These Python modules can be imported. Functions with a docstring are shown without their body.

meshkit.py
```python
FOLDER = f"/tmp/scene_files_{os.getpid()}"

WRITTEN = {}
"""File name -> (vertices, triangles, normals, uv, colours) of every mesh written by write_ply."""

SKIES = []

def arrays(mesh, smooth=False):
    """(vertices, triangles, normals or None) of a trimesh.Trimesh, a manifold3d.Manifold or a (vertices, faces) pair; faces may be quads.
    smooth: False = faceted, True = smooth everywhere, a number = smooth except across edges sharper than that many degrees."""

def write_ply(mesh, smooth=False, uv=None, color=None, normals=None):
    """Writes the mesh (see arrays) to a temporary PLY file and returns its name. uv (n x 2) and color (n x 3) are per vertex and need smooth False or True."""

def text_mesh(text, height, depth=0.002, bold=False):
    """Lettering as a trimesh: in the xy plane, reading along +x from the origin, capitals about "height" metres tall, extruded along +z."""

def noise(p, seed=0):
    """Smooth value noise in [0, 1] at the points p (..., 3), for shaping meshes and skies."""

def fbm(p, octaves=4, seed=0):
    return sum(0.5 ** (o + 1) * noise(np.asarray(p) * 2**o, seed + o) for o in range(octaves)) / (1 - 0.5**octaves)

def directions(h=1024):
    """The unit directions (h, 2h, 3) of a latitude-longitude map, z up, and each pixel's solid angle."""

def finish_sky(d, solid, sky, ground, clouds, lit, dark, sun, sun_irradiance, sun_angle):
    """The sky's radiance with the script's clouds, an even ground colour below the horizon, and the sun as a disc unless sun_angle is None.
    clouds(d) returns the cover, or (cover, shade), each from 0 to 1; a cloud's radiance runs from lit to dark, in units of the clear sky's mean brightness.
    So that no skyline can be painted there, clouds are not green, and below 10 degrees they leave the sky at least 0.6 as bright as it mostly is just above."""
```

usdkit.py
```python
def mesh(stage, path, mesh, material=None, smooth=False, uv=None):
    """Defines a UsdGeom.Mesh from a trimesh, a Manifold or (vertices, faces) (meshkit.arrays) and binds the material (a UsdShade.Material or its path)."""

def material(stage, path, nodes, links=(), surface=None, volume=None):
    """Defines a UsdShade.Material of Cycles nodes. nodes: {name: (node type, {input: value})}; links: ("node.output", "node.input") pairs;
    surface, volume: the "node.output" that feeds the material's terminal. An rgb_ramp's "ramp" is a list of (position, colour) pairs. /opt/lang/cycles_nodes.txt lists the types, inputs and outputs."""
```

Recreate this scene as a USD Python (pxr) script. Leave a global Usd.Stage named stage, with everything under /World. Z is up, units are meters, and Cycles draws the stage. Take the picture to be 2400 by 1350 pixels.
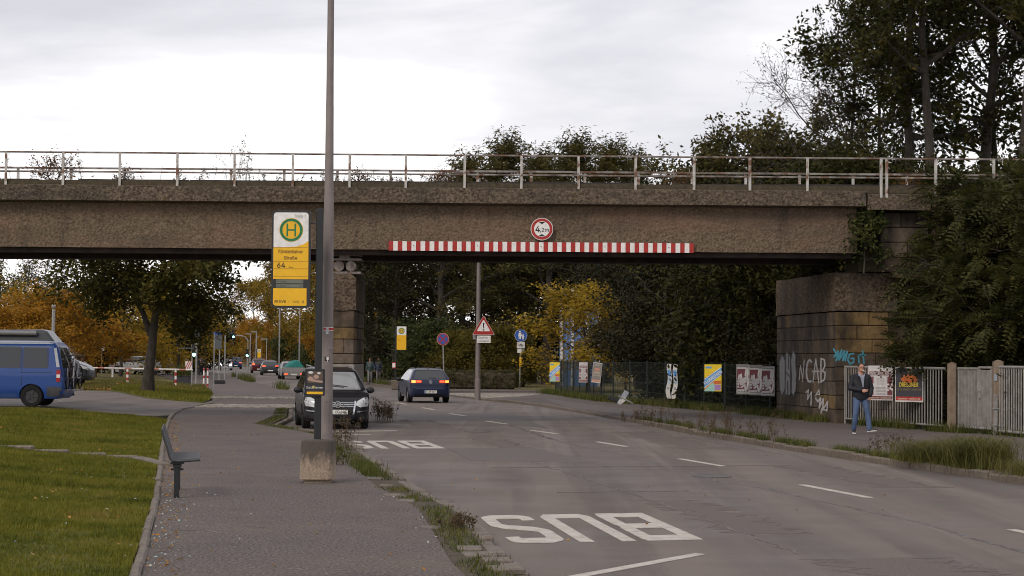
import math, random
import numpy as np, trimesh, manifold3d as md, shapely
from shapely.geometry import Polygon, LineString, Point, box as sbox
from shapely.ops import unary_union
from shapely import affinity
import usdkit, meshkit
from pxr import Usd, UsdGeom, UsdLux, UsdShade, Gf, Sdf

stage = Usd.Stage.CreateInMemory()
UsdGeom.SetStageUpAxis(stage, 'Z')
UsdGeom.Xform.Define(stage, '/World')
UsdGeom.Scope.Define(stage, '/World/Looks')

# ---------------------------------------------------------------- camera
EYE = np.array([0., 0., 1.95])
FPX, PITCH, ROLL = 5100., math.atan(163 / 5100), math.radians(0.45)
fw = np.array([0, math.cos(PITCH), math.sin(PITCH)])
r0 = np.array([1., 0, 0]); u0 = np.array([0, -math.sin(PITCH), math.cos(PITCH)])
rt = r0 * math.cos(ROLL) + u0 * math.sin(ROLL)
up = u0 * math.cos(ROLL) - r0 * math.sin(ROLL)
cam = UsdGeom.Camera.Define(stage, '/World/camera')
cam.AddTransformOp().Set(Gf.Matrix4d(*rt, 0, *up, 0, *(-fw), 0, *EYE, 1))
cam.CreateHorizontalApertureAttr(36.0)
cam.CreateVerticalApertureAttr(36.0 * 9 / 16)
cam.CreateFocalLengthAttr(36.0 * FPX / 2400)
cam.CreateClippingRangeAttr(Gf.Vec2f(0.5, 5000))
cam.CreateExposureAttr(0.57)

# ---------------------------------------------------------------- sky: an overcast of bright thin cloud, greyer overhead
SUN_EL, SUN_AZ = math.radians(38), math.radians(215)       # azimuth = atan2(x, y) of the direction towards the sun
CL = 10.0
usdkit.material(stage, '/World/Looks/sky_air', {
    'tc': ('texture_coordinate', {}),
    'sep': ('separate_xyz', {}),
    'mp': ('mapping', {'scale': (5.0, 5.0, 24.0), 'location': (3.1, 0.4, 0.6)}),
    'mp2': ('mapping', {'scale': (11., 11., 40.0), 'location': (0.3, 7.4, 1.6)}),
    'n': ('noise_texture', {'scale': 1.0, 'detail': 6, 'roughness': 0.52, 'distortion': 0.25}),
    'n2': ('noise_texture', {'scale': 1.0, 'detail': 5, 'roughness': 0.5, 'distortion': 0.5}),
    'h': ('map_range', {'from_min': 0.0, 'from_max': 0.17, 'to_min': 0.0, 'to_max': 1.0, 'clamp': True}),
    'h2': ('math', {'math_type': 'multiply', 'value2': 0.60}),
    'nn': ('math', {'math_type': 'multiply_add', 'value2': 1.35, 'value3': -0.42}),
    'n2n': ('math', {'math_type': 'multiply_add', 'value2': 0.26, 'value3': -0.11}),
    'a': ('math', {'math_type': 'add'}), 'a2': ('math', {'math_type': 'add'}),
    'r': ('rgb_ramp', {'ramp': [(0.0, (1.30 * CL, 1.26 * CL, 1.22 * CL)), (0.25, (1.12 * CL, 1.10 * CL, 1.08 * CL)), (0.45, (0.90 * CL, 0.885 * CL, 0.89 * CL)),
                                (0.65, (0.665 * CL, 0.655 * CL, 0.675 * CL)), (0.85, (0.54 * CL, 0.535 * CL, 0.57 * CL)), (1.0, (0.48 * CL, 0.475 * CL, 0.51 * CL))]}),
    'sky': ('sky_texture', {'sky_type': 'single_scattering', 'sun_disc': False, 'sun_elevation': SUN_EL, 'sun_rotation': SUN_AZ}),
    'm': ('mix', {'fac': 0.96}),
    'bg': ('background_shader', {'strength': 0.1}),
}, [('tc.generated', 'sep.vector'), ('tc.generated', 'mp.vector'), ('tc.generated', 'mp2.vector'), ('mp.vector', 'n.vector'), ('mp2.vector', 'n2.vector'),
    ('sep.z', 'h.value'), ('h.result', 'h2.value1'), ('n.fac', 'nn.value1'), ('n2.fac', 'n2n.value1'), ('h2.value', 'a.value1'), ('nn.value', 'a.value2'),
    ('a.value', 'a2.value1'), ('n2n.value', 'a2.value2'), ('a2.value', 'r.fac'), ('sky.color', 'm.color1'), ('r.color', 'm.color2'), ('m.color', 'bg.color')], surface='bg.background')
dome = UsdLux.DomeLight.Define(stage, '/World/sky')
UsdShade.MaterialBindingAPI.Apply(dome.GetPrim()).Bind(UsdShade.Material.Get(stage, '/World/Looks/sky_air'))
dome.GetPrim().SetCustomDataByKey('kind', 'structure')

# ---------------------------------------------------------------- the veiled sun: weak and very soft
sun = UsdLux.DistantLight.Define(stage, '/World/sun')
sun.CreateNormalizeAttr(True); sun.CreateIntensityAttr(0.30); sun.CreateAngleAttr(24.0); sun.CreateColorAttr(Gf.Vec3f(1.0, 0.90, 0.78))
_d = np.array([math.sin(SUN_AZ) * math.cos(SUN_EL), math.cos(SUN_AZ) * math.cos(SUN_EL), math.sin(SUN_EL)])
sun.AddRotateXYZOp().Set(Gf.Vec3f(90 - math.degrees(SUN_EL), 0, math.degrees(math.atan2(_d[0], -_d[1]))))

# ---------------------------------------------------------------- helpers
def ray(px, py):
    return fw + (px - 1200) / FPX * rt - (py - 675) / FPX * up

def gp(px, py, z=0.0):                                   # ground point seen at a place of the survey photo
    d = ray(px, py)
    return EYE + d * ((z - EYE[2]) / d[2])

def wp(px, py, Y):                                       # point at depth Y
    d = ray(px, py)
    return EYE + d * (Y / d[1])

_used = {}
def numbered(base, name):
    k = (base, name); n = _used.get(k, 0); _used[k] = n + 1
    return f'{base}/{name}' if n == 0 else f'{base}/{name}_{n:03d}'

def tag(o, label=None, cat=None, group=None, kind=None, category=None):
    cat = cat or category
    for k, v in (('label', label), ('category', cat), ('group', group), ('kind', kind)):
        if v:
            o.SetCustomDataByKey(k, v)
    return o

def thing(name, label, cat, loc=(0, 0, 0), rz=0.0, group=None, kind=None, scale=None):
    x = UsdGeom.Xform.Define(stage, numbered('/World', name))
    x.AddTranslateOp().Set(Gf.Vec3d(*map(float, loc)))
    x.AddRotateZOp().Set(float(rz))
    if scale is not None:
        x.AddScaleOp().Set(Gf.Vec3f(*map(float, (scale if np.ndim(scale) else (scale,) * 3))))
    return tag(x.GetPrim(), label, cat, group, kind)

def obj(name, mesh, m, parent=None, smooth=False, **kw):
    base = '/World' if parent is None else str(parent.GetPath())
    if isinstance(mesh, MB):
        if name == 'lettering' and len(mesh.p) > 1:
            return [obj(name, q, m, parent, smooth, **kw) for q in mesh.p][0]
        mesh = mesh.get()
    p = usdkit.mesh(stage, numbered(base, name), mesh, m, smooth=smooth).GetPrim()
    return tag(p, **kw) if kw else p

def dup(root, loc, rz, label=None, group=None, scale=None):
    was = root.GetCustomData()
    base = root.GetName().rstrip('0123456789').rstrip('_')
    r = thing(base, label or was['label'], was['category'], loc, rz, group or was.get('group'), scale=scale)
    r.GetReferences().AddInternalReference(root.GetPath())
    r.SetInstanceable(True)
    return r

def cbox(c, s, b=0.0):
    c, s = np.asarray(c, float), np.asarray(s, float) / 2
    if b <= 0:
        m = trimesh.creation.box(2 * s); m.apply_translation(c); return m
    pts = []
    for sx in (-1, 1):
        for sy in (-1, 1):
            for sz in (-1, 1):
                q = np.array([sx, sy, sz]) * s
                for k in range(3):
                    w = q - np.array([sx, sy, sz]) * b; w[k] = q[k]; pts.append(w + c)
    return tm(md.Manifold.hull_points(np.array(pts)))

def tm(m):
    if isinstance(m, md.Manifold):
        k = m.to_mesh(); return trimesh.Trimesh(np.array(k.vert_properties[:, :3], float), np.array(k.tri_verts), process=False)
    return m

def cyl(p0, p1, r, r1=None, n=10, caps=True):
    p0, p1 = np.asarray(p0, float), np.asarray(p1, float)
    r1 = r if r1 is None else r1
    d = p1 - p0; L = np.linalg.norm(d); d = d / L
    a = np.cross(d, [0, 0, 1.0]) if abs(d[2]) < 0.9 else np.cross(d, [1.0, 0, 0]); a /= np.linalg.norm(a); b = np.cross(d, a)
    t = np.arange(n) * 2 * np.pi / n
    ring = np.cos(t)[:, None] * a + np.sin(t)[:, None] * b
    v = np.vstack([p0 + ring * r, p1 + ring * r1, [p0, p1]])
    i = np.arange(n); j = (i + 1) % n
    f = np.vstack([np.c_[i, j, j + n], np.c_[i, j + n, i + n]] + ([np.c_[j, i, np.full(n, 2 * n)], np.c_[i + n, j + n, np.full(n, 2 * n + 1)]] if caps else []))
    return trimesh.Trimesh(v, f[:, ::-1], process=False)

def tube(pts, r, n=6):
    pts = np.asarray(pts, float); k = len(pts); r = np.broadcast_to(r, k)
    tg = np.gradient(pts, axis=0); tg /= np.maximum(np.linalg.norm(tg, axis=1, keepdims=True), 1e-9)
    ref = np.array([0, 0, 1.0]) if np.abs(tg[:, 2]).mean() < 0.8 else np.array([1.0, 0, 0])
    a = np.cross(tg, ref); a /= np.maximum(np.linalg.norm(a, axis=1, keepdims=True), 1e-9); b = np.cross(tg, a)
    t = np.arange(n) * 2 * np.pi / n
    v = pts[:, None] + (np.cos(t)[None, :, None] * a[:, None] + np.sin(t)[None, :, None] * b[:, None]) * r[:, None, None]
    v = np.vstack([v.reshape(-1, 3), pts[:1], pts[-1:]])
    i, j = np.arange(n), (np.arange(n) + 1) % n
    f = [np.vstack([np.c_[i, j, j + n], np.c_[i, j + n, i + n]]) + q * n for q in range(k - 1)]
    f += [np.c_[j, i, np.full(n, k * n)], np.c_[i + (k - 1) * n, j + (k - 1) * n, np.full(n, k * n + 1)]]
    return trimesh.Trimesh(v, np.vstack(f)[:, ::-1], process=False)

def polys(g):
    return [p for p in getattr(g, 'geoms', [g]) if p.geom_type == 'Polygon' and p.area > 1e-7]

def plate(g, o, u, v, d0=0.0, d1=0.003):                 # a flat outline extruded along u x v
    u, v, o = (np.asarray(q, float) for q in (u, v, o)); n = np.cross(u, v)
    out = []
    for p in polys(g):
        m = trimesh.creation.extrude_polygon(p, d1 - d0, engine='earcut')
        w = m.vertices
        m.vertices = o + w[:, :1] * u + w[:, 1:2] * v + (w[:, 2:] + d0) * n
        out.append(m)
    return trimesh.util.concatenate(out)

X_, Z_ = np.array([1., 0, 0]), np.array([0, 0, 1.])
def text(s, h, o, u=X_, v=Z_, d=0.003, bold=False, align='c', sx=1.0):
    m = meshkit.text_mesh(s, h, 0.001, bold)
    w = m.vertices.copy(); lo, hi = w.min(0), w.max(0)
    w[:, 0] -= {'c': (lo[0] + hi[0]) / 2, 'l': lo[0], 'r': hi[0]}[align]; w[:, 1] -= h / 2
    u, v, o = (np.asarray(q, float) for q in (u, v, o)); n = np.cross(u, v)
    m.vertices = o + w[:, :1] * u * sx + w[:, 1:2] * v + (w[:, 2:] + d) * n
    return m

def rrect(w, h, r, cx=0, cy=0):
    return sbox(cx - w / 2 + r, cy - h / 2 + r, cx + w / 2 - r, cy + h / 2 - r).buffer(r, quad_segs=5)

def disc(r, cx=0, cy=0):
    return Point(cx, cy).buffer(r, quad_segs=10)

def stroke(pts, w):
    return LineString(pts).buffer(w / 2, quad_segs=3)

class MB:
    def __init__(self, *ms): self.p = [tm(m) for m in ms]
    def add(self, *ms):
        self.p += [tm(m) for m in ms]; return self
    def get(self): return trimesh.util.concatenate(self.p)

def lathe(prof, n=20, axis='z', c=(0, 0, 0)):
    prof = np.asarray(prof, float); t = np.arange(n) * 2 * np.pi / n
    v = np.stack([prof[:, None, 0] * np.cos(t), prof[:, None, 0] * np.sin(t), np.repeat(prof[:, 1:2], n, 1)], -1).reshape(-1, 3)
    i, j = np.arange(n), (np.arange(n) + 1) % n
    f = np.vstack([np.vstack([np.c_[i, j, j + n], np.c_[i, j + n, i + n]]) + q * n for q in range(len(prof) - 1)])
    if axis == 'x': v = v[:, [2, 0, 1]]
    if axis == 'y': v = v[:, [1, 2, 0]]
    return trimesh.Trimesh(v + np.asarray(c, float), f, process=False)

def interp(pts, Y):                                      # X on a polyline of (X, Y) with rising Y
    p = np.asarray(pts, float); return np.interp(Y, p[:, 1], p[:, 0])

# ---------------------------------------------------------------- materials
_mats = {}
def mk(name, ramp, scale=6.0, detail=4, rough=0.6, bump=0.0, bscale=None, spec=0.4, metallic=0.0, layers=(), stretch=(1, 1, 1), coat=0.0, obj_space=False, bdist=0.02, trans=0.0, emit=None, rough_layer=None, zdirt=None):
    """colour = ramp over noise, then layers of (colour, scale, from, to, amount, stretch) mixed in."""
    if name in _mats:
        return _mats[name]
    if not isinstance(ramp[0], tuple):
        ramp = [(0, tuple(ramp)), (1, tuple(ramp))]
    N = {'g': ('texture_coordinate', {}) if obj_space else ('geometry', {}), 'p': ('principled_bsdf', {'roughness': rough, 'specular_ior_level': spec, 'metallic': metallic, 'coat_weight': coat}),
         'mp': ('mapping', {'scale': stretch}), 'n': ('noise_texture', {'scale': scale, 'detail': detail, 'roughness': 0.6}), 'r': ('rgb_ramp', {'ramp': ramp})}
    src = 'g.object' if obj_space else 'g.position'
    L = [(src, 'mp.vector'), ('mp.vector', 'n.vector'), ('n.fac', 'r.fac')]
    last = 'r.color'
    for k, ly in enumerate(layers):
        col, sc, a, b, am = ly[:5]; st = ly[5] if len(ly) > 5 else (1, 1, 1)
        N[f'lm{k}'] = ('mapping', {'scale': st, 'location': (k * 3.7 + 1.3, k * 1.9, k * 5.1)}); N[f'ln{k}'] = ('noise_texture', {'scale': sc, 'detail': 5, 'roughness': 0.62})
        N[f'lr{k}'] = ('map_range', {'from_min': a, 'from_max': b, 'to_min': 0.0, 'to_max': am, 'clamp': True}); N[f'lx{k}'] = ('mix', {'color2': col})
        L += [(src, f'lm{k}.vector'), (f'lm{k}.vector', f'ln{k}.vector'), (f'ln{k}.fac', f'lr{k}.value'), (f'lr{k}.result', f'lx{k}.fac'), (last, f'lx{k}.color1')]
        last = f'lx{k}.color'
    if zdirt:                                            # dirt from rain, thicker towards height z1: (colour, z0, z1, amount)
        col, z0, z1, am = zdirt
        N.update({'zs': ('separate_xyz', {}), 'zr': ('map_range', {'from_min': z0, 'from_max': z1, 'to_min': 0.0, 'to_max': 1.0, 'clamp': True}), 'zm': ('mapping', {'scale': (1, 1, 0.35)}), 'zn': ('noise_texture', {'scale': 16, 'detail': 5, 'roughness': 0.65}),
                  'za': ('math', {'math_type': 'add'}), 'zt': ('map_range', {'from_min': 0.75, 'from_max': 1.2, 'to_min': 0.0, 'to_max': am, 'clamp': True}), 'zx': ('mix', {'color2': col})})
        L += [('g.position', 'zs.vector'), ('zs.z', 'zr.value'), ('g.position', 'zm.vector'), ('zm.vector', 'zn.vector'), ('zr.result', 'za.value1'), ('zn.fac', 'za.value2'), ('za.value', 'zt.value'), ('zt.result', 'zx.fac'), (last, 'zx.color1')]
        last = 'zx.color'
    L.append((last, 'p.base_color'))
    if bump:
        N['bn'] = ('noise_texture', {'scale': bscale or scale * 4, 'detail': 5, 'roughness': 0.65}); N['b'] = ('bump', {'strength': bump, 'distance': bdist})
        L += [(src, 'bn.vector'), ('bn.fac', 'b.height'), ('b.normal', 'p.normal')]
    if rough_layer:
        sc, a, b, r1, r2 = rough_layer
        N['rn'] = ('noise_texture', {'scale': sc, 'detail': 4}); N['rr'] = ('map_range', {'from_min': a, 'from_max': b, 'to_min': r1, 'to_max': r2, 'clamp': True})
        L += [(src, 'rn.vector'), ('rn.fac', 'rr.value'), ('rr.result', 'p.roughness')]
    surf = 'p.BSDF'
    if trans:
        N['t'] = ('translucent_bsdf', {}); N['mc'] = ('mix_closure', {'fac': trans})
        L += [(last, 't.color'), ('p.BSDF', 'mc.closure1'), ('t.BSDF', 'mc.closure2')]; surf = 'mc.closure'
    if emit:
        N['p'][1]['emission_color'] = emit[0]; N['p'][1]['emission_strength'] = emit[1]
    _mats[name] = usdkit.material(stage, '/World/Looks/' + name, N, L, surface=surf)
    return _mats[name]

def flat(name, c, rough=0.5, spec=0.4, metallic=0.0, coat=0.0, wear=0.12, emit=None):
    c = np.array(c, float)
    return mk(name, [(0.3, tuple(c * (1 - wear))), (0.7, tuple(np.minimum(c * (1 + wear), 0.95)))], scale=14, rough=rough, spec=spec, metallic=metallic, coat=coat, obj_space=False, emit=emit)

def leafmat(name, cols, trans=0.25, scale=1.1):
    """leaf colour: slow clumps plus quick changes from leaf to leaf."""
    N = {'g': ('geometry', {}), 'n': ('noise_texture', {'scale': scale, 'detail': 2}), 'w': ('noise_texture', {'scale': 9.0, 'detail': 1}),
         'a': ('math', {'math_type': 'multiply_add', 'value2': 0.75}), 'k': ('math', {'math_type': 'multiply', 'value2': 0.6}), 'r': ('rgb_ramp', {'ramp': [(0.42 + 0.5 * i / max(1, len(cols) - 1), c) for i, c in enumerate(cols)]}),
         'p': ('principled_bsdf', {'roughness': 0.6, 'specular_ior_level': 0.12}), 't': ('translucent_bsdf', {}), 'm': ('mix_closure', {'fac': trans})}
    L = [('g.position', 'n.vector'), ('g.position', 'w.vector'), ('w.fac', 'k.value1'), ('n.fac', 'a.value1'), ('k.value', 'a.value3'), ('a.value', 'r.fac'),
         ('r.color', 'p.base_color'), ('r.color', 't.color'), ('p.BSDF', 'm.closure1'), ('t.BSDF', 'm.closure2')]
    return usdkit.material(stage, '/World/Looks/' + name, N, L, surface='m.closure')

ASPH = [(0.36, (0.075, 0.063, 0.057)), (0.64, (0.172, 0.146, 0.133))]
M = dict(
    road=mk('road_asphalt', ASPH, scale=55, detail=4, rough=0.8, bump=0.35, bscale=130, bdist=0.006, spec=0.22,
            layers=[((0.175, 0.138, 0.112), 0.22, 0.42, 0.60, 0.55, (2.2, 0.16, 1)), ((0.080, 0.066, 0.060), 0.42, 0.48, 0.62, 0.55, (2.6, 0.10, 1)), ((0.19, 0.165, 0.15), 0.3, 0.55, 0.62, 0.5, (3.2, 0.05, 1)), ((0.04, 0.034, 0.033), 40, 0.60, 0.68, 0.5), ((0.30, 0.26, 0.24), 36, 0.64, 0.72, 0.4), ((0.20, 0.165, 0.145), 1.2, 0.6, 0.8, 0.3), ((0.055, 0.047, 0.045), 2.4, 0.60, 0.76, 0.4)],
            rough_layer=(0.5, 0.35, 0.65, 0.62, 0.9)),
    walk=mk('pavement_asphalt', [(0.40, (0.047, 0.039, 0.036)), (0.60, (0.165, 0.138, 0.127))], scale=34, detail=5, rough=0.88, bump=0.6, bscale=60, bdist=0.015, spec=0.2,
            layers=[((0.150, 0.118, 0.098), 0.4, 0.45, 0.68, 0.4), ((0.060, 0.051, 0.049), 0.9, 0.54, 0.74, 0.6), ((0.34, 0.29, 0.26), 24, 0.62, 0.68, 0.7), ((0.03, 0.025, 0.022), 21, 0.60, 0.68, 0.6)]),
    patch=mk('asphalt_patch', [(0.3, (0.068, 0.056, 0.051)), (0.7, (0.122, 0.101, 0.092))], scale=60, rough=0.75, bump=0.3, bscale=90, bdist=0.006),
    crack=mk('crack_filler', [(0.3, (0.040, 0.034, 0.032)), (0.7, (0.15, 0.13, 0.122))], scale=3, rough=0.6),
    paint=mk('road_paint', [(0.3, (0.36, 0.32, 0.28)), (0.7, (0.50, 0.455, 0.40))], scale=5, rough=0.6, bump=0.2, bscale=80, bdist=0.004, layers=[((0.15, 0.125, 0.11), 5, 0.52, 0.70, 0.6), ((0.15, 0.125, 0.11), 28, 0.56, 0.66, 0.55)]),
    kerb=mk('kerb_stone', [(0.3, (0.085, 0.066, 0.050)), (0.7, (0.175, 0.138, 0.108))], scale=14, rough=0.85, bump=0.5, bscale=40, layers=[((0.05, 0.045, 0.035), 3, 0.5, 0.75, 0.6), ((0.07, 0.075, 0.03), 4.3, 0.62, 0.75, 0.5)]),
    slab=mk('old_slab', [(0.3, (0.10, 0.082, 0.066)), (0.7, (0.20, 0.168, 0.14))], scale=10, rough=0.85, bump=0.5, bscale=45, layers=[((0.06, 0.055, 0.04), 2.5, 0.52, 0.75, 0.6)]),
    cobble=mk('cobble_stone', [(0.36, (0.115, 0.10, 0.085)), (0.64, (0.33, 0.295, 0.25))], scale=3.2, rough=0.8, bump=0.4, bscale=60),
    soil=mk('soil', [(0.3, (0.035, 0.028, 0.018)), (0.7, (0.085, 0.066, 0.040))], scale=8, rough=0.95, bump=0.6, bscale=30),
    ground=mk('rough_ground', [(0.3, (0.030, 0.036, 0.012)), (0.7, (0.070, 0.062, 0.026))], scale=0.7, rough=0.95, bump=0.6, bscale=14),
    lawn=mk('lawn_ground', [(0.3, (0.068, 0.072, 0.012)), (0.7, (0.118, 0.116, 0.018))], scale=1.3, rough=0.95, bump=0.7, bscale=30, bdist=0.04, layers=[((0.125, 0.095, 0.035), 0.9, 0.55, 0.75, 0.45), ((0.026, 0.045, 0.010), 0.35, 0.55, 0.7, 0.6)]),
    verge=mk('verge_ground', [(0.3, (0.060, 0.060, 0.014)), (0.7, (0.105, 0.10, 0.024))], scale=0.5, rough=0.95, bump=0.7, bscale=14, layers=[((0.24, 0.125, 0.025), 7, 0.50, 0.58, 0.75), ((0.05, 0.055, 0.012), 0.16, 0.5, 0.7, 0.6)]),
    girder=mk('girder_concrete', [(0.36, (0.098, 0.070, 0.047)), (0.64, (0.220, 0.164, 0.115))], scale=17, detail=6, rough=0.95, bump=1.0, bscale=11, bdist=0.10, spec=0.15,
              layers=[((0.230, 0.138, 0.098), 0.30, 0.50, 0.64, 0.55, (0.5, 1, 2.4)), ((0.085, 0.068, 0.052), 0.5, 0.5, 0.70, 0.6, (0.35, 1, 3.2)), ((0.05, 0.040, 0.032), 1.6, 0.56, 0.72, 0.6, (1.8, 1, 0.22)), ((0.36, 0.28, 0.21), 15, 0.60, 0.68, 0.40), ((0.040, 0.030, 0.022), 14, 0.58, 0.67, 0.50)]),
    cornice=mk('cornice_concrete', [(0.37, (0.070, 0.052, 0.038)), (0.63, (0.205, 0.158, 0.115))], scale=14, detail=6, rough=0.95, bump=1.0, bscale=10, bdist=0.12, spec=0.15,
               layers=[((0.050, 0.046, 0.042), 0.9, 0.47, 0.66, 0.7, (0.6, 1, 1.5)), ((0.32, 0.25, 0.18), 13, 0.60, 0.68, 0.45), ((0.030, 0.023, 0.018), 11, 0.56, 0.66, 0.6), ((0.14, 0.10, 0.03), 2.2, 0.64, 0.74, 0.5)]),
    cap=mk('cap_concrete', [(0.38, (0.052, 0.037, 0.026)), (0.62, (0.165, 0.122, 0.086))], scale=13, detail=6, rough=0.95, bump=1.0, bscale=14, bdist=0.08, spec=0.15, layers=[((0.05, 0.045, 0.042), 1.1, 0.48, 0.7, 0.7, (1, 1, 0.6)), ((0.30, 0.26, 0.21), 24, 0.63, 0.73, 0.5)]),
    timber=mk('weathered_timber', [(0.3, (0.020, 0.017, 0.016)), (0.7, (0.065, 0.054, 0.048))], scale=7, rough=0.9, bump=0.4, stretch=(0.4, 4, 9)),
    rail=mk('railing_paint', [(0.35, (0.33, 0.315, 0.295)), (0.65, (0.45, 0.43, 0.405))], scale=4, rough=0.6, layers=[((0.13, 0.052, 0.022), 3.1, 0.52, 0.60, 0.95), ((0.09, 0.04, 0.02), 11, 0.62, 0.70, 0.8)]),
    darksteel=mk('dark_steel', [(0.3, (0.035, 0.020, 0.016)), (0.7, (0.075, 0.038, 0.028))], scale=5, rough=0.8),
    black=flat('black_metal', (0.014, 0.014, 0.016), rough=0.4), blackp=flat('black_plastic', (0.012, 0.012, 0.013), rough=0.55), rubber=flat('tyre_rubber', (0.013, 0.013, 0.013), rough=0.85, spec=0.2),
    lamp=mk('lamp_post_paint', [(0.3, (0.150, 0.124, 0.118)), (0.7, (0.205, 0.172, 0.162))], scale=7, rough=0.55, stretch=(1, 1, 0.35), layers=[((0.09, 0.075, 0.068), 5, 0.60, 0.75, 0.5), ((0.30, 0.28, 0.27), 30, 0.66, 0.72, 0.4)]),
    galv=mk('galvanised', [(0.3, (0.20, 0.195, 0.19)), (0.7, (0.33, 0.325, 0.32))], scale=12, rough=0.5, metallic=0.2), railtop=mk('railing_rust_backlit', [(0.35, (0.07, 0.05, 0.042)), (0.62, (0.26, 0.235, 0.215))], scale=2.2, rough=0.7, layers=[((0.11, 0.045, 0.02), 2.6, 0.50, 0.60, 0.8)]), galvfence=mk('fence_paint', [(0.3, (0.17, 0.157, 0.146)), (0.7, (0.285, 0.268, 0.255))], scale=5, rough=0.6, layers=[((0.12, 0.08, 0.05), 7, 0.6, 0.7, 0.7)]),  # railtop: base colour darkened so the rails look backlit, over it real rust
    white=flat('sign_white', (0.68, 0.66, 0.64), rough=0.4), dirtywhite=mk('dirty_white', [(0.3, (0.44, 0.42, 0.40)), (0.7, (0.66, 0.64, 0.62))], scale=4, rough=0.55), yellow=flat('sign_yellow', (0.72, 0.40, 0.012), rough=0.4, wear=0.06), green=flat('sign_green', (0.010, 0.15, 0.060), rough=0.4),
    red=flat('sign_red', (0.33, 0.018, 0.014), rough=0.4), blue=flat('sign_blue', (0.02, 0.085, 0.36), rough=0.4), ink=flat('print_black', (0.012, 0.011, 0.011), rough=0.5), grey=flat('mid_grey', (0.20, 0.195, 0.19)),
    lcd=flat('lcd_grey', (0.135, 0.145, 0.11), rough=0.3), bark=mk('bark', [(0.3, (0.020, 0.016, 0.013)), (0.7, (0.060, 0.049, 0.040))], scale=9, rough=0.95, bump=0.9, bscale=14, stretch=(1, 1, 0.3)),
    block=mk('planter_concrete', [(0.3, (0.19, 0.14, 0.10)), (0.7, (0.36, 0.285, 0.215))], scale=30, rough=0.92, bump=0.8, bscale=55, bdist=0.012, layers=[((0.31, 0.26, 0.21), 60, 0.6, 0.7, 0.5)], zdirt=((0.055, 0.047, 0.042), 0.2, 0.74, 0.9)),
    chrome=flat('chrome', (0.62, 0.62, 0.63), rough=0.18, metallic=1.0, wear=0.02), alloy=flat('alloy', (0.42, 0.42, 0.43), rough=0.35, metallic=0.7),
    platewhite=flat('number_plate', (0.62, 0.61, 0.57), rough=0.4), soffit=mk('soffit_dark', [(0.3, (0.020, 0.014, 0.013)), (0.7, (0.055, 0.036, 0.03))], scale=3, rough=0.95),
    hedge=leafmat('hedge_leaf', [(0.035, 0.034, 0.014), (0.070, 0.066, 0.026), (0.11, 0.085, 0.04)]),
    skin=flat('skin', (0.36, 0.185, 0.125), rough=0.5), hair=flat('dark_hair', (0.016, 0.011, 0.008), rough=0.6),
)
STONE = [mk(f'sandstone_{"abcdef"[i]}', [(0.3, tuple(np.array(a) * 0.6)), (0.7, a)], scale=6, rough=0.95, bump=0.7, bscale=22, bdist=0.03, spec=0.15,
            layers=[((0.022, 0.019, 0.017), 1.5, 0.44, 0.66, 0.85, (1, 1, 0.5)), ((0.20, 0.135, 0.065), 2.1, 0.62, 0.78, 0.35), ((0.03, 0.026, 0.022), 0.7, 0.48, 0.62, 0.75, (1, 1, 0.3))])
         for i, a in enumerate([(0.125, 0.092, 0.066), (0.165, 0.118, 0.080), (0.095, 0.072, 0.055), (0.21, 0.138, 0.064), (0.145, 0.112, 0.086), (0.30, 0.27, 0.235)])]

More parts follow.
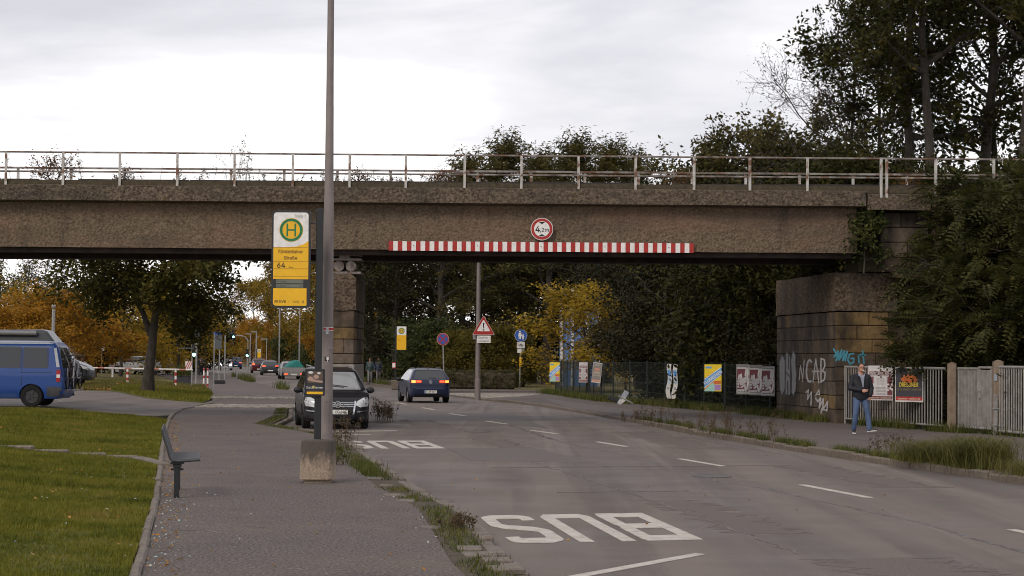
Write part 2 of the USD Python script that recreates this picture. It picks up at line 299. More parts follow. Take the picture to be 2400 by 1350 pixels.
# ================================================================ GROUND, ROAD, PAVEMENTS
RK = [(14.0, -20), (12.2, 5), (10.3, 20), (8.11, 34.44), (7.48, 38.47), (6.62, 42.65), (5.73, 48.56), (4.67, 56.4), (3.68, 66.52), (2.68, 75.15), (1.38, 85.6), (0.04, 93.1), (-1.51, 99.0), (-2.89, 107.0), (-4.6, 117), (-6.87, 130.9), (-9.2, 147.5), (-19.5, 208.5), (-31.7, 289.5), (-45, 370), (-78, 540)]
LK = [(4.5, -20), (1.9, 5), (0.10, 19.5), (-0.49, 26.4), (-1.27, 30.8), (-2.19, 37.7), (-3.01, 44.4), (-3.97, 51.1), (-5.0, 54.5), (-6.25, 58.5), (-6.6, 66.0), (-7.6, 76), (-8.1, 88), (-9.74, 104), (-13.2, 125), (-17.5, 149.3), (-24.5, 192), (-33, 240), (-46, 310), (-58, 370), (-92, 540)]
LE = [(1.0, -20), (-1.2, 5), (-3.05, 18.07), (-4.44, 27.66), (-6.51, 40.96), (-8.2, 52), (-9.53, 61.0), (-10.4, 67.5), (-10.98, 73.0), (-11.36, 83.1), (-12.1, 88), (-13.6, 100), (-17.4, 125), (-23, 150), (-31, 192), (-41, 240), (-56, 310), (-70, 370), (-105, 540)]
FL = [(22, 5), (16.2, 35), (12.61, 53.58), (12.23, 54.68), (11.4, 56.37), (9.69, 63.6), (9.45, 64.0), (8.62, 70.8), (6.47, 82.1), (4.06, 93.2), (1.84, 114.9)]

def smoothstep(t):
    t = np.clip(t, 0, 1); return t * t * (3 - 2 * t)

def zl(X, Y):                                            # the ground rises a little to the left of the pavement
    X, Y = np.asarray(X, float), np.asarray(Y, float)
    d = interp(LE, Y) - X
    return 0.125 + 0.26 * smoothstep(d / 4.5) + 0.03 * (meshkit.noise(np.stack([X / 3, Y / 3, X * 0], -1), 3) - 0.5) * smoothstep(d / 1.5)

def drape(g, zf, thick, step):
    out = []
    for p in polys(g):
        p = shapely.geometry.polygon.orient(p)
        m = md.Manifold.extrude(md.CrossSection([np.array(p.exterior.coords)[:-1]] + [np.array(i.coords)[:-1] for i in p.interiors]), thick)
        m = tm(m.refine_to_length(step)); v = m.vertices
        top = v[:, 2] > thick / 2
        z = zf(v[:, 0], v[:, 1]) if callable(zf) else np.full(len(v), zf)
        v[:, 2] = np.where(top, z, z - thick); m.vertices = v; out.append(m)
    return trimesh.util.concatenate(out)

def band(A, B, y0, y1):                                  # area between two edge lines
    a = [(interp(A, y), y) for y in sorted({y0, y1, *[q[1] for q in A if y0 < q[1] < y1]})]
    b = [(interp(B, y), y) for y in sorted({y0, y1, *[q[1] for q in B if y0 < q[1] < y1]})]
    return Polygon(a + b[::-1]).buffer(0)

obj('ground', drape(sbox(-900, -60, 900, 1500), -0.06, 0.5, 400), M['ground'], kind='structure')
road_poly = band(LK, RK, -20, 540)
mouth = Polygon([(-1.2, 98), (-2.9, 107), (-4.4, 116), (3, 121), (30, 128), (30, 118), (1.9, 114.0), (0.6, 104)])
road = obj('road', drape(unary_union([road_poly, mouth]), 0.0, 0.3, 60), M['road'], kind='structure')

# kerbs: right hand stones one by one, left hand low and broken
ks = thing('kerb', None, None, kind='structure')
krn = random.Random(4)
def kerb_run(line, y0, y1, name, side, w, h, lmin, lmax, m, parent=ks, jit=0.006, gap=0.02, skip=0.0):
    pts = np.array([(interp(line, y), y) for y in np.arange(y0, y1, 0.25)])
    s = np.r_[0, np.cumsum(np.linalg.norm(np.diff(pts, axis=0), axis=1))]
    t = 0.0
    while t < s[-1] - lmin:
        L = krn.uniform(lmin, lmax); t1 = min(t + L, s[-1])
        if krn.random() >= skip:
            a = np.array([np.interp(t + gap / 2, s, pts[:, 0]), np.interp(t + gap / 2, s, pts[:, 1])]); b = np.array([np.interp(t1 - gap / 2, s, pts[:, 0]), np.interp(t1 - gap / 2, s, pts[:, 1])])
            d = (b - a) / np.linalg.norm(b - a); n = np.array([d[1], -d[0]]) * side
            k = cbox((0, 0, 0), (np.linalg.norm(b - a), w, h + 0.15), 0.022)
            c = (a + b) / 2 + n * (w / 2 + krn.uniform(-jit, jit)); v = k.vertices; z = v[:, 2:] + (h - 0.15) / 2 + krn.uniform(-jit, jit) * 1.5
            k.vertices = np.hstack([c + v[:, :1] * d + v[:, 1:2] * n, z]); obj(name, k, m, parent)
        t = t1
kerb_run(RK, 24, 62, 'kerb_stone', 1, 0.16, 0.13, 0.75, 1.25, M['kerb'], gap=0.055, jit=0.018)
kerb_run(RK, 62, 99, 'kerb_stone', 1, 0.15, 0.115, 1.0, 1.6, M['kerb'])
far = MB()
for A, y0, y1, sd in ((RK, 116, 330, 1), (LK, 89, 330, -1)):
    for y in np.arange(y0, y1, 6.0):
        a, b = np.array([interp(A, y), y]), np.array([interp(A, y + 6), y + 6]); d = (b - a) / np.linalg.norm(b - a)
        k = cbox((0, 0, 0), (np.linalg.norm(b - a), 0.15, 0.3), 0.02); n = np.array([d[1], -d[0]]) * sd; v = k.vertices
        k.vertices = np.hstack([(a + b) / 2 + n * 0.075 + v[:, :1] * d + v[:, 1:2] * n, v[:, 2:] - 0.04]); far.add(k)
obj('kerb_line', far, M['kerb'], ks)
kerb_run(LK, 17, 54, 'kerb_stone', -1, 0.20, 0.075, 0.8, 1.1, M['slab'], jit=0.02, gap=0.045)
kerb_run(LK, 54, 77, 'kerb_stone', -1, 0.15, 0.10, 0.9, 1.3, M['kerb'])

# left pavement, weed strip with broken slabs, edging
LS = [(x - 0.62, y) for x, y in LK]                      # inner edge of the weed strip
left_walk = band(LE, LS, -20, 76.6)
walk = obj('pavement', drape(left_walk, 0.12, 0.3, 30), M['walk'], kind='structure')
strip = band(LS, [(x - 0.2, y) for x, y in LK], -20, 76.6)
strip_o = obj('soil_strip', drape(strip, 0.105, 0.25, 30), M['soil'], kind='structure')
for k, (px, py, w, l) in enumerate([(1125, 1298, .30, .42), (1185, 1330, .28, .36), (1100, 1283, .24, .4), (880, 1120, .25, .42), (925, 1160, .26, .5), (950, 1172, .24, .4), (1010, 1235, .22, .3), (845, 1092, .2, .35), (905, 1137, .2, .3), (1165, 1310, .25, .34)]):
    p = gp(px, py, 0.12); c = cbox((0, 0, 0), (w, l, 0.06), 0.012); c.apply_transform(trimesh.transformations.rotation_matrix(0.13 + 0.1 * math.sin(k * 2.1), [0, 0, 1])); c.apply_translation((p[0], p[1], 0.095)); obj('broken_slab', c, M['slab'], strip_o)
kerb_run(LE, 16, 62, 'edging_stone', -1, 0.09, 0.155, 0.9, 1.1, M['slab'], jit=0.008)
kerb_run(LE, 62, 84, 'edging_stone', -1, 0.12, 0.17, 0.8, 1.2, M['slab'], jit=0.008)
# patches and cracks in the asphalt
def ground_strip(pts, w0, name, m, parent, z=0.004, seed=0, wob=0.04):
    rn = np.random.default_rng(seed); pts = np.array(pts, float); t = np.linspace(0, 1, 60)
    s = np.r_[0, np.cumsum(np.linalg.norm(np.diff(pts, axis=0), axis=1))]; s /= s[-1]
    q = np.c_[np.interp(t, s, pts[:, 0]), np.interp(t, s, pts[:, 1])] + rn.normal(0, wob, (60, 2)) * [1, .4]
    d = np.gradient(q, axis=0); d /= np.linalg.norm(d, axis=1, keepdims=True); n = np.c_[d[:, 1], -d[:, 0]]; w = w0 * rn.uniform(0.3, 1.2, (60, 1))
    return obj(name, drape(Polygon(np.vstack([q + n * w / 2, (q - n * w / 2)[::-1]])).buffer(0), z, 0.004 + z, 50), m, parent)
g2 = lambda *pp: [tuple(gp(x, y, 0)[:2]) for x, y in pp]
ground_strip(g2((1690, 1130), (1800, 1146), (1900, 1170), (2050, 1202), (2160, 1225), (2300, 1268), (2420, 1300)), 0.07, 'road_crack', M['crack'], road, seed=1, wob=0.02)
ground_strip(g2((1260, 1020), (1330, 1040), (1440, 1062), (1560, 1092), (1690, 1130)), 0.045, 'road_crack', M['crack'], road, seed=2, wob=0.03)
ground_strip(g2((1175, 990), (1215, 1003), (1270, 1022), (1300, 1030)), 0.07, 'road_crack', M['patch'], road, seed=3, wob=0.05)
obj('asphalt_patch', drape(Polygon(g2((1050, 1052), (1250, 1050), (1400, 1085), (1105, 1080))), 0.004, 0.01, 40), M['patch'], road)
obj('asphalt_patch', drape(Polygon(g2((900, 942), (965, 960), (1090, 968), (1180, 965), (1290, 1005), (1130, 985), (960, 985), (900, 960))), 0.004, 0.01, 40), M['patch'], road)
for a in (((440, 1228), (500, 1228), (540, 1236)), ((415, 1244), (480, 1242), (520, 1250)), ((1270 - 700, 1232), (630, 1238))):
    ground_strip([tuple(gp(x, y, .12)[:2]) for x, y in a], 0.035, 'pavement_crack', M['crack'], walk, z=0.124, seed=5, wob=0.01)
obj('puddle_stain', drape(affinity.rotate(affinity.scale(disc(0.3, *gp(1022, 1175, 0)[:2]), 0.8, 1.6), -10), 0.004, 0.01, 9), M['patch'], road)

for k, (x0, y0, x1, y1, w) in enumerate(((2.2, 30, 2.9, 24.5, .9), (6.2, 33.5, 5.3, 40, 1.1), (0.2, 45, -0.5, 52, .8), (4.3, 47, 3.2, 58, 1.3), (-2.1, 60, -3.0, 68, 1.0), (3.6, 21.5, 3.9, 19, 1.4))):
    ground_strip([(x0, y0), ((x0 + x1) / 2 + .05, (y0 + y1) / 2), (x1, y1)], w, 'asphalt_patch', mk('asphalt_repair', [(0.36, (0.070, 0.058, 0.052)), (0.64, (0.155, 0.128, 0.115))], scale=50, rough=.8, spec=.2, bump=.3, bscale=120, bdist=.006), road, z=0.0035, seed=40 + k, wob=0.01)
for k, pp in enumerate((((5.6, 44.5), (4.4, 54), (3.2, 64), (1.9, 76)), ((2.9, 22), (2.2, 28), (1.1, 36), (0.2, 42)), ((-0.3, 38.5), (2.2, 39.3), (5.2, 40.2)), ((0.7, 31.5), (1.6, 31.9), (2.6, 32.2)))):
    ground_strip(pp, 0.035, 'road_crack', M['crack'], road, z=0.006, seed=60 + k, wob=0.035)
for x, y in ((3.35, 36.2), (-0.9, 57.0)):
    mh = obj('manhole_cover', drape(disc(.33, x, y), 0.010, 0.02, 9), mk('cast_iron', [(0.3, (0.045, 0.040, 0.038)), (0.7, (0.10, 0.09, 0.085))], scale=30, rough=.6), road)
# painted markings
def quad_mark(name, pts):
    return obj(name, drape(Polygon(pts), 0.008, 0.006, 40), M['paint'], road)
for (x0, y0, x1, y1) in ((4.54, 33.96, 5.09, 30.94), (3.30, 42.44, 3.86, 39.71), (2.01, 50.75, 2.55, 48.18), (0.54, 58.4, 1.18, 55.94), (5.80, 25.28, 6.28, 22.4), (-0.75, 66.6, -0.12, 63.7), (-2.1, 75, -1.5, 72.2), (-3.4, 83.4, -2.85, 80.6), (-4.85, 92, -4.3, 89.2)):
    d = np.array([x1 - x0, y1 - y0]); d = d / np.linalg.norm(d); n = np.array([d[1], -d[0]]) * 0.065
    quad_mark('lane_dash', [(x0 - n[0], y0 - n[1]), (x0 + n[0], y0 + n[1]), (x1 + n[0], y1 + n[1]), (x1 - n[0], y1 - n[1])])
quad_mark('bay_line', [(0.42, 19.3), (0.56, 19.25), (1.95, 21.75), (1.86, 21.88)])
quad_mark('bay_line', [(-4.55, 56.55), (-4.5, 56.2), (-2.95, 57.05), (-3.0, 57.35)])
quad_mark('bay_line', [(-4.35, 54.1), (-4.33, 53.85), (-3.5, 54.35), (-3.5, 54.55)])
def letters(o, u, v):                                    # BUS, painted for drivers coming towards us; o = lower left of the word, u along it, v up it
    u, v, o = np.asarray(u, float), np.asarray(v, float), np.asarray(o, float)
    sw = 0.075
    Bp = sbox(0, 0, .295, 1).union(Polygon([(.2, 0), (.27, 0), (.305, .06), (.305, .44), (.275, .5), (.305, .56), (.305, .94), (.27, 1), (.2, 1)])).difference(sbox(sw, .16, .305 - sw, .42)).difference(sbox(sw, .58, .305 - sw, .84))
    U = Polygon([(.355, 1), (.355, .1), (.40, 0), (.61, 0), (.65, .1), (.65, 1), (.65 - sw, 1), (.65 - sw, .16), (.355 + sw, .16), (.355 + sw, 1)])
    S = LineString([(.96, .80), (.955, .90), (.92, .925), (.79, .925), (.745, .88), (.745, .62), (.79, .54), (.92, .46), (.962, .38), (.962, .12), (.92, .075), (.79, .075), (.745, .12), (.745, .22)])
    S = affinity.scale(affinity.scale(S, 1, 0.5, origin=(0, 0)).buffer(sw / 2, quad_segs=3, cap_style='flat'), 1, 2, origin=(0, 0))
    S = S.intersection(sbox(.70, 0, 1.0, 1)) if S.is_valid else S.buffer(0)
    for q, nm in ((Bp, 'letter_b'), (U, 'letter_u'), (S, 'letter_s')):
        for p in polys(q):
            f = lambda c: [tuple(o + a * u + b * v) for a, b in np.array(c)[:-1]]
            obj(nm, drape(Polygon(f(p.exterior.coords), [f(i.coords) for i in p.interiors]).buffer(0), 0.008, 0.006, 40), M['paint'], road)
letters((1.66, 27.50), (-2.06, -0.70), (0.42, -3.95))
letters((-2.02, 50.6), (-2.06, -0.55), (0.62, -4.1))

# right pavement with its strip, driveway cobbles
RKi = [(x + 0.155, y) for x, y in RK]
right_walk = band(RKi, FL, 5, 114.5).difference(mouth.buffer(0.02))
rw = obj('pavement', drape(right_walk, 0.115, 0.3, 40), M['walk'], kind='structure')
obj('dark_patch', drape(Polygon([tuple(gp(x, y, .12)[:2]) for x, y in ((1270, 932), (1400, 950), (1600, 975), (1850, 1003), (2080, 1020), (2060, 1034), (1800, 1015), (1600, 990), (1330, 955))]), 0.121, 0.05, 30), M['patch'], rw)
obj('pavement', drape(band(RKi, [(2.2, 121), (-1.5, 131), (-4, 147), (-15, 208), (-27, 289), (-40, 370)], 119.5, 360), 0.115, 0.3, 60), M['walk'], kind='structure')
cr = np.random.default_rng(8)
def cobbles(name, poly, z, nx, ny, parent, o, u, v):
    mb = MB(); u, v, o = np.array(u), np.array(v), np.array(o)
    for i in range(nx):
        for j in range(ny):
            c = o + u * ((i + 0.5 + 0.5 * (j % 2)) / nx) + v * ((j + 0.5) / ny)
            if poly.contains(Point(*c)):
                lu, lv = np.linalg.norm(u) / nx, np.linalg.norm(v) / ny
                k = cbox((0, 0, 0), (lu * cr.uniform(.86, .95), lv * cr.uniform(.86, .95), 0.1), 0.02); k.apply_translation((c[0], c[1], z - 0.045 + cr.uniform(-.008, .008))); mb.add(k)
    return obj(name, mb, M['cobble'], parent, kind='stuff')
xing = Polygon([(-11.3, 76.6), (-7.65, 76.6), (-8.1, 88), (-12.1, 88)])
dw = obj('driveway', drape(xing, 0.112, 0.3, 30), M['walk'], kind='structure')
cobbles('cobbles', Polygon([(-11.1, 76.7), (-7.75, 76.7), (-7.95, 81.5), (-11.2, 81.0)]), 0.135, 24, 34, dw, (-11.6, 76.5), (4.2, 0), (0, 5.2))
cobbles('cobbles', Polygon([(-13.0, 93), (-9.0, 93), (-9.6, 101), (-14, 101)]), 0.150, 28, 50, dw, (-14, 92.5), (5.4, 0), (0, 8.8))
obj('pavement', drape(band(LE, [(x - .15, y) for x, y in LK], 88, 360), 0.115, 0.3, 60), M['walk'], kind='structure')
dr = obj('driveway', drape(Polygon([(-1.1, 98.5), (0.6, 104), (1.9, 114), (5, 116), (5, 121), (2, 121.5), (-4.0, 115.5), (-2.75, 107)]), 0.05, 0.3, 30), M['walk'], kind='structure')
cobbles('cobbles', Polygon([(-.9, 99.5), (2.2, 109), (2.6, 114), (-3.6, 113.5), (-2.6, 107)]), 0.075, 36, 60, dr, (-4, 99), (7, 0), (0, 16))

# left side: lawn, side road, verge
side_road = Polygon([(-60, 62), (-13.4, 63), (-11.0, 64.2), (-10.15, 67.0), (-10.85, 72.6), (-11.25, 82.0), (-11.7, 83.4), (-14.1, 83.9), (-17.2, 93.6), (-20, 96.5), (-60, 98)])
lawn_poly = unary_union([Polygon([(-60, -20)] + [(x - 0.1, y) for x, y in LE if y <= 61.5] + [(-11, 63.6), (-13.4, 62.6), (-60, 61.6)])]).buffer(0)
lawn = obj('lawn', drape(lawn_poly, zl, 0.4, 1.2), M['lawn'], kind='structure')
sr = obj('side_road', drape(side_road, lambda x, y: np.minimum(zl(x, y), 0.375) - 0.015, 0.3, 2.0), M['road'], kind='structure')
island = Polygon([(-17.3, 94.2), (-14.0, 84.2), (-11.8, 83.6), (-12.2, 88), (-13.7, 100), (-15.2, 110), (-19, 106)])
isl = obj('grass_island', drape(island, lambda x, y: zl(x, y) + 0.03, 0.4, 1.5), M['lawn'], kind='structure')
verge_poly = Polygon([(-160, 98.2), (-20, 96.7), (-17.4, 94.6), (-19.2, 106.2), (-15.4, 110.4), (-17.5, 125), (-23.1, 150), (-31.1, 192), (-41.1, 240), (-56.1, 310), (-70, 370), (-160, 380)])
verge = obj('verge', drape(verge_poly, lambda x, y: zl(x, y) - 0.01, 0.4, 6.0), M['verge'], kind='structure')
for x0, y0, x1, y1 in ((146, 938, 160, 936), (146, 941, 158, 939), (362, 947, 412, 946)):
    p, q = gp(x0, y0, .37), gp(x1, y1, .37)
    obj('painted_mark', drape(sbox(min(p[0], q[0]), p[1] - .25, max(p[0], q[0]), p[1] + .12), lambda x, y: np.minimum(zl(x, y), 0.375) - 0.007, 0.006, 9), M['paint'], sr)
ep = [gp(x, y, .33) for x, y in ((383, 1063), (345, 1054), (322, 1050), (250, 1049), (160, 1049), (80, 1048), (-30, 1047))]
for k in range(len(ep) - 1):
    a, b = ep[k], ep[k + 1]; n = max(1, int(np.linalg.norm(b - a) / 0.9))
    for q in range(n):
        p, r_ = a + (b - a) * q / n, a + (b - a) * (q + 1) / n; c = (p + r_) / 2; d = r_ - p
        s = cbox((0, 0, 0), (np.linalg.norm(d) * 0.97, 0.22, 0.2), 0.02); s.apply_transform(trimesh.transformations.rotation_matrix(math.atan2(d[1], d[0]), [0, 0, 1])); s.apply_translation((c[0], c[1], float(zl(c[0], c[1])) - 0.045)); obj('edging_stone', s, M['slab'], lawn)
# right hand wood floor and the railway embankment
wood = Polygon([(9.6, 63.8), (8.7, 70.9), (6.6, 82.1), (4.2, 93.2), (2.0, 114.9), (30, 118.4), (90, 118.4), (90, 20), (22.2, 5), (16.4, 35), (12.8, 53.58), (11.6, 56.37)])
obj('wood_floor', drape(wood, 0.105, 0.3, 40), M['ground'], kind='structure')
obj('far_grass', drape(Polygon([(2.0, 121.5), (-1.3, 131), (-3.8, 147), (-14.8, 208), (-26.8, 289), (-39.8, 370), (150, 370), (150, 128.5), (30, 128.2)]), 0.11, 0.3, 60), M['verge'], kind='structure')
def emb(x, y):
    foot = np.interp(x, [9.5, 10.4, 12.5, 14.5, 30], [63.3, 61.5, 57.5, 52.5, 46])
    return 0.11 + 6.2 * smoothstep(np.minimum((y - foot) / 6.5, (77 - y) / 8.0)) + 0.25 * (meshkit.fbm(np.stack([x / 2, y / 2, x * 0], -1), 3, 5) - .5)
obj('embankment', drape(Polygon([(12.3, 77), (12.3, 57.5), (14.6, 52.0), (30, 45), (95, 45), (95, 77)]), emb, 0.6, 1.6), M['ground'], kind='structure')

# ================================================================ RAILWAY BRIDGE
bridge = thing('railway_bridge', 'long rough brown concrete railway bridge spanning the road', 'bridge', (0, 62.5, 0))
BY = 62.5
def local(m, o=(0, -BY, 0)):
    m = tm(m); m.apply_translation(o); return m
def rough_beam(prof, x0, x1, dx, amp, seed, sub=0.22):   # a beam along x with a (y, z) profile, its skin uneven
    p = np.array(prof, float); q = []
    for a, b in zip(p, np.roll(p, -1, 0)):
        n = max(1, int(np.linalg.norm(b - a) / sub)); q += [a + (b - a) * k / n for k in range(n)]
    q = np.array(q); xs = np.arange(x0, x1 + 1e-6, (x1 - x0) / max(1, round((x1 - x0) / dx))); n = len(q)
    v = np.concatenate([np.c_[np.full(n, x), q] for x in xs])
    off = meshkit.fbm(v * [1.7, 2.5, 3.1], 4, seed) - 0.5
    c = p.mean(0); dirn = v[:, 1:] - c; dirn /= np.maximum(np.linalg.norm(dirn, axis=1, keepdims=True), 1e-6)
    inner = np.ones(len(v)); v[:, 1:] += dirn * (off * amp * inner)[:, None]
    i, j = np.arange(n), (np.arange(n) + 1) % n
    f = np.vstack([np.vstack([np.c_[i, j, j + n], np.c_[i, j + n, i + n]]) + k * n for k in range(len(xs) - 1)])
    caps = np.array(trimesh.creation.triangulate_polygon(Polygon(q), engine='earcut')[1]) % n
    f = np.vstack([f[:, ::-1], caps, caps[:, ::-1] + (len(xs) - 1) * n])
    return trimesh.Trimesh(v, f, process=False)
obj('girder', local(rough_beam([(62.60, 5.03), (62.62, 6.5), (66.85, 6.5), (66.85, 5.03)], -42, 9.93, 0.3, 0.05, 1)), M['girder'], bridge, smooth=50)
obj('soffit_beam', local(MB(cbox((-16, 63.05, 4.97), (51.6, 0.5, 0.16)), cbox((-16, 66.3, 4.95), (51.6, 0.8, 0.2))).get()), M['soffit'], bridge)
obj('deck_edge', local(rough_beam([(62.20, 6.36), (62.16, 6.78), (62.30, 6.82), (67.3, 6.82), (67.3, 6.40), (66.7, 6.30), (62.8, 6.30)], -42, 10.12, 0.25, 0.10, 2)), M['cornice'], bridge, smooth=50)
for k, (a, b, z0, z1) in enumerate(((10.17, 11.98, 6.26, 6.74), (12.03, 13.35, 6.22, 6.72), (13.4, 16.4, 6.22, 6.70), (16.45, 24, 6.22, 6.70))):
    obj('coping_block', local(rough_beam([(62.24, z0), (62.20, z1 - .05), (62.28, z1), (63.6, z1), (63.6, z0)], a, b, 0.25, 0.05, 20 + k)), M['cornice'], bridge, smooth=50)
# ballast and the timber edge boards
obj('ballast', local(cbox((-9, 64.7, 6.84), (64, 4.9, 0.2))), M['soil'], bridge)
trn = random.Random(3); x = -17.0
while x < 16:
    L = trn.choice((1.7, 2.3, 3.2, 4.4, 1.1)); h = trn.uniform(.13, .2)
    obj('edge_board', local(cbox((x + L / 2, 62.42 + trn.uniform(-.012, .012), 6.815 + h / 2), (L - .02, 0.06, h), 0.008)), M['timber'], bridge); x += L
# front railing: posts, top rail, middle rail
FRX = [-29, 11, 145, 278, 413, 547, 684, 817, 949, 1087, 1220, 1354, 1488, 1625, 1756, 1891, 2064, 2077, 2192, 2328, 2460]
fr = thing('bridge_railing', 'rusty white painted railing along the front edge of the bridge', 'railing', (0, 62.22, 6.7))
orr = np.array([0, 62.22, 6.7])
xs = [(px - 1200) / FPX * 62.3 for px in FRX]
for x in xs:
    p = MB(cbox((x, 62.20, 7.17), (0.072, 0.012, 1.12)), cbox((x - .030, 62.235, 7.17), (0.012, 0.06, 1.12))).get(); p.apply_translation(-orr); obj('post', p, M['rail'], fr)
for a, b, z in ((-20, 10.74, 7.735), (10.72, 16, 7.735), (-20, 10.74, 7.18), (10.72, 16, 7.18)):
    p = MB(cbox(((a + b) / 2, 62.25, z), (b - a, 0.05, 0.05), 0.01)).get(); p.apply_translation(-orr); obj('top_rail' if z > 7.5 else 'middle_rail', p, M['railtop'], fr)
br = thing('bridge_railing', 'rusty railing along the far edge of the bridge, seen low between the front posts', 'railing', (0, 67.2, 6.7))
orb = np.array([0, 67.2, 6.7])
for px in list(range(38, 1100, 125)) + list(range(1117, 2300, 126)):
    x = (px - 1200) / FPX * 67.2
    p = cbox((x, 67.2, 7.2), (0.08, 0.05, 1.0)); p.apply_translation(-orb); obj('post', p, M['rail'], br)
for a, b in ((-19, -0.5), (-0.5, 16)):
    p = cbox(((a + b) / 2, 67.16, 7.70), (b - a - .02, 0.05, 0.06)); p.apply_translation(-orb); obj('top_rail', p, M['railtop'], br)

# pier and abutment of separate stones
def wall_stones(parent, p0, p1, z0, z1, ch, sl, th, seed, mats=STONE, org=(0, 0, 0), proud=0.004, weights=None, joint=0.018):
    rn = random.Random(seed); p0, p1 = np.array(p0, float), np.array(p1, float); d = p1 - p0; L = np.linalg.norm(d); d /= L; n = np.array([d[1], -d[0]])
    nz = max(1, round((z1 - z0) / ch)); h = (z1 - z0) / nz
    for r in range(nz):
        t = 0.0; first = True
        while t < L - 1e-6:
            l = sl * rn.uniform(.75, 1.35) * (0.6 if first and r % 2 else 1.0); first = False
            if L - t - l < sl * .35: l = L - t
            s = cbox((0, 0, 0), (l - joint, th, h - joint), 0.014); v = s.vertices; c = p0 + d * (t + l / 2) - n * (th / 2 - rn.uniform(-proud, proud))
            s.vertices = np.hstack([c + v[:, :1] * d + v[:, 1:2] * n, v[:, 2:] + z0 + h * (r + .5)]) - np.array(org)
            obj('stone', s, rn.choices(mats, weights or [3, 3, 3, .6, 2, 0])[0], parent); t += l
pier = thing('bridge_pier', 'sandstone bridge pier with rough concrete cap and two roller bearings behind the lamp post', 'pier', (-4.9, 62.9, 0)); po = np.array([-4.9, 62.9, 0])
PX0, PX1, PY0, PY1 = -5.50, -4.54, 62.75, 66.9
obj('core', local(cbox(((PX0 + PX1) / 2, (PY0 + PY1) / 2, 1.65), (PX1 - PX0 - .12, PY1 - PY0 - .12, 3.3)), -po), M['soil'], pier)
obj('concrete_foot', local(cbox(((PX0 + PX1) / 2, (PY0 + PY1) / 2, 0.85), (PX1 - PX0 + .02, PY1 - PY0 + .02, 1.74), 0.03), -po), mk('pale_concrete', [(0.3, (0.17, 0.15, 0.13)), (0.7, (0.30, 0.27, 0.235))], scale=5, rough=0.9, bump=0.5, bscale=30), pier)
for z0, z1, sl in ((1.73, 2.02, 1.0), (2.02, 2.44, .55), (2.44, 2.78, .95), (2.78, 3.27, 1.3)):
    for a, b in (((PX0, PY0), (PX1, PY0)), ((PX1, PY0), (PX1, PY1))):
        wall_stones(pier, a, b, z0, z1, z1 - z0, sl, 0.3, int(z0 * 100), org=po, weights=[3, 3, 2, 2, 3, 0])
capm = tm(md.Manifold.hull_points(np.array([(x, y, z) for x in (PX0 - .03, PX1 + .03) for y in (PY0 - .03, PY1 + .03) for z in (3.27, 4.2)] + [(x, y, 4.34) for x in (PX0 + .1, PX1 - .1) for y in (PY0 + .1, PY1 - .1)])).refine_to_length(0.16))
capm.vertices += (meshkit.fbm(capm.vertices * 3.3, 3, 4)[:, None] - .5) * 0.07
obj('concrete_cap', local(capm, -po), M['cap'], pier, smooth=40)
rollm = mk('roller_rust', [(0.3, (0.13, 0.10, 0.09)), (0.7, (0.30, 0.26, 0.24))], scale=9, rough=0.8, layers=[((0.07, 0.035, 0.02), 5, .5, .7, .8)])
obj('bearing_plate', local(MB(cbox((-4.88, 63.6, 4.37), (1.0, 1.0, 0.07), .01), cbox((-4.88, 63.6, 4.76), (1.0, 1.0, 0.07), .01), cbox((-4.88, 63.6, 4.93), (0.95, 1.0, 0.12), .02), cbox((-4.88, 63.6, 4.83), (.3, .9, .1))).get(), -po), rollm, pier)
for x in (-5.37, -5.03, -4.68):
    obj('roller', local(MB(cyl((x, 63.12, 4.565), (x, 64.0, 4.565), 0.15, n=18), cbox((x, 63.13, 4.565), (.03, .04, .31))).get(), -po), rollm, pier, smooth=40)

abut = thing('bridge_abutment', 'sandstone bridge abutment with graffiti and a rough concrete cap beside the right pavement', 'abutment', (9.5, 63.5, 0)); ao = np.array([9.5, 63.5, 0])
A0, A1 = np.array([9.44, 63.45]), np.array([8.60, 70.6])
fp = lambda g: [tuple(p) for p in (A1 + [g, -g], A0 + [g, g], (13.2, 63.45 + g), (13.2, 70.6 - g))]
obj('core', local(plate(Polygon(fp(.06)), (0, 0, 0), (1, 0, 0), (0, 1, 0), 0, 3.3), -ao), M['soil'], abut)
SW = [3, 2, 3, .4, 3, 0]
wall_stones(abut, A1, A0, 0.1, 3.36, 0.41, 1.15, 0.35, 31, org=ao, proud=0.002, weights=SW)
wall_stones(abut, A0, (11.0, 63.45), 0.1, 2.16, 0.41, 0.95, 0.35, 37, org=ao, weights=[3, 2, 3, .2, 2, 0])
wall_stones(abut, A0, (11.0, 63.45), 2.16, 3.36, 0.41, 0.95, 0.35, 38, org=ao, weights=[1, 1, 1, 5, 1, 0])
wall_stones(abut, (11.0, 63.40), (13.0, 63.40), 0.1, 3.36, 0.41, 0.8, 0.35, 39, org=ao, weights=SW)
cp = md.Manifold.extrude(md.CrossSection([np.array([tuple(q) for q in (A1 + [-.03, 0], A0 + [-.03, -.03], (11.25, 63.42), (11.25, 70.6))])]), 1.12).translate((0, 0, 3.38)).refine_to_length(0.18)
cpm = tm(cp); cpm.vertices += (meshkit.fbm(cpm.vertices * 3.0, 3, 8)[:, None] - .5) * 0.06
obj('concrete_cap', local(cpm, -ao), M['cap'], abut, smooth=40)
wing = thing('wing_wall', 'dark sandstone wing wall right of the girder end, half grown over', 'wall', (12, 62.8, 0)); wo = np.array([12, 62.8, 0])
obj('core', local(cbox((12.95, 64.6, 5.4), (5.7, 2.6, 1.75)), -wo), M['soil'], wing)
wall_stones(wing, (10.62, 62.72), (12.02, 62.72), 4.5, 6.22, 0.43, 1.0, 0.3, 51, org=wo, weights=[3, 1, 3, .6, 2, 0])
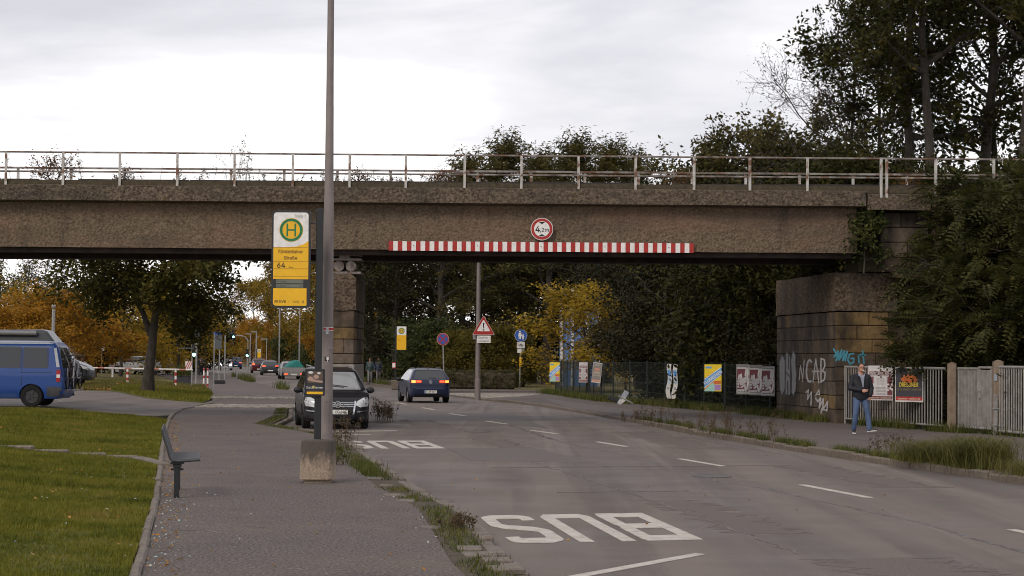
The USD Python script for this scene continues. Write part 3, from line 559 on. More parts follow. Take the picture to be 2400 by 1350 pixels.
wall_stones(wing, (12.08, 62.62), (12.4, 62.62), 4.5, 6.22, 0.86, 0.4, 0.3, 52, org=wo, weights=[3, 1, 3, 0, 2, 0])
wall_stones(wing, (12.46, 62.72), (15.8, 62.72), 4.5, 6.22, 0.43, 1.0, 0.3, 53, org=wo, weights=[3, 1, 3, .3, 2, 0])
obj('parapet_ledge', local(cbox((12.6, 63.3, 4.42), (3.2, 1.3, 0.14)), -wo), M['cap'], wing)
# graffiti on the abutment, drawn on its two faces: strokes given as places of the survey photo
gr_w = flat('graffiti_white', (0.34, 0.33, 0.33), rough=0.7, wear=0.4); gr_g = flat('graffiti_grey', (0.19, 0.185, 0.185), rough=0.7, wear=0.3); gr_b = flat('graffiti_blue', (0.05, 0.22, 0.29), rough=0.7, wear=0.3); gr_k = flat('graffiti_outline', (0.03, 0.028, 0.028), rough=0.7)
def on_side(px, py):                                     # the road-facing face
    n = np.array([-(A0 - A1)[1], (A0 - A1)[0]]); n = n / np.linalg.norm(n); d = ray(px, py); o = np.array([*A1, 0]); n3 = np.array([*n, 0])
    return EYE + d * (((o - EYE) @ n3) / (d @ n3))
sd = np.r_[(A0 - A1) / np.linalg.norm(A0 - A1), 0]; so = np.r_[A1, 0]
def spray(pts, w, m, face='side', closed=False, off=0.006):
    if face == 'side':
        q = [((on_side(x, y) - so) @ sd, on_side(x, y)[2]) for x, y in pts]; o, u, sx = so, sd, 3.2
    else:
        q = [(wp(x, y, 63.45)[0], wp(x, y, 63.45)[2]) for x, y in pts]; o, u, sx = np.array([0, 63.45, 0]), X_, 1.0
    q = np.array(q); g = LineString(q / [sx, 1]).buffer(w / 2, quad_segs=3) if not closed else Polygon(q / [sx, 1]).buffer(w)
    g = affinity.scale(g, sx, 1, origin=(0, 0))
    obj('graffiti', local(plate(g, o, u, Z_, off, off + 0.002), -ao), m, abut)
cx = lambda x: 1800 + x / 6.135
cy = lambda y: 780 + y / 6.135
for P_ in ([(210, 310), (250, 400), (250, 800), (205, 910), (170, 800), (165, 420)], [(262, 270), (325, 330), (330, 880), (300, 900), (250, 880), (255, 600)], [(365, 240), (405, 330), (400, 430), (415, 600), (405, 820), (370, 910), (340, 850), (345, 620), (330, 400)]):
    spray([(cx(a), cy(b)) for a, b in P_], 0.0, gr_g, closed=True)
    spray([(cx(a), cy(b)) for a, b in P_ + P_[:1]], 0.03, gr_k, off=0.009)
spray([(cx(255), cy(560)), (cx(330), cy(640)), (cx(330), cy(880))], 0.04, gr_k, off=0.009); spray([(cx(285), cy(700)), (cx(290), cy(880))], 0.05, gr_k, off=0.009); spray([(cx(300), cy(320)), (cx(300), cy(520))], 0.04, gr_k, off=0.009)
for S_, w in (([(628, 420), (612, 395), (590, 398), (572, 430), (560, 500), (556, 570), (562, 640), (578, 690), (600, 705), (622, 695)], .06), ([(650, 720), (690, 370)], .035), ([(690, 370), (735, 720)], .035), ([(645, 555), (735, 555)], .05), ([(765, 710), (765, 370), (815, 390), (820, 480), (785, 550), (825, 570), (815, 670), (765, 710)], .045),
              ([(550, 860), (585, 820), (570, 960), (630, 850), (620, 1040)], .04), ([(690, 900), (735, 820), (745, 890), (700, 880)], .035), ([(690, 940), (720, 990), (760, 940), (740, 1080), (800, 950), (790, 1110), (860, 990), (850, 1120), (780, 1090), (755, 1200), (770, 1230)], .05),
              ([(500, 700), (525, 390)], .03), ([(450, 680), (470, 470), (500, 640)], .03)):
    spray([(cx(a), cy(b)) for a, b in S_], w, gr_w)
for S_, w in (([(945, 235), (980, 300), (950, 350), (1010, 260), (980, 400), (1060, 250), (1020, 390), (1100, 260), (1075, 400), (1140, 270), (1110, 400)], .05), ([(1230, 300), (1170, 310), (1145, 390), (1180, 450), (1230, 420), (1235, 370), (1190, 370)], .05), ([(1310, 430), (1300, 330), (1340, 310)], .045), ([(1380, 440), (1360, 260)], .045), ([(1320, 330), (1400, 320)], .04)):
    spray([(cx(a), cy(b)) for a, b in S_], w, gr_b, 'front')
# height limit board and sign on the girder
hb = thing('height_warning_board', 'long red and white striped warning board along the bottom of the bridge girder', 'warning board', (0, 62.5, 5.12)); ho = np.array([0, 62.5, 5.12])
xa, xb = wp(911, 575, 62.5)[0], wp(1626, 580, 62.5)[0]; nst = 67
n_ = 33 * 2 + 1
wst = (xb - xa) / n_
for k in range(n_):
    c = cbox((xa + wst * (k + .5), 62.50 + 0.001 * (k % 2), 5.135), (wst, 0.03, 0.275)); obj('stripe', local(c, -ho), M['red'] if k % 2 == 0 else M['white'], hb)
for k in range(5, n_, 7):
    x = xa + wst * (k + .5); obj('bolt', local(cyl((x, 62.487, 5.15), (x, 62.474, 5.15), .014, n=6), -ho), M['darksteel'], hb)
sg = thing('height_limit_sign', 'round height limit sign reading 4,2 m on the bridge girder', 'sign', wp(1270, 537, 62.46))
obj('rim', plate(disc(.322), (0, 0, 0), X_, Z_, 0, .02), M['white'], sg)
obj('ring', plate(disc(.305), (0, 0, 0), X_, Z_, .02, .024), M['red'], sg)
obj('face', plate(disc(.225), (0, 0, 0), X_, Z_, .024, .028), M['white'], sg)
obj('digits', MB(text('4', .17, (-.12, 0, .0), d=.028, bold=True), text(',2m', .11, (.075, 0, -.022), d=.028, bold=True)), M['ink'], sg)
obj('arrow', plate(Polygon([(-.1, .205), (.1, .205), (0, .14)]), (0, 0, 0), X_, Z_, .028, .031), M['ink'], sg)
obj('arrow', plate(Polygon([(-.1, -.205), (.1, -.205), (0, -.14)]), (0, 0, 0), X_, Z_, .028, .031), M['ink'], sg)

# ================================================================ TREES AND PLANTS
def unit(v): return v / np.maximum(np.linalg.norm(v, axis=-1, keepdims=True), 1e-9)

def leaves(sites, per, spread, size, rng, aspect=0.55, droop=0.0, flat=0.35, ray_=None):
    """leaf-sized rhombs scattered round the twig sites; sites (n,3)."""
    n = len(sites) * per
    c = np.repeat(sites, per, 0) + rng.normal(0, spread, (n, 3)) * [1, 1, 0.8]
    d = unit(rng.normal(0, 1, (n, 3)) * [1, 1, 0.7] + [0, 0, -droop])
    nn = unit(rng.normal(0, 1, (n, 3)) + [0, 0, flat * 2])
    s = unit(np.cross(d, nn)); L = size * rng.uniform(0.6, 1.25, (n, 1)); w = L * aspect
    nn = unit(np.cross(s, d))
    v = np.stack([c, c + d * L * 0.45 + s * w / 2 + nn * L * .08, c + d * L, c + d * L * 0.45 - s * w / 2 + nn * L * .08], 1).reshape(-1, 3)
    b = np.arange(n)[:, None] * 4
    return v, np.vstack([b + [0, 1, 2], b + [0, 2, 3]])

def fronds(sites, dirs, rng, pairs=6, flen=0.55, leaf=0.16):
    """feathered leaves: leaflets in pairs along a drooping stalk."""
    n = len(sites); t = (np.arange(pairs) + 1) / pairs
    d = unit(dirs + rng.normal(0, .45, (n, 3)) + [0, 0, -0.15]); L = flen * rng.uniform(.7, 1.25, (n, 1))
    side = unit(np.cross(d, [0, 0, 1.0] + rng.normal(0, .35, (n, 3))))
    c = sites[:, None] + d[:, None] * (L[:, None] * t[None, :, None]) + np.array([0, 0, -1.0]) * (0.30 * L[:, None] * t[None, :, None] ** 2)
    out = []
    for sg_ in (-1, 1):
        q = unit(side[:, None] * sg_ + d[:, None] * 0.45 + np.array([0, 0, -0.25])) + 0 * c; l = leaf * (1 - 0.35 * t)[None, :, None] * np.ones((n, 1, 1))
        w = np.cross(q, np.cross(d, side)[:, None]) ; w = unit(w) * l * 0.22
        out.append(np.stack([c, c + q * l * .5 + w, c + q * l, c + q * l * .5 - w], 2).reshape(-1, 3))
    v = np.vstack(out); b = np.arange(len(v) // 4)[:, None] * 4
    return v, np.vstack([b + [0, 1, 2], b + [0, 2, 3]])

def grow(seed, H, R, r, base=0.3, limbs=14, subs=5, twigs=4, rise=0.6, stems=1, lean=0.0, gnarl=0.06, shape='round', spread0=0.0, twig_len=0.8, twig_r=0.012, wind=0.0, keep=1.0):
    """wood mesh, twig sites and the direction at each site."""
    rng = np.random.default_rng(seed); wood, sites, dirs = [], [], []
    prof = {'round': lambda t: math.sin(math.pi * min(1, 0.18 + 0.80 * t)) ** 0.7, 'tall': lambda t: (1 - t) ** 0.6 * 0.8 + .25, 'flat': lambda t: 0.65 + 0.45 * (1 - abs(2 * t - 1)), 'bush': lambda t: math.sqrt(max(0.04, 1 - t * t))}[shape]
    for s_ in range(stems):
        a0 = rng.uniform(0, 6.28); k = 9; t = np.linspace(0, 1, k)
        off = np.cumsum(rng.normal(0, gnarl * H / k, (k, 2)), 0); off -= off[0]
        base_o = np.array([math.cos(a0), math.sin(a0)]) * (spread0 * 0.15 if stems > 1 else 0)
        tr = np.c_[base_o + off + np.outer(t, [math.cos(a0), math.sin(a0)]) * (spread0 if stems > 1 else 0) + np.outer(t ** 1.5, [lean, 0]) + np.outer(t ** 2, [wind, 0]), t * H * rng.uniform(.82, 1.0)]
        rr = r * (1 - 0.88 * t) + 0.01; rr[0] *= 1.25
        wood.append(tube(tr, rr, 8))
        for i in range(limbs):
            f = base + (1 - base) * (i + rng.uniform(.1, .9)) / limbs; p = np.array([np.interp(f, t, tr[:, j]) for j in range(3)])
            ft = (f - base) / (1 - base); ang = i * 2.4 + rng.uniform(-.5, .5); L = R * prof(ft) * rng.uniform(.75, 1.15)
            el = rise * (0.35 + ft) + rng.normal(0, .12); d = np.array([math.cos(ang) * math.cos(el), math.sin(ang) * math.cos(el), math.sin(el)])
            m = 6; tt = np.linspace(0, 1, m); q = p + np.outer(tt * L, d) + np.cumsum(rng.normal(0, .045 * L, (m, 3)), 0) * tt[:, None] + np.outer(tt ** 2, [wind * .6, 0, 0.12 * L])
            lr = max(0.012, np.interp(f, t, rr) * 0.55); wood.append(tube(q, lr * (1 - .8 * tt) + .006, 5))
            for j in range(subs):
                g = 0.3 + 0.7 * (j + rng.uniform(.2, .8)) / subs; p2 = np.array([np.interp(g, tt, q[:, c]) for c in range(3)])
                d2 = unit(d * .8 + rng.normal(0, .65, 3) + [wind * .12, 0, .15]); L2 = L * (0.30 + .25 * (1 - g)) * rng.uniform(.7, 1.2) + .15
                q2 = p2 + np.outer(np.linspace(0, 1, 4) * L2, d2) + np.cumsum(rng.normal(0, .05 * L2, (4, 3)), 0); wood.append(tube(q2, np.linspace(max(.008, lr * .35), .005, 4), 4))
                for k2 in range(twigs):
                    h = (k2 + rng.uniform(.3, 1)) / twigs; p3 = np.array([np.interp(h, np.linspace(0, 1, 4), q2[:, c]) for c in range(3)])
                    d3 = unit(d2 + rng.normal(0, .8, 3) + [wind * .15, 0, 0.05]); l3 = twig_len * rng.uniform(.5, 1.2); e = p3 + d3 * l3
                    wood.append(cyl(p3, e, twig_r, twig_r * .4, 3, False))
                    if rng.random() < keep:
                        sites += [p3 + d3 * l3 * .4, e]; dirs += [d3, d3]
            sites.append(q[-1]); dirs.append(d)
    return trimesh.util.concatenate(wood), np.array(sites), np.array(dirs), rng

LM = dict(
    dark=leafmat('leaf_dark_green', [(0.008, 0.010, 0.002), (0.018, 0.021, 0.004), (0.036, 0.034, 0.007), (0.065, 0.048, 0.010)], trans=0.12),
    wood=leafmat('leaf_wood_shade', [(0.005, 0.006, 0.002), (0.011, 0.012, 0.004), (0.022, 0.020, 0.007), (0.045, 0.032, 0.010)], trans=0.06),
    olive=leafmat('leaf_olive', [(0.022, 0.022, 0.006), (0.050, 0.046, 0.013), (0.088, 0.074, 0.022), (0.125, 0.095, 0.028)]),
    mid=leafmat('leaf_mid_green', [(0.010, 0.015, 0.004), (0.026, 0.036, 0.009), (0.050, 0.058, 0.016), (0.082, 0.080, 0.024)], trans=0.15),
    orange=leafmat('leaf_orange', [(0.12, 0.058, 0.010), (0.26, 0.125, 0.014), (0.38, 0.190, 0.020), (0.17, 0.12, 0.022)], trans=.35),
    gold=leafmat('leaf_gold', [(0.085, 0.062, 0.010), (0.20, 0.135, 0.014), (0.36, 0.23, 0.022), (0.15, 0.12, 0.020)], trans=.35),
    greengold=leafmat('leaf_green_gold', [(0.045, 0.043, 0.008), (0.12, 0.088, 0.011), (0.24, 0.145, 0.015), (0.095, 0.075, 0.014)]),
    fern=leafmat('leaf_fern_green', [(0.012, 0.014, 0.004), (0.027, 0.030, 0.008), (0.052, 0.050, 0.014), (0.085, 0.070, 0.020)], trans=0.18),
    yellowgreen=leafmat('leaf_yellow_green', [(0.034, 0.034, 0.008), (0.080, 0.066, 0.011), (0.135, 0.098, 0.015)]),
    hero=leafmat('leaf_green_bronze', [(0.012, 0.015, 0.003), (0.032, 0.034, 0.007), (0.070, 0.058, 0.011), (0.11, 0.082, 0.014)], trans=.2),
    bare=leafmat('leaf_sparse_brown', [(0.035, 0.028, 0.022), (0.06, 0.045, 0.034), (0.08, 0.055, 0.04)]),
    rust=leafmat('leaf_rust', [(0.05, 0.022, 0.008), (0.12, 0.045, 0.010), (0.20, 0.075, 0.012)]),
)
def tree(name, label, cat, loc, rz, group, gr, per, spread, size, lm, scale=None, frond=None, **lk):
    w, s, d, rng = gr
    t = thing(name, label, cat, loc, rz, group, scale=scale)
    obj('trunk', w, M['bark'], t, smooth=60)
    parts = []
    if frond: parts.append(fronds(np.repeat(s, frond, 0), np.repeat(d, frond, 0), rng, **lk))
    else: parts.append(leaves(s, per, spread, size, rng, **lk))
    obj('crown', parts[0], LM[lm], t)
    return t

FENCE = [(8.5, 71.4), (6.43, 82.2), (4.02, 93.4), (2.3, 113)]
def behind(px, Y, off):                                  # as at(), but kept clear of the mesh fence
    p = at(px, Y); return (max(p[0], interp(FENCE, Y) + off) if Y < 118 else p[0], Y, 0.1)

def at(px, Y, z=None):                                   # base of something seen in column px at depth Y
    x = (px - 1200) / FPX * Y
    return (x, Y, z if z is not None else 0.1)

# --- row of windswept trees behind the bridge, seen above and below it
t_ol = tree('willow_tree', 'windswept olive willow rising tallest above the bridge, second from the left of its row', 'tree', at(1120, 152), 0, 'olive trees behind the bridge', scale=(1.4, 1.4, 1.13), gr=grow(11, 15.0, 3.3, .22, base=.2, limbs=22, subs=6, twigs=4, rise=1.0, shape='tall', wind=1.3, gnarl=.05), per=15, spread=.15, size=.23, lm='olive', aspect=.34)
for px, Y, sc, rz, lb in ((1092, 116, (1.0, 1.0, .90), 20, 'low windswept olive willow at the left end of the row above the bridge'), (1255, 124, (1.1, 1.1, .97), -14, 'windswept olive willow above the red and white board, left of the round height sign'),
                          (1345, 118, (1.0, 1.0, .99), 9, 'windswept olive willow above the bridge just right of the round height sign'), (1430, 122, (1.05, 1.05, 1.0), 31, 'windswept olive willow above the right part of the striped board'), (1490, 126, (.9, .9, .98), -20, 'windswept olive willow at the right end of the tall row'),
                          (1558, 112, (.8, .8, .74), 12, 'small olive willow in the dip between the tall row and the right bushes')):
    dup(t_ol, at(px - 62, Y * 1.27), rz * .5, lb, scale=tuple(np.array(sc) * (1.42, 1.42, 1.13)))
# --- bushy trees further right above the railing
t_rd = tree('bushy_tree', 'bushy brown green tree above the railing, left of the great dark trees', 'tree', at(1700, 94), 0, 'bushy trees above the right railing', grow(23, 10.6, 3.9, .2, base=.18, limbs=18, subs=6, twigs=4, rise=.7, shape='round'), 14, .15, .21, 'olive', aspect=.5)
for px, Y, sc, rz, lb in ((1830, 92, (1.05, 1.05, 1.07), 70, 'bushy olive tree with a rusty top beside the great dark trees'), (1640, 100, (.7, .7, .92), 140, 'narrow bushy tree left of the bushy pair above the railing'), (1920, 90, (1, 1, .95), 200, 'bushy tree just under the sparse brown tree'), (1765, 98, (1, 1, 1.0), 260, 'bushy tree half hidden in the gap between two others above the railing')):
    dup(t_rd, at(px, Y), rz, lb, scale=sc)
# --- the great dark trees on the embankment at the right
t_bd = tree('great_tree', 'great dark tree with visible trunk at the left of the embankment group', 'tree', at(2140, 74, 3.5), 0, 'great trees on the embankment', grow(31, 16.0, 4.2, .22, base=.36, limbs=18, subs=6, twigs=4, rise=.75, shape='round', gnarl=.07), 15, .19, .22, 'dark', aspect=.55)
for px, Y, z, sc, rz, lb in ((2190, 72, 4.5, (.9, .9, 1.06), 100, 'great dark tree second from the left on the embankment'), (2290, 75, 3.5, (1.1, 1.1, 1.1), 220, 'great dark tree third on the embankment with a crown beyond the frame'), (2400, 71, 4.5, (1.1, 1.1, 1.15), 310, 'great dark tree cut by the right edge of the picture'), (2335, 82, 1.0, (1.0, 1.0, 1.0), 150, 'great dark tree behind the others near the right edge'), (2075, 80, 1.5, (.6, .6, .86), 40, 'slender dark tree leaning left of the embankment group')):
    dup(t_bd, at(px, Y, z), rz, lb, scale=sc)
tree('bare_tree', 'sparse brown tree with fine drooping twigs and few leaves left of the great dark trees', 'tree', at(1985, 79, 2.5), 25, None, grow(41, 12.2, 3.6, .14, base=.25, limbs=18, subs=7, twigs=7, rise=.55, shape='round', twig_len=1.0, twig_r=.009, gnarl=.08), 4, .12, .12, 'bare', aspect=.3, droop=.8)
t_sb = tree('embankment_shrub', 'dark shrub behind the double railing post at the end of the bridge', 'shrub', at(2010, 72, 3.6), 0, 'shrubs behind the right railing', grow(43, 4.6, 2.3, .06, base=.05, limbs=10, subs=5, twigs=4, rise=.7, stems=3, spread0=1.0, shape='bush', twig_len=.6), 15, .24, .19, 'dark', aspect=.5)
for px, Y, z, sc, lb in ((2130, 70, 4.0, .72, 'dark shrub behind the railing below the first great tree'), (2240, 70, 4.1, .78, 'dark shrub behind the railing under the great trees'), (2345, 69.5, 4.1, .8, 'dark shrub behind the railing near the right edge'), (1900, 76, 2.2, 1.1, 'dark shrub behind the railing left of its double post'), (1790, 80, 0.8, 1.35, 'dark shrub behind the railing below the bushy trees')):
    dup(t_sb, at(px, Y, z), px * 1.7 % 360, lb, scale=sc)
# --- feathered shrubs over the wing wall and slope
t_fr = tree('feathered_shrub', 'feathery dark green shrub hanging over the wing wall', 'shrub', (14.5, 60.3, 1.0), 0, 'feathery shrubs on the embankment slope', grow(51, 4.6, 2.5, .06, base=.1, limbs=9, subs=5, twigs=3, rise=.5, stems=3, spread0=1.4, shape='bush', twig_len=.7), 0, 0, 0, 'fern', frond=3, pairs=6, flen=.6, leaf=.21)
for x, y, z, sc, rz, lb in ((13.4, 58.9, 0.3, (1, 1, .8), 40, 'feathery shrub behind the bar fence right of the two posters'), (14.4, 57.8, .8, 1.0, 100, 'feathery shrub above the gate'), (14.6, 61.0, 2.9, (1, 1, .85), 160, 'feathery shrub under the railing at the right edge'), (14.4, 56.9, 0.2, (.9, .9, .8), 220, 'feathery shrub low behind the gate'), (12.4, 61.2, 0.3, (.6, .6, .62), 280, 'feathery shrub right of the blue graffiti'),
                         (15.2, 56.0, 0.4, .85, 330, 'feathery shrub behind the gate bars at the right edge'), (15.0, 61.9, 3.4, (.8, .8, .6), 75, 'feathery shrub over the coping blocks'), (15.4, 57.5, 1.4, 1.0, 190, 'feathery shrub cut by the right edge above the gate'), (13.4, 61.4, 2.2, (.5, .5, .5), 10, 'feathery shrub reaching over the wing wall stones')):
    dup(t_fr, (x, y, z), rz, lb, scale=sc)
tree('wall_sapling', 'leafy sapling growing out of the gap beside the girder end', 'sapling', (10.12, 62.55, 4.45), 0, None, grow(57, 1.7, .5, .02, base=.2, limbs=8, subs=3, twigs=3, rise=.8, shape='round', twig_len=.25, twig_r=.006), 10, .12, .15, 'mid', aspect=.5)
# --- dark wood behind the mesh fence, under the bridge
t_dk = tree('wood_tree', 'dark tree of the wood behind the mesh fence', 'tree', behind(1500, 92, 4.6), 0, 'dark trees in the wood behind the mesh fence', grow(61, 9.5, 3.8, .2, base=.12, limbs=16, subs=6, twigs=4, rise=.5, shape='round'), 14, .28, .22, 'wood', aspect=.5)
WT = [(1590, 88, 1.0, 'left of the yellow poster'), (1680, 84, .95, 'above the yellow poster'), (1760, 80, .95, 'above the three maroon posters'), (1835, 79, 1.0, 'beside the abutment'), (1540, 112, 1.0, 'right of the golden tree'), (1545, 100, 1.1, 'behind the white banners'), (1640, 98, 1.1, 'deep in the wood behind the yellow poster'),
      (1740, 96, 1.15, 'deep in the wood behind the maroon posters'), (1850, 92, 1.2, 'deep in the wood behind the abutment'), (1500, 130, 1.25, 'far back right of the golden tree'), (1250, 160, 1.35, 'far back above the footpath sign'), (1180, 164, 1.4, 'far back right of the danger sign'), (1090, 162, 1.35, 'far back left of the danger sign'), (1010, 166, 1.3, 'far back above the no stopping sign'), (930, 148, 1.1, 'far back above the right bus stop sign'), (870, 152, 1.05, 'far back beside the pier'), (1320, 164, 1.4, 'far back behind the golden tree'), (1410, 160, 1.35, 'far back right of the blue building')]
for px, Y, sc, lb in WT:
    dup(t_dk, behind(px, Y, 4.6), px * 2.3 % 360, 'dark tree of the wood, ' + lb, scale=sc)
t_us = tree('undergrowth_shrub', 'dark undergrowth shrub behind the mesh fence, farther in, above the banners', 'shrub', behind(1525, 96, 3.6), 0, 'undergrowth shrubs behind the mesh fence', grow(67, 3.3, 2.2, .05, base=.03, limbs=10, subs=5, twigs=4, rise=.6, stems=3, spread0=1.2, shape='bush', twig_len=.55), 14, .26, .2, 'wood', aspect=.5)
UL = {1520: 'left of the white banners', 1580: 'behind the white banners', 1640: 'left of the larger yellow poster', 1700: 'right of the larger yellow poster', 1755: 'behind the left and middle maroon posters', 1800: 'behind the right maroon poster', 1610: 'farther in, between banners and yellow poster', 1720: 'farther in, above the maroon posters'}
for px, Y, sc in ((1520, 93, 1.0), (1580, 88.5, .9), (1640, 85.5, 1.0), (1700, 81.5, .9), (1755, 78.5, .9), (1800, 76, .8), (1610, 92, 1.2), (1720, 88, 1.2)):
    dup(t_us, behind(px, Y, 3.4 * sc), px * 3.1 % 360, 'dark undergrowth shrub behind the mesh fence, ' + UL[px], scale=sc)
t_gd = tree('golden_tree', 'golden yellow tree in front of the blue building under the bridge', 'tree', at(1380, 122), 0, None, grow(71, 5.9, 2.9, .09, base=.15, limbs=14, subs=6, twigs=4, rise=.55, shape='round', twig_len=.6, wind=-.3), 14, .24, .2, 'gold', aspect=.45, scale=(1.22, 1.22, 1.0))
dup(t_gd, at(1468, 124), 120, 'smaller golden tree right of the golden tree under the bridge', scale=(.62, .62, .82))
t_yb = tree('yellow_bush', 'yellow green bush behind the hedge below the danger sign', 'bush', at(1160, 134), 0, 'yellow bushes behind the hedge', grow(73, 3.0, 1.8, .05, base=.03, limbs=10, subs=5, twigs=3, rise=.6, stems=3, spread0=1.0, shape='bush', twig_len=.5), 13, .24, .2, 'yellowgreen', aspect=.5)
dup(t_yb, at(1085, 136), 60, 'yellow green bush behind the hedge left of the danger sign', scale=.95)
dup(t_yb, at(1225, 137), 190, 'yellow bush behind the footpath sign', scale=.62)
t_gb = tree('green_bush', 'mid green bush right of the pier behind the two walkers', 'bush', at(905, 172), 0, 'green bushes by the far right pavement', grow(75, 3.6, 2.0, .05, base=.03, limbs=10, subs=5, twigs=3, rise=.6, stems=3, spread0=1.2, shape='bush', twig_len=.5), 14, .26, .2, 'mid', aspect=.5)
dup(t_gb, at(1000, 140), 60, 'dark green bush behind the blue hatchback', scale=(1.2, 1.2, .95)); dup(t_gb, at(862, 178), 100, 'green bush close to the pier', scale=1.0)
tree('orange_bush', 'small orange bush behind the sign reading road damage', 'bush', at(1170, 139), 0, None, grow(77, 3.6, 1.0, .04, base=.2, limbs=9, subs=4, twigs=3, rise=.6, shape='round', twig_len=.4), 10, .2, .18, 'orange', aspect=.5)
# --- hedge
hg = thing('hedge', 'long clipped brown green hedge right of the blue hatchback', 'hedge', (-1.7, 126, 0.1))
hr = np.random.default_rng(9)
hs = np.c_[hr.uniform(-2.15, 2.0, 900), hr.uniform(-.5, .5, 900), hr.uniform(.1, 1.08, 900)]
hs[:, 0] = np.where(hs[:, 2] > .9, hs[:, 0] * .97, hs[:, 0])
obj('twigs', cbox((-.05, 0, .5), (4.0, .8, .95), .1), M['soil'], hg); obj('foliage', leaves(hs, 16, .07, .10, hr), M['hedge'], hg)
# --- left of the road: hero tree with the visible trunk
hw, hs_, hd, hrng = grow(83, 6.9, 3.8, .25, base=.50, limbs=19, subs=7, twigs=5, rise=.16, shape='flat', gnarl=.03, lean=.85)
ht = thing('spreading_tree', 'dark spreading tree with a forked trunk on the grass island', 'tree', (-15.72, 94.2, 0.36))
obj('trunk', trimesh.util.concatenate([hw] + [tube(np.array(p), np.array(r_), 7) for p, r_ in (([(0.03, 0, 2.6), (-.25, .1, 3.4), (-.8, 0, 4.3), (-1.6, .2, 5.2)], [.14, .12, .09, .05]), ([(0.05, 0, 2.4), (.35, -.1, 3.3), (.95, 0, 4.2), (1.9, -.3, 5.0)], [.15, .13, .1, .05]))]), M['bark'], ht, smooth=60)
obj('crown', leaves(hs_[hs_[:, 2] < 8.0], 24, .28, .23, hrng, aspect=.5), LM['hero'], ht)
# --- autumn trees at the left
t_or = tree('maple_tree', 'orange maple above the grey camper van', 'tree', at(130, 150, .3), 0, 'autumn maples at the left', grow(91, 5.4, 3.5, .13, base=.15, limbs=15, subs=6, twigs=4, rise=.5, shape='round'), 13, .26, .22, 'orange', aspect=.7)
for px, Y, sc, rz, lb in ((20, 146, (.95, .95, .78), 50, 'orange maple at the left edge'), (225, 158, (.9, .9, .72), 120, 'orange maple right of the grey camper van')):
    dup(t_or, at(px, Y, .3), rz, lb, scale=sc)
t_go = tree('gold_tree', 'gold leaved tree left of the trunk of the spreading tree', 'tree', at(285, 165, .3), 0, 'gold trees at the left', grow(93, 7.3, 3.8, .13, base=.15, limbs=15, subs=6, twigs=4, rise=.5, shape='round'), 12, .28, .23, 'gold', aspect=.6)
for px, Y, sc, rz, lb in ((420, 175, .88, 70, 'gold tree right of the trunk of the spreading tree'), (485, 215, .8, 200, 'gold tree at the end of the row, beside the bright gap'), (365, 185, .85, 300, 'gold tree hidden behind the spreading tree'), (70, 168, .8, 20, 'gold tree between the orange maples')):
    dup(t_go, at(px, Y, .3), rz, lb, scale=sc)
t_gt = tree('far_tree', 'tall grey olive tree behind the orange maples at the left', 'tree', at(60, 205, .3), 0, 'grey olive trees behind the autumn maples', grow(97, 9.2, 4.4, .2, base=.2, limbs=16, subs=6, twigs=4, rise=.7, shape='tall', wind=.6), 9, .35, .28, 'olive', aspect=.4)
for px, Y, sc, rz, lb in ((-30, 190, .95, 80, 'tall grey olive tree cut by the left edge'), (150, 215, .82, 160, 'grey olive tree left of the spreading tree'), (230, 225, .8, 240, 'grey olive tree hidden behind the spreading tree'), (330, 230, .8, 200, 'grey olive tree far behind the trunk'), (-110, 200, 1, 0, 'grey olive tree beyond the left edge')):
    dup(t_gt, at(px, Y, .3), rz, lb, scale=sc)
for k, (px, Y, sc) in enumerate(((30, 178, 1.5), (120, 182, 1.4), (215, 190, 1.4), (310, 196, 1.3), (395, 205, 1.3), (450, 230, 1.3))):
    dup(t_us, at(px, Y, .2), k * 67, ('dark shrub under the autumn trees at the left edge', 'dark shrub behind the grey camper van', 'dark shrub behind the flag poles', 'dark shrub behind the white box van', 'dark shrub left of the silver minivan', 'dark shrub behind the silver minivan')[k], 'shrubs under the autumn trees', scale=(sc * 1.3, sc, sc))
def offroad(px, Y, off):                                 # as at(), but kept off the road
    p = at(px, Y); return (max(p[0], float(interp(RK, Y)) + off), Y, 0.1)
# --- right of the far road: green to gold street trees, and the end of the view
t_st = tree('street_tree', 'tall green gold street tree left of the bus stop sign', 'tree', offroad(700, 222, 3.6), 0, 'street trees along the far right side of the road', grow(101, 14.5, 5.2, .22, base=.16, limbs=20, subs=6, twigs=4, rise=.6, shape='round'), 15, .38, .30, 'greengold', aspect=.55)
for px, Y, sc, rz, lb in ((648, 262, (1.05, 1.05, 1.05), 60, 'tall green gold street tree above the trailer with the teal cover'), (755, 196, (.9, .9, .85), 140, 'green gold street tree behind the bus stop sign'), (612, 330, (1.15, 1.15, 1.1), 230, 'green gold street tree edging the bright gap'), (800, 180, (.8, .8, .75), 300, 'green gold street tree behind the pier'), (590, 420, (1.2, 1.2, 1.15), 20, 'farthest green gold street tree by the bright gap')):
    dup(t_st, offroad(px, Y, 3.6), rz, lb, scale=sc)
t_o2 = dup(t_or, offroad(712, 190, 3.0), 200, 'orange maple behind the teal trailer', 'autumn maples along the far road', scale=(.9, .9, 1.35))
for px, Y, sc, lb in ((555, 400, 1.1, 'orange maple at the far end of the road'), (690, 230, .7, 'rusty maple beside the far bus stop'), (570, 330, .85, 'orange maple beside the arched traffic light')):
    dup(t_or, offroad(px, Y, 3.0), px % 360, lb, 'autumn maples along the far road', scale=tuple(np.array((1.0, 1.0, 1.3)) * sc))
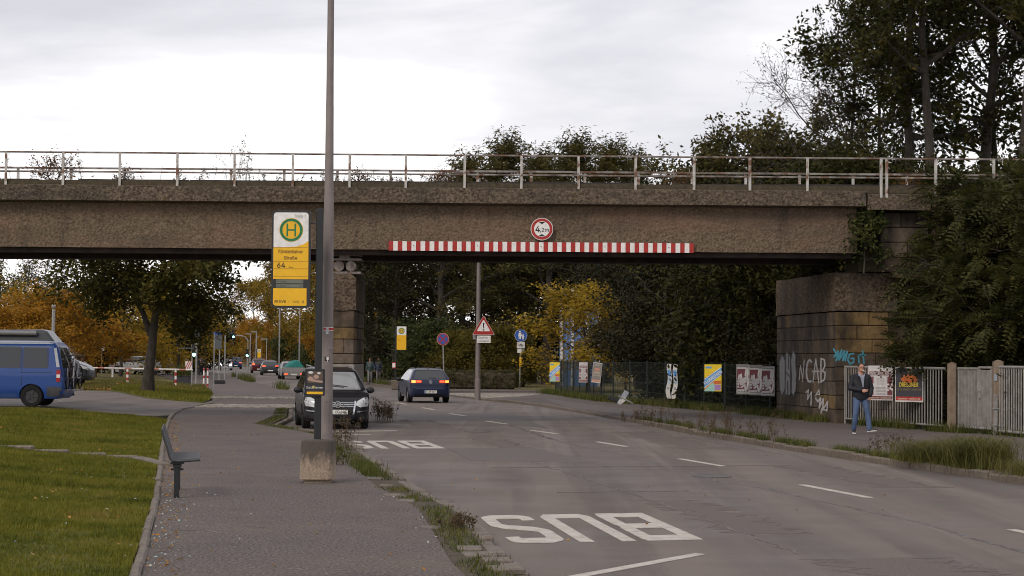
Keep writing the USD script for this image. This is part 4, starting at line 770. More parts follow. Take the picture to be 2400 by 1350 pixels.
for k, (px, Y, sc) in enumerate(((655, 205, 1.0), (690, 200, 1.1), (740, 185, 1.2), (630, 250, 1.0), (600, 300, 1.2), (780, 172, 1.1))):
    dup(t_gb, offroad(px, Y, 4.2), k * 71, 'green bush along the far right pavement, ' + ('behind the teal trailer', 'right of the teal trailer', 'behind the black post', 'behind the dark hatchback', 'behind the red estate car', 'left of the pier')[k], 'bushes along the far right pavement', scale=(1.3 * sc, 1.3 * sc, sc))
for k, (px, Y, sc) in enumerate(((440, 420, 1.1), (480, 460, 1.1), (515, 520, 1.1), (545, 560, .95), (575, 600, 1.1), (400, 380, 1.1))):
    dup(t_gt, at(px, Y), k * 53, ('far tree behind the direction board', 'far tree left of the street name sign', 'far tree under the bright gap', 'far tree at the vanishing point of the road', 'far tree right of the arched traffic light', 'far tree left of the direction board')[k], 'far trees at the end of the road', scale=sc)
# --- distant wooded ridge that closes the view
rg = np.random.default_rng(5); rx = np.linspace(-420, 420, 140)
rv = np.vstack([np.c_[rx, np.full(140, 700) + 20 * np.sin(rx / 60), np.full(140, -1.0)], np.c_[rx, np.full(140, 712) + 20 * np.sin(rx / 60), 7 + 5 * meshkit.fbm(np.c_[rx / 14, rx * 0, rx * 0], 4, 2)], np.c_[rx, np.full(140, 760.), np.full(140, -1.0)]])
ii = np.arange(139); rf = np.vstack([np.vstack([np.c_[ii, ii + 1, ii + 141], np.c_[ii, ii + 141, ii + 140]]) + k * 140 for k in range(2)])
obj('wooded_ridge', (rv, rf), mk('far_wood', [(0.3, (0.03, 0.028, 0.02)), (0.7, (0.085, 0.06, 0.03))], scale=0.25, rough=0.95), kind='structure')

# ---------------------------------------------------------------- grass, weeds, fallen leaves
def blades(P, h, w, rng, lean=0.5, curve=False):
    """grass blades: a triangle each (two quads and a tip when curved)."""
    n = len(P); a = rng.uniform(0, 6.283, n); d = np.c_[np.cos(a), np.sin(a), np.zeros(n)]; s = np.c_[-np.sin(a), np.cos(a), np.zeros(n)]
    h = (h * rng.uniform(.5, 1.25, n))[:, None]; w = np.broadcast_to(w, n)[:, None]; l = rng.uniform(.1, 1, n)[:, None] * lean
    if not curve:
        v = np.stack([P - s * w / 2, P + s * w / 2, P + d * h * l + [0, 0, 1] * h], 1).reshape(-1, 3)
        return v, np.arange(n * 3).reshape(-1, 3)
    m1, m2 = P + d * h * l * .35 + [0, 0, 1] * h * .6, P + d * h * l * 1.1 + [0, 0, 1] * h * .88
    tip = P + d * h * l * 2.1 + [0, 0, 1] * h * (1.0 - .35 * l)
    v = np.stack([P - s * w / 2, P + s * w / 2, m1 - s * w * .4, m1 + s * w * .4, m2 - s * w * .25, m2 + s * w * .25, tip], 1).reshape(-1, 3); b = np.arange(n)[:, None] * 7
    return v, np.vstack([b + k for k in ([0, 1, 3], [0, 3, 2], [2, 3, 5], [2, 5, 4], [4, 5, 6])])
def cat(*ms):
    o, V, F_ = 0, [], []
    for v, f in ms: V.append(v); F_.append(np.asarray(f) + o); o += len(v)
    return np.vstack(V), np.vstack(F_)
GR = dict(lawn=leafmat('grass_blade', [(0.042, 0.052, 0.006), (0.096, 0.104, 0.011), (0.150, 0.140, 0.018), (0.21, 0.16, 0.042)], trans=.25, scale=.8),
          weed=leafmat('weed_green', [(0.024, 0.034, 0.008), (0.055, 0.068, 0.014), (0.095, 0.098, 0.024), (0.13, 0.10, 0.045)], trans=.2, scale=2),
          dry=leafmat('dry_stem', [(0.045, 0.03, 0.018), (0.085, 0.058, 0.034), (0.13, 0.095, 0.05)], scale=2),
          straw=leafmat('straw_grass', [(0.050, 0.055, 0.014), (0.105, 0.100, 0.026), (0.165, 0.14, 0.045)], trans=.25, scale=1.5))
rng = np.random.default_rng(77)
def scatter(poly, n, dens=None):
    x0, y0, x1, y1 = poly.bounds; out = np.zeros((0, 2))
    while len(out) < n:
        q = np.c_[rng.uniform(x0, x1, n * 2), rng.uniform(y0, y1, n * 2)]; q = q[shapely.contains_xy(poly, q)]
        if dens is not None: q = q[rng.random(len(q)) < dens(q)]
        out = np.vstack([out, q])
    return out[:n]
view = Polygon([(0, 0), (-1230 / FPX * 130, 130), (1230 / FPX * 130, 130)])
lp = lawn_poly.intersection(view).intersection(sbox(-30, 15, 0, 64))
gq = scatter(lp, 150000, lambda q: np.clip((24 / q[:, 1]) ** 1.6, 0.05, 1))
gP = np.c_[gq, zl(gq[:, 0], gq[:, 1]) - .005]
tuft = 0.65 + 0.9 * meshkit.noise(gP * [1.1, 1.1, 0], 6) ** 2
obj('lawn_grass', blades(gP, 0.048 * tuft * (1 + gq[:, 1] / 90), 0.010 + gq[:, 1] * 0.00016, rng, lean=.9), GR['lawn'], label='mown grass covering the lawn left of the pavement', category='grass', kind='stuff')
ti = scatter(island.intersection(view), 16000); gI = np.c_[ti, zl(ti[:, 0], ti[:, 1]) + .02]
obj('island_grass', blades(gI, np.full(len(gI), .14), .03, rng, lean=.8), GR['lawn'], label='longer grass on the island under the spreading tree', category='grass', kind='stuff')
tv = scatter(verge_poly.intersection(view), 20000); gV = np.c_[tv, zl(tv[:, 0], tv[:, 1])]
obj('verge_grass', blades(gV, np.full(len(gV), .16), .05, rng, lean=.8), GR['straw'], label='rough grass on the verge behind the side road', category='grass', kind='stuff')
def litter(P, size, z=.006):
    n = len(P); a = rng.uniform(0, 6.28, n); L = (size * rng.uniform(.5, 1.4, n))[:, None]; d = np.c_[np.cos(a), np.sin(a), rng.normal(0, .25, n)]; s = np.c_[-np.sin(a), np.cos(a), rng.normal(0, .3, n)] * .6
    P = P + [0, 0, z]; v = np.stack([P - d * L / 2, P + s * L / 2 + [0, 0, .01], P + d * L / 2, P - s * L / 2 + [0, 0, .006]], 1).reshape(-1, 3); b = np.arange(n)[:, None] * 4
    return v, np.vstack([b + [0, 1, 2], b + [0, 2, 3]])
lm_o = leafmat('fallen_leaf', [(0.16, 0.07, 0.02), (0.30, 0.13, 0.02), (0.38, 0.22, 0.05), (0.20, 0.13, 0.07)], trans=.1, scale=6)
q = scatter(verge_poly.intersection(view).intersection(Polygon([(-40, 95), (-13, 83), (-13, 126), (-45, 112)])), 9000)
q3 = np.c_[q, zl(q[:, 0], q[:, 1])]
ql = scatter(lp, 130); ql3 = np.c_[ql, zl(ql[:, 0], ql[:, 1]) + .03]
obj('fallen_leaves', cat(litter(q3, .16, .05), litter(ql3, .055)), lm_o, label='orange fallen leaves strewn over the verge and the lawn', category='leaves', kind='stuff')
def near_line(line, y0, y1, n, off, sd):
    y = rng.uniform(y0, y1, n); return np.c_[interp(line, y) + off + rng.normal(0, sd, n), y, np.zeros(n)]
e1 = near_line(LE, 17, 60, 1500, .16, .10); e1[:, 0] = np.maximum(e1[:, 0], interp(LE, e1[:, 1]) + .02); e1[:, 2] = .125
pv = scatter(left_walk.intersection(view), 160); e2 = np.c_[pv, np.full(160, .124)]
rd_ = scatter(road_poly.intersection(view).intersection(sbox(-5, 18, 9, 60)), 60); e3 = np.c_[rd_, np.full(60, .004)]
obj('edge_litter', litter(np.vstack([e1[:420], e2, e3]), .045), lm_o, label='brown leaf crumbs along the pavement edge', category='leaves', kind='stuff')
pale = leafmat('pale_litter', [(0.30, 0.29, 0.28), (0.52, 0.52, 0.52), (0.24, 0.36, 0.36), (0.55, 0.50, 0.44)], trans=.0, scale=7)
e4 = near_line(LE, 17.5, 31, 110, .15, .08); e4[:, 0] = np.maximum(e4[:, 0], interp(LE, e4[:, 1]) + .03); e4[:, 2] = .125
e5 = np.vstack([near_line(LE, 18, 30, 22, .6, .4), near_line(LS, 20, 31, 16, -.1, .08)]); e5[:, 2] = .125
e6 = np.c_[scatter(lp.intersection(sbox(-9, 18, 0, 34)), 40), np.full(40, 0)]; e6[:, 2] = zl(e6[:, 0], e6[:, 1]) + .03
obj('paper_litter', litter(np.vstack([e4, e5, e6]), .034, .012), pale, label='pale scraps of litter gathered along the lawn edging', category='litter', kind='stuff')
# weeds of the strip beside the road and of both kerbs
def clumpy(P, sc, thr, seed): return P[meshkit.noise(P * [sc, sc, 0], seed) > thr]
w1 = near_line([(a - .40, b) for a, b in LK], 18, 76, 9000, 0, .11); w1[:, 2] = .10; w1 = clumpy(w1, 1.1, .50, 3)
w2 = near_line(LK, 33.5, 38, 1000, -.45, .10); w2[:, 2] = .1
obj('strip_weeds', cat(blades(w1, np.full(len(w1), .065), .014, rng, lean=1.3), blades(w2, np.full(len(w2), .13), .015, rng, lean=.7)), GR['weed'], label='low green weeds in the strip between left pavement and road', category='weeds', kind='stuff')
w3 = near_line(RK, 33, 66, 7000, .24, .07); w3[:, 2] = .11; w3 = clumpy(w3, 1.1, .40, 8)
w4 = np.vstack([near_line(FL, 40, 62, 5000, -.18, .14), near_line(FL, 64, 114, 12000, -.14, .2)]); w4[:, 2] = .11; w4 = clumpy(w4, .8, .3, 9)
w5 = near_line(LK, 105, 200, 1500, -.2, .15); w5[:, 2] = .12; w5 = clumpy(w5, .15, .5, 1); w6 = near_line(RK, 120, 200, 1500, .3, .2); w6[:, 2] = .12; w6 = clumpy(w6, .15, .45, 2)
obj('kerb_weeds', cat(blades(w3, np.full(len(w3), .15), .017, rng, lean=1.0), blades(w4, np.full(len(w4), .28), .024, rng, lean=.8), blades(w5, np.full(len(w5), .5), .05, rng), blades(w6, np.full(len(w6), .4), .05, rng)), GR['weed'], label='weeds along the right kerb and the foot of the fences', category='weeds', kind='stuff')
def stems(P, h, rng, r=.004, leaf_n=7, leaf_s=.05):
    out, L = [], []
    for p in P:
        H = h * rng.uniform(.5, 1.15); a = rng.uniform(0, 6.28); b = p + [math.cos(a) * H * .25, math.sin(a) * H * .25, H]; out.append(cyl(p, b, r, r * .4, 3, False))
        for k in range(leaf_n):
            t = rng.uniform(.3, 1); q = p + (b - p) * t; e = q + unit(rng.normal(0, 1, 3) + [0, 0, .9]) * H * .22 * (1.2 - t); out.append(cyl(q, e, r * .6, r * .3, 3, False)); L += [q, e]
    return trimesh.util.concatenate(out), leaves(np.array(L), 2, .02, leaf_s, rng, aspect=.4)
def weed(name, label, P, h, g, green='dry', leaf_s=.05, r=.005, n=7):
    t = thing(name, label, 'weed', P.mean(0) * [1, 1, 0] + [0, 0, P[0, 2]], group=g); m, l = stems(P - (P.mean(0) * [1, 1, 0] + [0, 0, P[0, 2]]), h, rng, r=r, leaf_n=n, leaf_s=leaf_s)
    obj('stalks', m, GR['dry'], t, kind='stuff'); obj('leaf_tufts', l, GR[green], t, kind='stuff')
def around(px, py, z, n, s): return gp(px, py, z) + np.c_[rng.normal(0, s, n), rng.normal(0, s * 2, n), np.zeros(n)]
weed('dry_weed', 'dry brown weed bush in front of the black car, beside the concrete base', around(806, 1055, .1, 18, .13), .75, 'dry weeds by the left kerb', leaf_s=.055)
weed('dry_weed', 'dry grey weed bush right beside the front wheel of the black car', around(897, 988, .02, 46, .16), .62, 'dry weeds by the left kerb', leaf_s=.06)
weed('dry_weed', 'reddish dry weed right against the concrete base', around(798, 1092, .1, 16, .10), .45, 'dry weeds by the left kerb', 'weed')
weed('dry_weed', 'small brown weed tuft at the bottom of the strip near the near lettering', around(1080, 1240, .1, 12, .08), .15, 'dry weeds by the left kerb')
for px, py, h, lb in ((1545, 1000, .75, 'tall dry weed stalks on the right kerb below the white banners'), (1640, 1018, .6, 'dry weed stalks on the right kerb left of the abutment'), (1785, 1036, .65, 'dark dry weed clump on the right kerb below the graffiti'), (2075, 1065, .45, 'flowering dry weeds on the right kerb left of the grass clumps'), (1490, 990, .35, 'short dry weed at the far start of the kerb weeds'), (1700, 1022, .7, 'thin dry stalks on the right kerb under the maroon posters')):
    weed('kerb_weed', lb, around(px, py, .11, 16, .22), h, 'dry weeds on the right kerb', leaf_s=.05)
for k, (px, py) in enumerate(((100, 415), (160, 415), (300, 420), (470, 425), (560, 425), (600, 425), (760, 428), (860, 428), (920, 430), (1000, 430), (1060, 430))):
    x = (px - 1200) / FPX * 64.5; P = np.c_[x + rng.normal(0, .35, 14), 64.3 + rng.normal(0, .6, 14), np.full(14, 6.92)]
    weed('bridge_weed', 'dry weed on the bridge deck behind the railing, ' + ('first from the left', 'second from the left with reddish leaves', 'left of the fourth post', 'left of the bus stop sign', 'tall one left of the sign', 'above the bus stop sign', 'behind the lamp post', 'right of the lamp post', 'between lamp post and willows', 'left of the willow row', 'under the first willow')[k], P, (.95, .8, .35, .5, 1.5, .6, .45, .4, .4, .5, .6)[k], 'weeds on the bridge deck', leaf_s=.07, r=.006, n=5)
rb = tree('red_bush', 'small bush with orange red leaves on the bridge deck at the left', 'bush', ((120 - 1200) / FPX * 65, 65, 6.9), 0, 'red bushes on the bridge deck', grow(119, .75, .55, .012, base=.1, limbs=7, subs=3, twigs=2, stems=2, spread0=.3, shape='bush', twig_len=.2, twig_r=.005), 2, .1, .09, 'rust', aspect=.6)
for px, lb in ((1030, 'small red bush on the deck left of the willow row'), (1590, 'small red bush on the deck above the striped board'), (2130, 'small red bush on the deck right of the double post'), (840, 'low red bush on the deck right of the lamp post'), (290, 'low red bush on the deck left of the fourth post')):
    dup(rb, ((px - 1200) / FPX * 65, 65, 6.9), px % 360, lb, scale=.62)
# ornamental grass clumps at the right kerb
for px, py, n, h, lb in ((2150, 1085, 1300, .36, 'left pale clump of long grass on the right kerb'), (2275, 1098, 2200, .50, 'largest arching clump of long grass on the right kerb'), (2400, 1118, 700, .25, 'low clump of long grass cut by the right edge'), (2210, 1088, 1000, .38, 'middle clump of long grass between the pale and the large one')):
    p = gp(px, py, .12) + [.28, .55, 0]; P = np.c_[rng.normal(0, .24, n), rng.normal(0, .42, n), np.zeros(n)]
    t = thing('grass_clump', lb, 'grass clump', p, group='clumps of long grass on the right kerb'); obj('blades', blades(P, np.full(n, h), .010, rng, lean=1.3, curve=True), GR['straw'], t)

# ================================================================ STREET FURNITURE
def rel(m, o):
    m = tm(m.get() if isinstance(m, MB) else m).copy(); m.apply_translation(-np.asarray(o, float)); return m
def front(o, px, py, Y):                                 # x, z of a survey point on the plane y = Y, relative to o
    p = wp(px, py, Y); return p[0] - o[0], p[2] - o[2]
SY, SN = (0, -1, 0), None

# --- the near bus stop
bo = np.array([-2.79, 31.6, 0.12])
bs = thing('bus_stop', 'yellow and white bus stop sign on a dark post in a stained concrete base', 'bus stop', bo)
q = 0.255
prof = [(q - .05, .0), (q - .05, .045), (q + .005, .055), (q, .30), (q - .012, .595), (q - .03, .62), (0.06, .625)]
def squircle(prof, n=40, k=3.2):
    t = np.arange(n) * 2 * np.pi / n; c, s = np.cos(t), np.sin(t); r = (np.abs(c) ** k + np.abs(s) ** k) ** (-1 / k)
    v = np.concatenate([np.c_[p * r * c, p * r * s, np.full(n, z)] for p, z in prof]); i, j = np.arange(n), (np.arange(n) + 1) % n
    return trimesh.Trimesh(v, np.vstack([np.vstack([np.c_[i, j, j + n], np.c_[i, j + n, i + n]]) + w * n for w in range(len(prof) - 1)]), process=False)
obj('concrete_base', squircle(prof), M['block'], bs, smooth=50)
obj('post', cbox((-.015, 0.02, 2.25), (.10, .06, 3.45), .012), M['black'], bs)
PY = -0.05
X0, X1 = front(bo, 643, 0, 31.55)[0], front(bo, 734, 0, 31.55)[0]; ZB, ZT = front(bo, 690, 722, 31.55)[1], front(bo, 690, 493, 31.55)[1]
W_, H_ = X1 - X0, ZT - ZB; pc = np.array([(X0 + X1) / 2, PY, (ZT + ZB) / 2])
def sp(fx0, fx1, fy0, fy1, r=0.0):                       # a field of the panel in fractions of its crop (648 x 1350 survey)
    a = lambda f: (f - 270) / 500 * W_; b = lambda f: (685 - f) / 1245 * H_
    return sbox(a(fx0), b(fy1), a(fx1), b(fy0)) if not r else rrect(a(fx1) - a(fx0), b(fy0) - b(fy1), r, (a(fx0) + a(fx1)) / 2, (b(fy0) + b(fy1)) / 2)
fa = lambda f: (f - 270) / 500 * W_
fb = lambda f: (685 - f) / 1245 * H_
obj('panel_case', plate(rrect(W_, H_, .06), pc + [0, .07, 0], X_, Z_, 0, .07), mk('case_black', [(0, (0.016, 0.015, 0.016)), (1, (0.03, 0.028, 0.028))], rough=0.35), bs)
inner = rrect(fa(492) - fa(46), H_ * .955, .045, (fa(492) + fa(46)) / 2, 0)
wf = sp(44, 494, 90, 534).intersection(inner)
curve = Polygon([(fa(44), fb(534)), (fa(250), fb(531)), (fa(340), fb(522)), (fa(420), fb(498)), (fa(494), fb(455)), (fa(494), fb(940)), (fa(44), fb(940))]).intersection(sp(44, 494, 90, 940))
obj('white_field', plate(wf.difference(curve), pc, X_, Z_, 0, .004), M['white'], bs)
obj('yellow_field', plate(curve, pc, X_, Z_, 0, .004), M['yellow'], bs)
obj('yellow_field', plate(sp(42, 476, 1055, 1280).intersection(inner), pc, X_, Z_, 0, .004), M['yellow'], bs)
rc = (fa(271), fb(313)); rr_ = (fa(424) - fa(118)) / 2
obj('round_emblem', plate(disc(rr_, *rc), pc, X_, Z_, .004, .006), M['yellow'], bs)
obj('green_ring', plate(disc(rr_ * .96, *rc).difference(disc(rr_ * .74, *rc)), pc, X_, Z_, .006, .008), M['green'], bs)
hx, hz, hw_ = rr_ * .40, rr_ * .54, rr_ * .13
obj('letter_h', plate(unary_union([sbox(rc[0] - hx, rc[1] - hz, rc[0] - hx + hw_, rc[1] + hz), sbox(rc[0] + hx - hw_, rc[1] - hz, rc[0] + hx, rc[1] + hz), sbox(rc[0] - hx, rc[1] - hw_ / 2, rc[0] + hx, rc[1] + hw_ / 2)]), pc, X_, Z_, .006, .008), M['green'], bs)
P3 = lambda fx, fy: pc + [fa(fx), 0, fb(fy)]
kw = dict(d=.0045)
brown = flat('print_brown', (0.10, 0.045, 0.012))
obj('lettering', MB(text('Fürstenhainer', .047, P3(268, 588), sx=.86, bold=True, **kw), text('Straße', .047, P3(266, 668), bold=True, **kw)), brown, bs)
obj('lettering', MB(text('64', .072, P3(146, 763), bold=True, **kw), text('Reick', .019, P3(276, 788), **kw)), M['ink'], bs)
obj('lettering', text('Steig 1', .036, P3(388, 135), **kw), M['grey'], bs)
obj('row_line', MB(*[plate(sp(44, 488, y - 2, y + 2), pc, X_, Z_, .004, .005) for y in (535, 718, 808, 903)]), brown, bs)
obj('lettering', MB(text('DVB', .036, P3(168, 1225), bold=True, **kw), text('VVO', .034, P3(340, 1227), **kw), plate(Polygon([(fa(x), fb(y)) for x, y in ((62, 1240), (72, 1240), (86, 1208), (76, 1208))]), pc, X_, Z_, .0045, .006), plate(Polygon([(fa(x), fb(y)) for x, y in ((80, 1240), (88, 1240), (102, 1208), (94, 1208))]), pc, X_, Z_, .0045, .006), plate(Polygon([(fa(x), fb(y)) for x, y in ((96, 1240), (102, 1240), (114, 1208), (108, 1208))]), pc, X_, Z_, .0045, .006)), M['ink'], bs)
obj('lettering', MB(text('+', .03, P3(252, 1224), **kw), plate(sp(418, 445, 1210, 1243), pc, X_, Z_, .0045, .006)), flat('print_ochre', (0.35, 0.2, 0.03)), bs)
for a, b, d_ in ((945, 992, '8'), (1004, 1048, '27')):
    ld = obj('display_row', plate(sp(84, 432, a, b), pc, X_, Z_, 0, .005), M['lcd'], bs)
    obj('lettering', MB(text('64 Reick', .024, P3(95, (a + b) / 2), d=.0055, align='l'), text(d_, .024, P3(425, (a + b) / 2), d=.0055, align='r')), M['ink'], bs)
obj('bracket', MB(*[cbox(((X1 + -.06) / 2, .0, ZB + H_ * f), (-.06 - X1 + .02, .02, .02)) for f in (.06, .46, .87)]), M['black'], bs)
ic = np.array([(front(bo, 724, 0, 31.5)[0] + front(bo, 770, 0, 31.5)[0]) / 2, -.06, (front(bo, 747, 865, 31.5)[1] + front(bo, 747, 928, 31.5)[1]) / 2])
obj('notice_case', plate(rrect(.285, .385, .012), ic + [0, .05, 0], X_, Z_, 0, .05), M['black'], bs)
fo = lambda x, y: (-.1425 + (x - 455) / 610 * .285, .1925 - (y - 340) / 800 * .385)
def fr(x0, y0, x1, y1): return sbox(*fo(x0, y1), *fo(x1, y0))
nt = obj('notice', plate(fr(515, 400, 1010, 1105), ic, X_, Z_, 0, .003), flat('notice_dark', (0.022, 0.022, 0.028)), bs)
obj('notice_picture', plate(fr(525, 405, 1005, 760), ic, X_, Z_, .003, .004), flat('notice_brown', (0.085, 0.055, 0.045)), bs)
obj('notice_picture', MB(plate(affinity.scale(disc(.035, *fo(800, 570)), 1.1, .9), ic, X_, Z_, .004, .005), plate(Polygon([fo(*c) for c in ((530, 620), (600, 555), (680, 580), (720, 640), (830, 670), (1000, 690), (1005, 755), (700, 715), (540, 680))]), ic, X_, Z_, .004, .005)), flat('notice_skin', (0.34, 0.23, 0.18)), bs)
obj('notice_picture', MB(plate(affinity.scale(disc(.03, *fo(630, 440)), 1.2, .6), ic, X_, Z_, .004, .005), plate(affinity.scale(disc(.025, *fo(885, 460)), 1, .6), ic, X_, Z_, .004, .005)), M['dirtywhite'], bs)
obj('lettering', MB(text('Durch', .034, ic + [fo(610, 890)[0], 0, fo(610, 890)[1]], d=.004, sx=.8), text('lernen', .030, ic + [fo(890, 890)[0], 0, fo(890, 890)[1]], d=.004, sx=.95)), M['white'], bs)
obj('notice_mark', plate(disc(.022, *fo(720, 880)), ic, X_, Z_, .003, .0038), flat('mark_olive', (0.36, 0.30, 0.06)), bs)
obj('notice_bar', plate(fr(515, 1020, 1010, 1090), ic, X_, Z_, .003, .005), M['yellow'], bs)

# --- lamp post behind it
lo = np.array([-2.715, 32.15, 0.12])
lpst = thing('lamp_post', 'tall grey tapered lamp post with stickers behind the bus stop sign', 'lamp post', lo)
zt = front(lo, 777, 0, 32.15)[1]; zj = front(lo, 773, 462, 32.15)[1]; zk = front(lo, 774, 250, 32.15)[1]
lean = .02
shaft = lathe([(0, 0), (.088, 0), (.086, .6), (.0825, 1.7), (.072, zj - .01), (.068, zj), (.058, zk), (.057, zk + .005), (.048, zt), (.04, 9.6), (0, 9.6)], 20); shaft.vertices[:, 0] += shaft.vertices[:, 2] / 10 * -.01
obj('shaft', shaft, M['lamp'], lpst, smooth=40)
obj('service_door', cbox((.0, -.079, front(lo, 770, 962, 32.15)[1]), (.075, .012, .36), .004), M['lamp'], lpst)
obj('lock', cyl((.0, -.084, front(lo, 770, 942, 32.15)[1]), (.0, -.087, front(lo, 770, 942, 32.15)[1]), .009, n=8), M['ink'], lpst)
def sticker(px, py, w, h, m, r=.083, poly=None, nm='sticker'):
    x, z = front(lo, px, py, 32.07); n = 7; t = np.linspace(-.5, .5, n); ang = (x + t * w) / r
    ang = np.clip(ang, -1.35, 1.35); v = np.vstack([np.c_[np.sin(ang) * (r + .003), -np.cos(ang) * (r + .003), np.full(n, z + s * h / 2)] for s in (-1, 1)])
    i = np.arange(n - 1); obj(nm, (v, np.vstack([np.c_[i, i + 1, i + 1 + n], np.c_[i, i + 1 + n, i + n]])), m, lpst)
sticker(772, 771, .17, .052, M['white'], .0815); sticker(772, 771, .17, .034, M['red'], .0825); sticker(767, 776, .04, .09, flat('silver_paper', (.42, .42, .43)), .0835)
sticker(774, 815, .075, .03, M['grey']); sticker(766, 841, .07, .065, M['ink'], .0825); sticker(768, 840, .035, .045, M['dirtywhite'], .0835); sticker(768, 843, .012, .06, M['dirtywhite'], .0845)
obj('luminaire', MB(cyl((0, 0, 9.5), (.35, -.5, 9.8), .03, n=8), cbox((.45, -.7, 9.82), (.3, .6, .12), .04)), M['lamp'], lpst)

# --- bench seen from its end
bo2 = np.array([-4.27, 27.9, 0.12])
bn = thing('bench', 'grey metal mesh bench on dark posts at the edge of the left pavement', 'bench', bo2, rz=math.degrees(math.atan2(4.27, 27.9)) - 0.4)
gm = flat('bench_grey', (0.050, 0.050, 0.052), rough=0.45, metallic=0.3); LB = 2.05
prof2 = [(-.195, .87), (-.187, .84), (-.165, .76), (-.13, .66), (-.105, .57), (-.085, .505), (-.05, .475), (.02, .47), (.14, .477), (.285, .487), (.295, .475)]
for nm, y in (('side_frame', 0.0), ('side_frame', LB / 2), ('side_frame', LB)):
    obj(nm, tube([(x, y, z) for x, z in prof2], .017, 7), gm, bn, smooth=50)
pr = np.array(prof2[:-1]); s = np.r_[0, np.cumsum(np.linalg.norm(np.diff(pr, axis=0), axis=1))]
mb = MB()
for t in np.linspace(.0, s[-1], 22):
    x, z = np.interp(t, s, pr[:, 0]), np.interp(t, s, pr[:, 1]); mb.add(cyl((x, 0, z + .012), (x, LB, z + .012), .008, n=5))
obj('mesh_rods', mb, flat('bench_rod', (0.10, 0.10, 0.104), rough=0.45, metallic=0.3), bn)
mb = MB()
for y in np.linspace(.05, LB - .05, 16): mb.add(tube([(x, y, z + .020) for x, z in prof2[:-1]], .0055, 4))
obj('cross_wires', mb, flat('bench_rod', (0.10, 0.10, 0.104)), bn)
for y in (.06, LB - .3):
    lg = obj('leg', cbox((-.0, y, .215), (.07, .07, .43), .008), M['black'], bn)
    obj('mounting_plate', MB(cbox((-.01, y, .445), (.15, .10, .03), .006), cbox((.005, y, .41), (.11, .085, .04), .006)), M['black'], bn)
    obj('bolt', cyl((-.075, y, .365), (.085, y, .365), .014, n=8), M['black'], bn)

# --- round and triangular signs right of the road
def round_sign(o, r): return plate(disc(r), o, X_, Z_, 0, .012)
o = np.array(at(1040, 114, .115)); ns = thing('no_stopping_sign', 'round blue and red no stopping sign behind the blue hatchback', 'sign', o)
zc = front(o, 1040, 795, 114)[1]
obj('pole', cyl((.06, 0, 0), (-.02, 0, zc + .25), .032, n=8), M['galv'], ns)
c0 = (-.02, -.05, zc); c1 = lambda d: (-.02, -.05 - d, zc)
obj('rim', round_sign(c0, .315), M['white'], ns); obj('red_ring', plate(disc(.305), c0, X_, Z_, .013, .016), M['red'], ns)
obj('blue_field', plate(disc(.25), c0, X_, Z_, .016, .019), M['blue'], ns)
obj('red_cross', plate(unary_union([affinity.rotate(sbox(-.25, -.032, .25, .032), a) for a in (45, -45)]).intersection(disc(.25)), c0, X_, Z_, .019, .022), M['red'], ns)

o = np.array(at(1121.5, 92.9, .115)); wl = thing('lamp_post', 'grey lamp post carrying the triangular danger sign at the driveway', 'lamp post', o)
obj('shaft', lathe([(0, 0), (.13, 0), (.125, .9), (.105, .92), (.10, 2.5), (.085, 4), (.075, 6), (.05, 9.5), (0, 9.5)], 14), M['lamp'], wl, smooth=40)
obj('junction_box', cbox((-.16, -.02, front(o, 1108, 789, 92.8)[1]), (.12, .1, .24), .01), M['galv'], wl)
obj('luminaire', MB(cyl((0, 0, 9.4), (-.5, -.3, 9.7), .03, n=6), cbox((-.8, -.4, 9.7), (.6, .25, .1), .03)), M['lamp'], wl)
o = np.array(at(1134, 92.7, 0)); o[2] = wp(1134, 765, 92.7)[2]; ds = thing('danger_sign', 'triangular danger sign with exclamation mark and a plate reading Straßenschäden', 'sign', o)
tri = lambda s: Polygon([(0, .41 * s), (-.43 * s, -.335 * s), (.43 * s, -.335 * s)]).buffer(.03, quad_segs=3)
obj('rim', plate(tri(1.0), (0, 0, 0), X_, Z_, 0, .012), M['white'], ds); obj('red_border', plate(tri(.96).difference(affinity.translate(tri(.56), 0, .015)), (0, 0, 0), X_, Z_, .012, .016), M['red'], ds)
obj('exclamation_mark', MB(plate(Polygon([(-.028, .15), (.028, .15), (.016, -.085), (-.016, -.085)]), (0, 0, 0), X_, Z_, .013, .017), plate(disc(.032, 0, -.15), (0, 0, 0), X_, Z_, .013, .017)), M['ink'], ds)
pz = -.40 - .15
obj('plate', plate(rrect(.58, .31, .02, .02, pz), (0, 0, 0), X_, Z_, 0, .012), M['white'], ds)
obj('lettering', MB(text('Straßen-', .085, (.02, 0, pz + .07), d=.013), text('schäden', .085, (.02, 0, pz - .075), d=.013)), M['ink'], ds)
obj('clamp', MB(cbox((-.18, .08, -.3), (.26, .16, .04)), cbox((-.18, .08, pz), (.26, .16, .04))), M['galv'], ds)

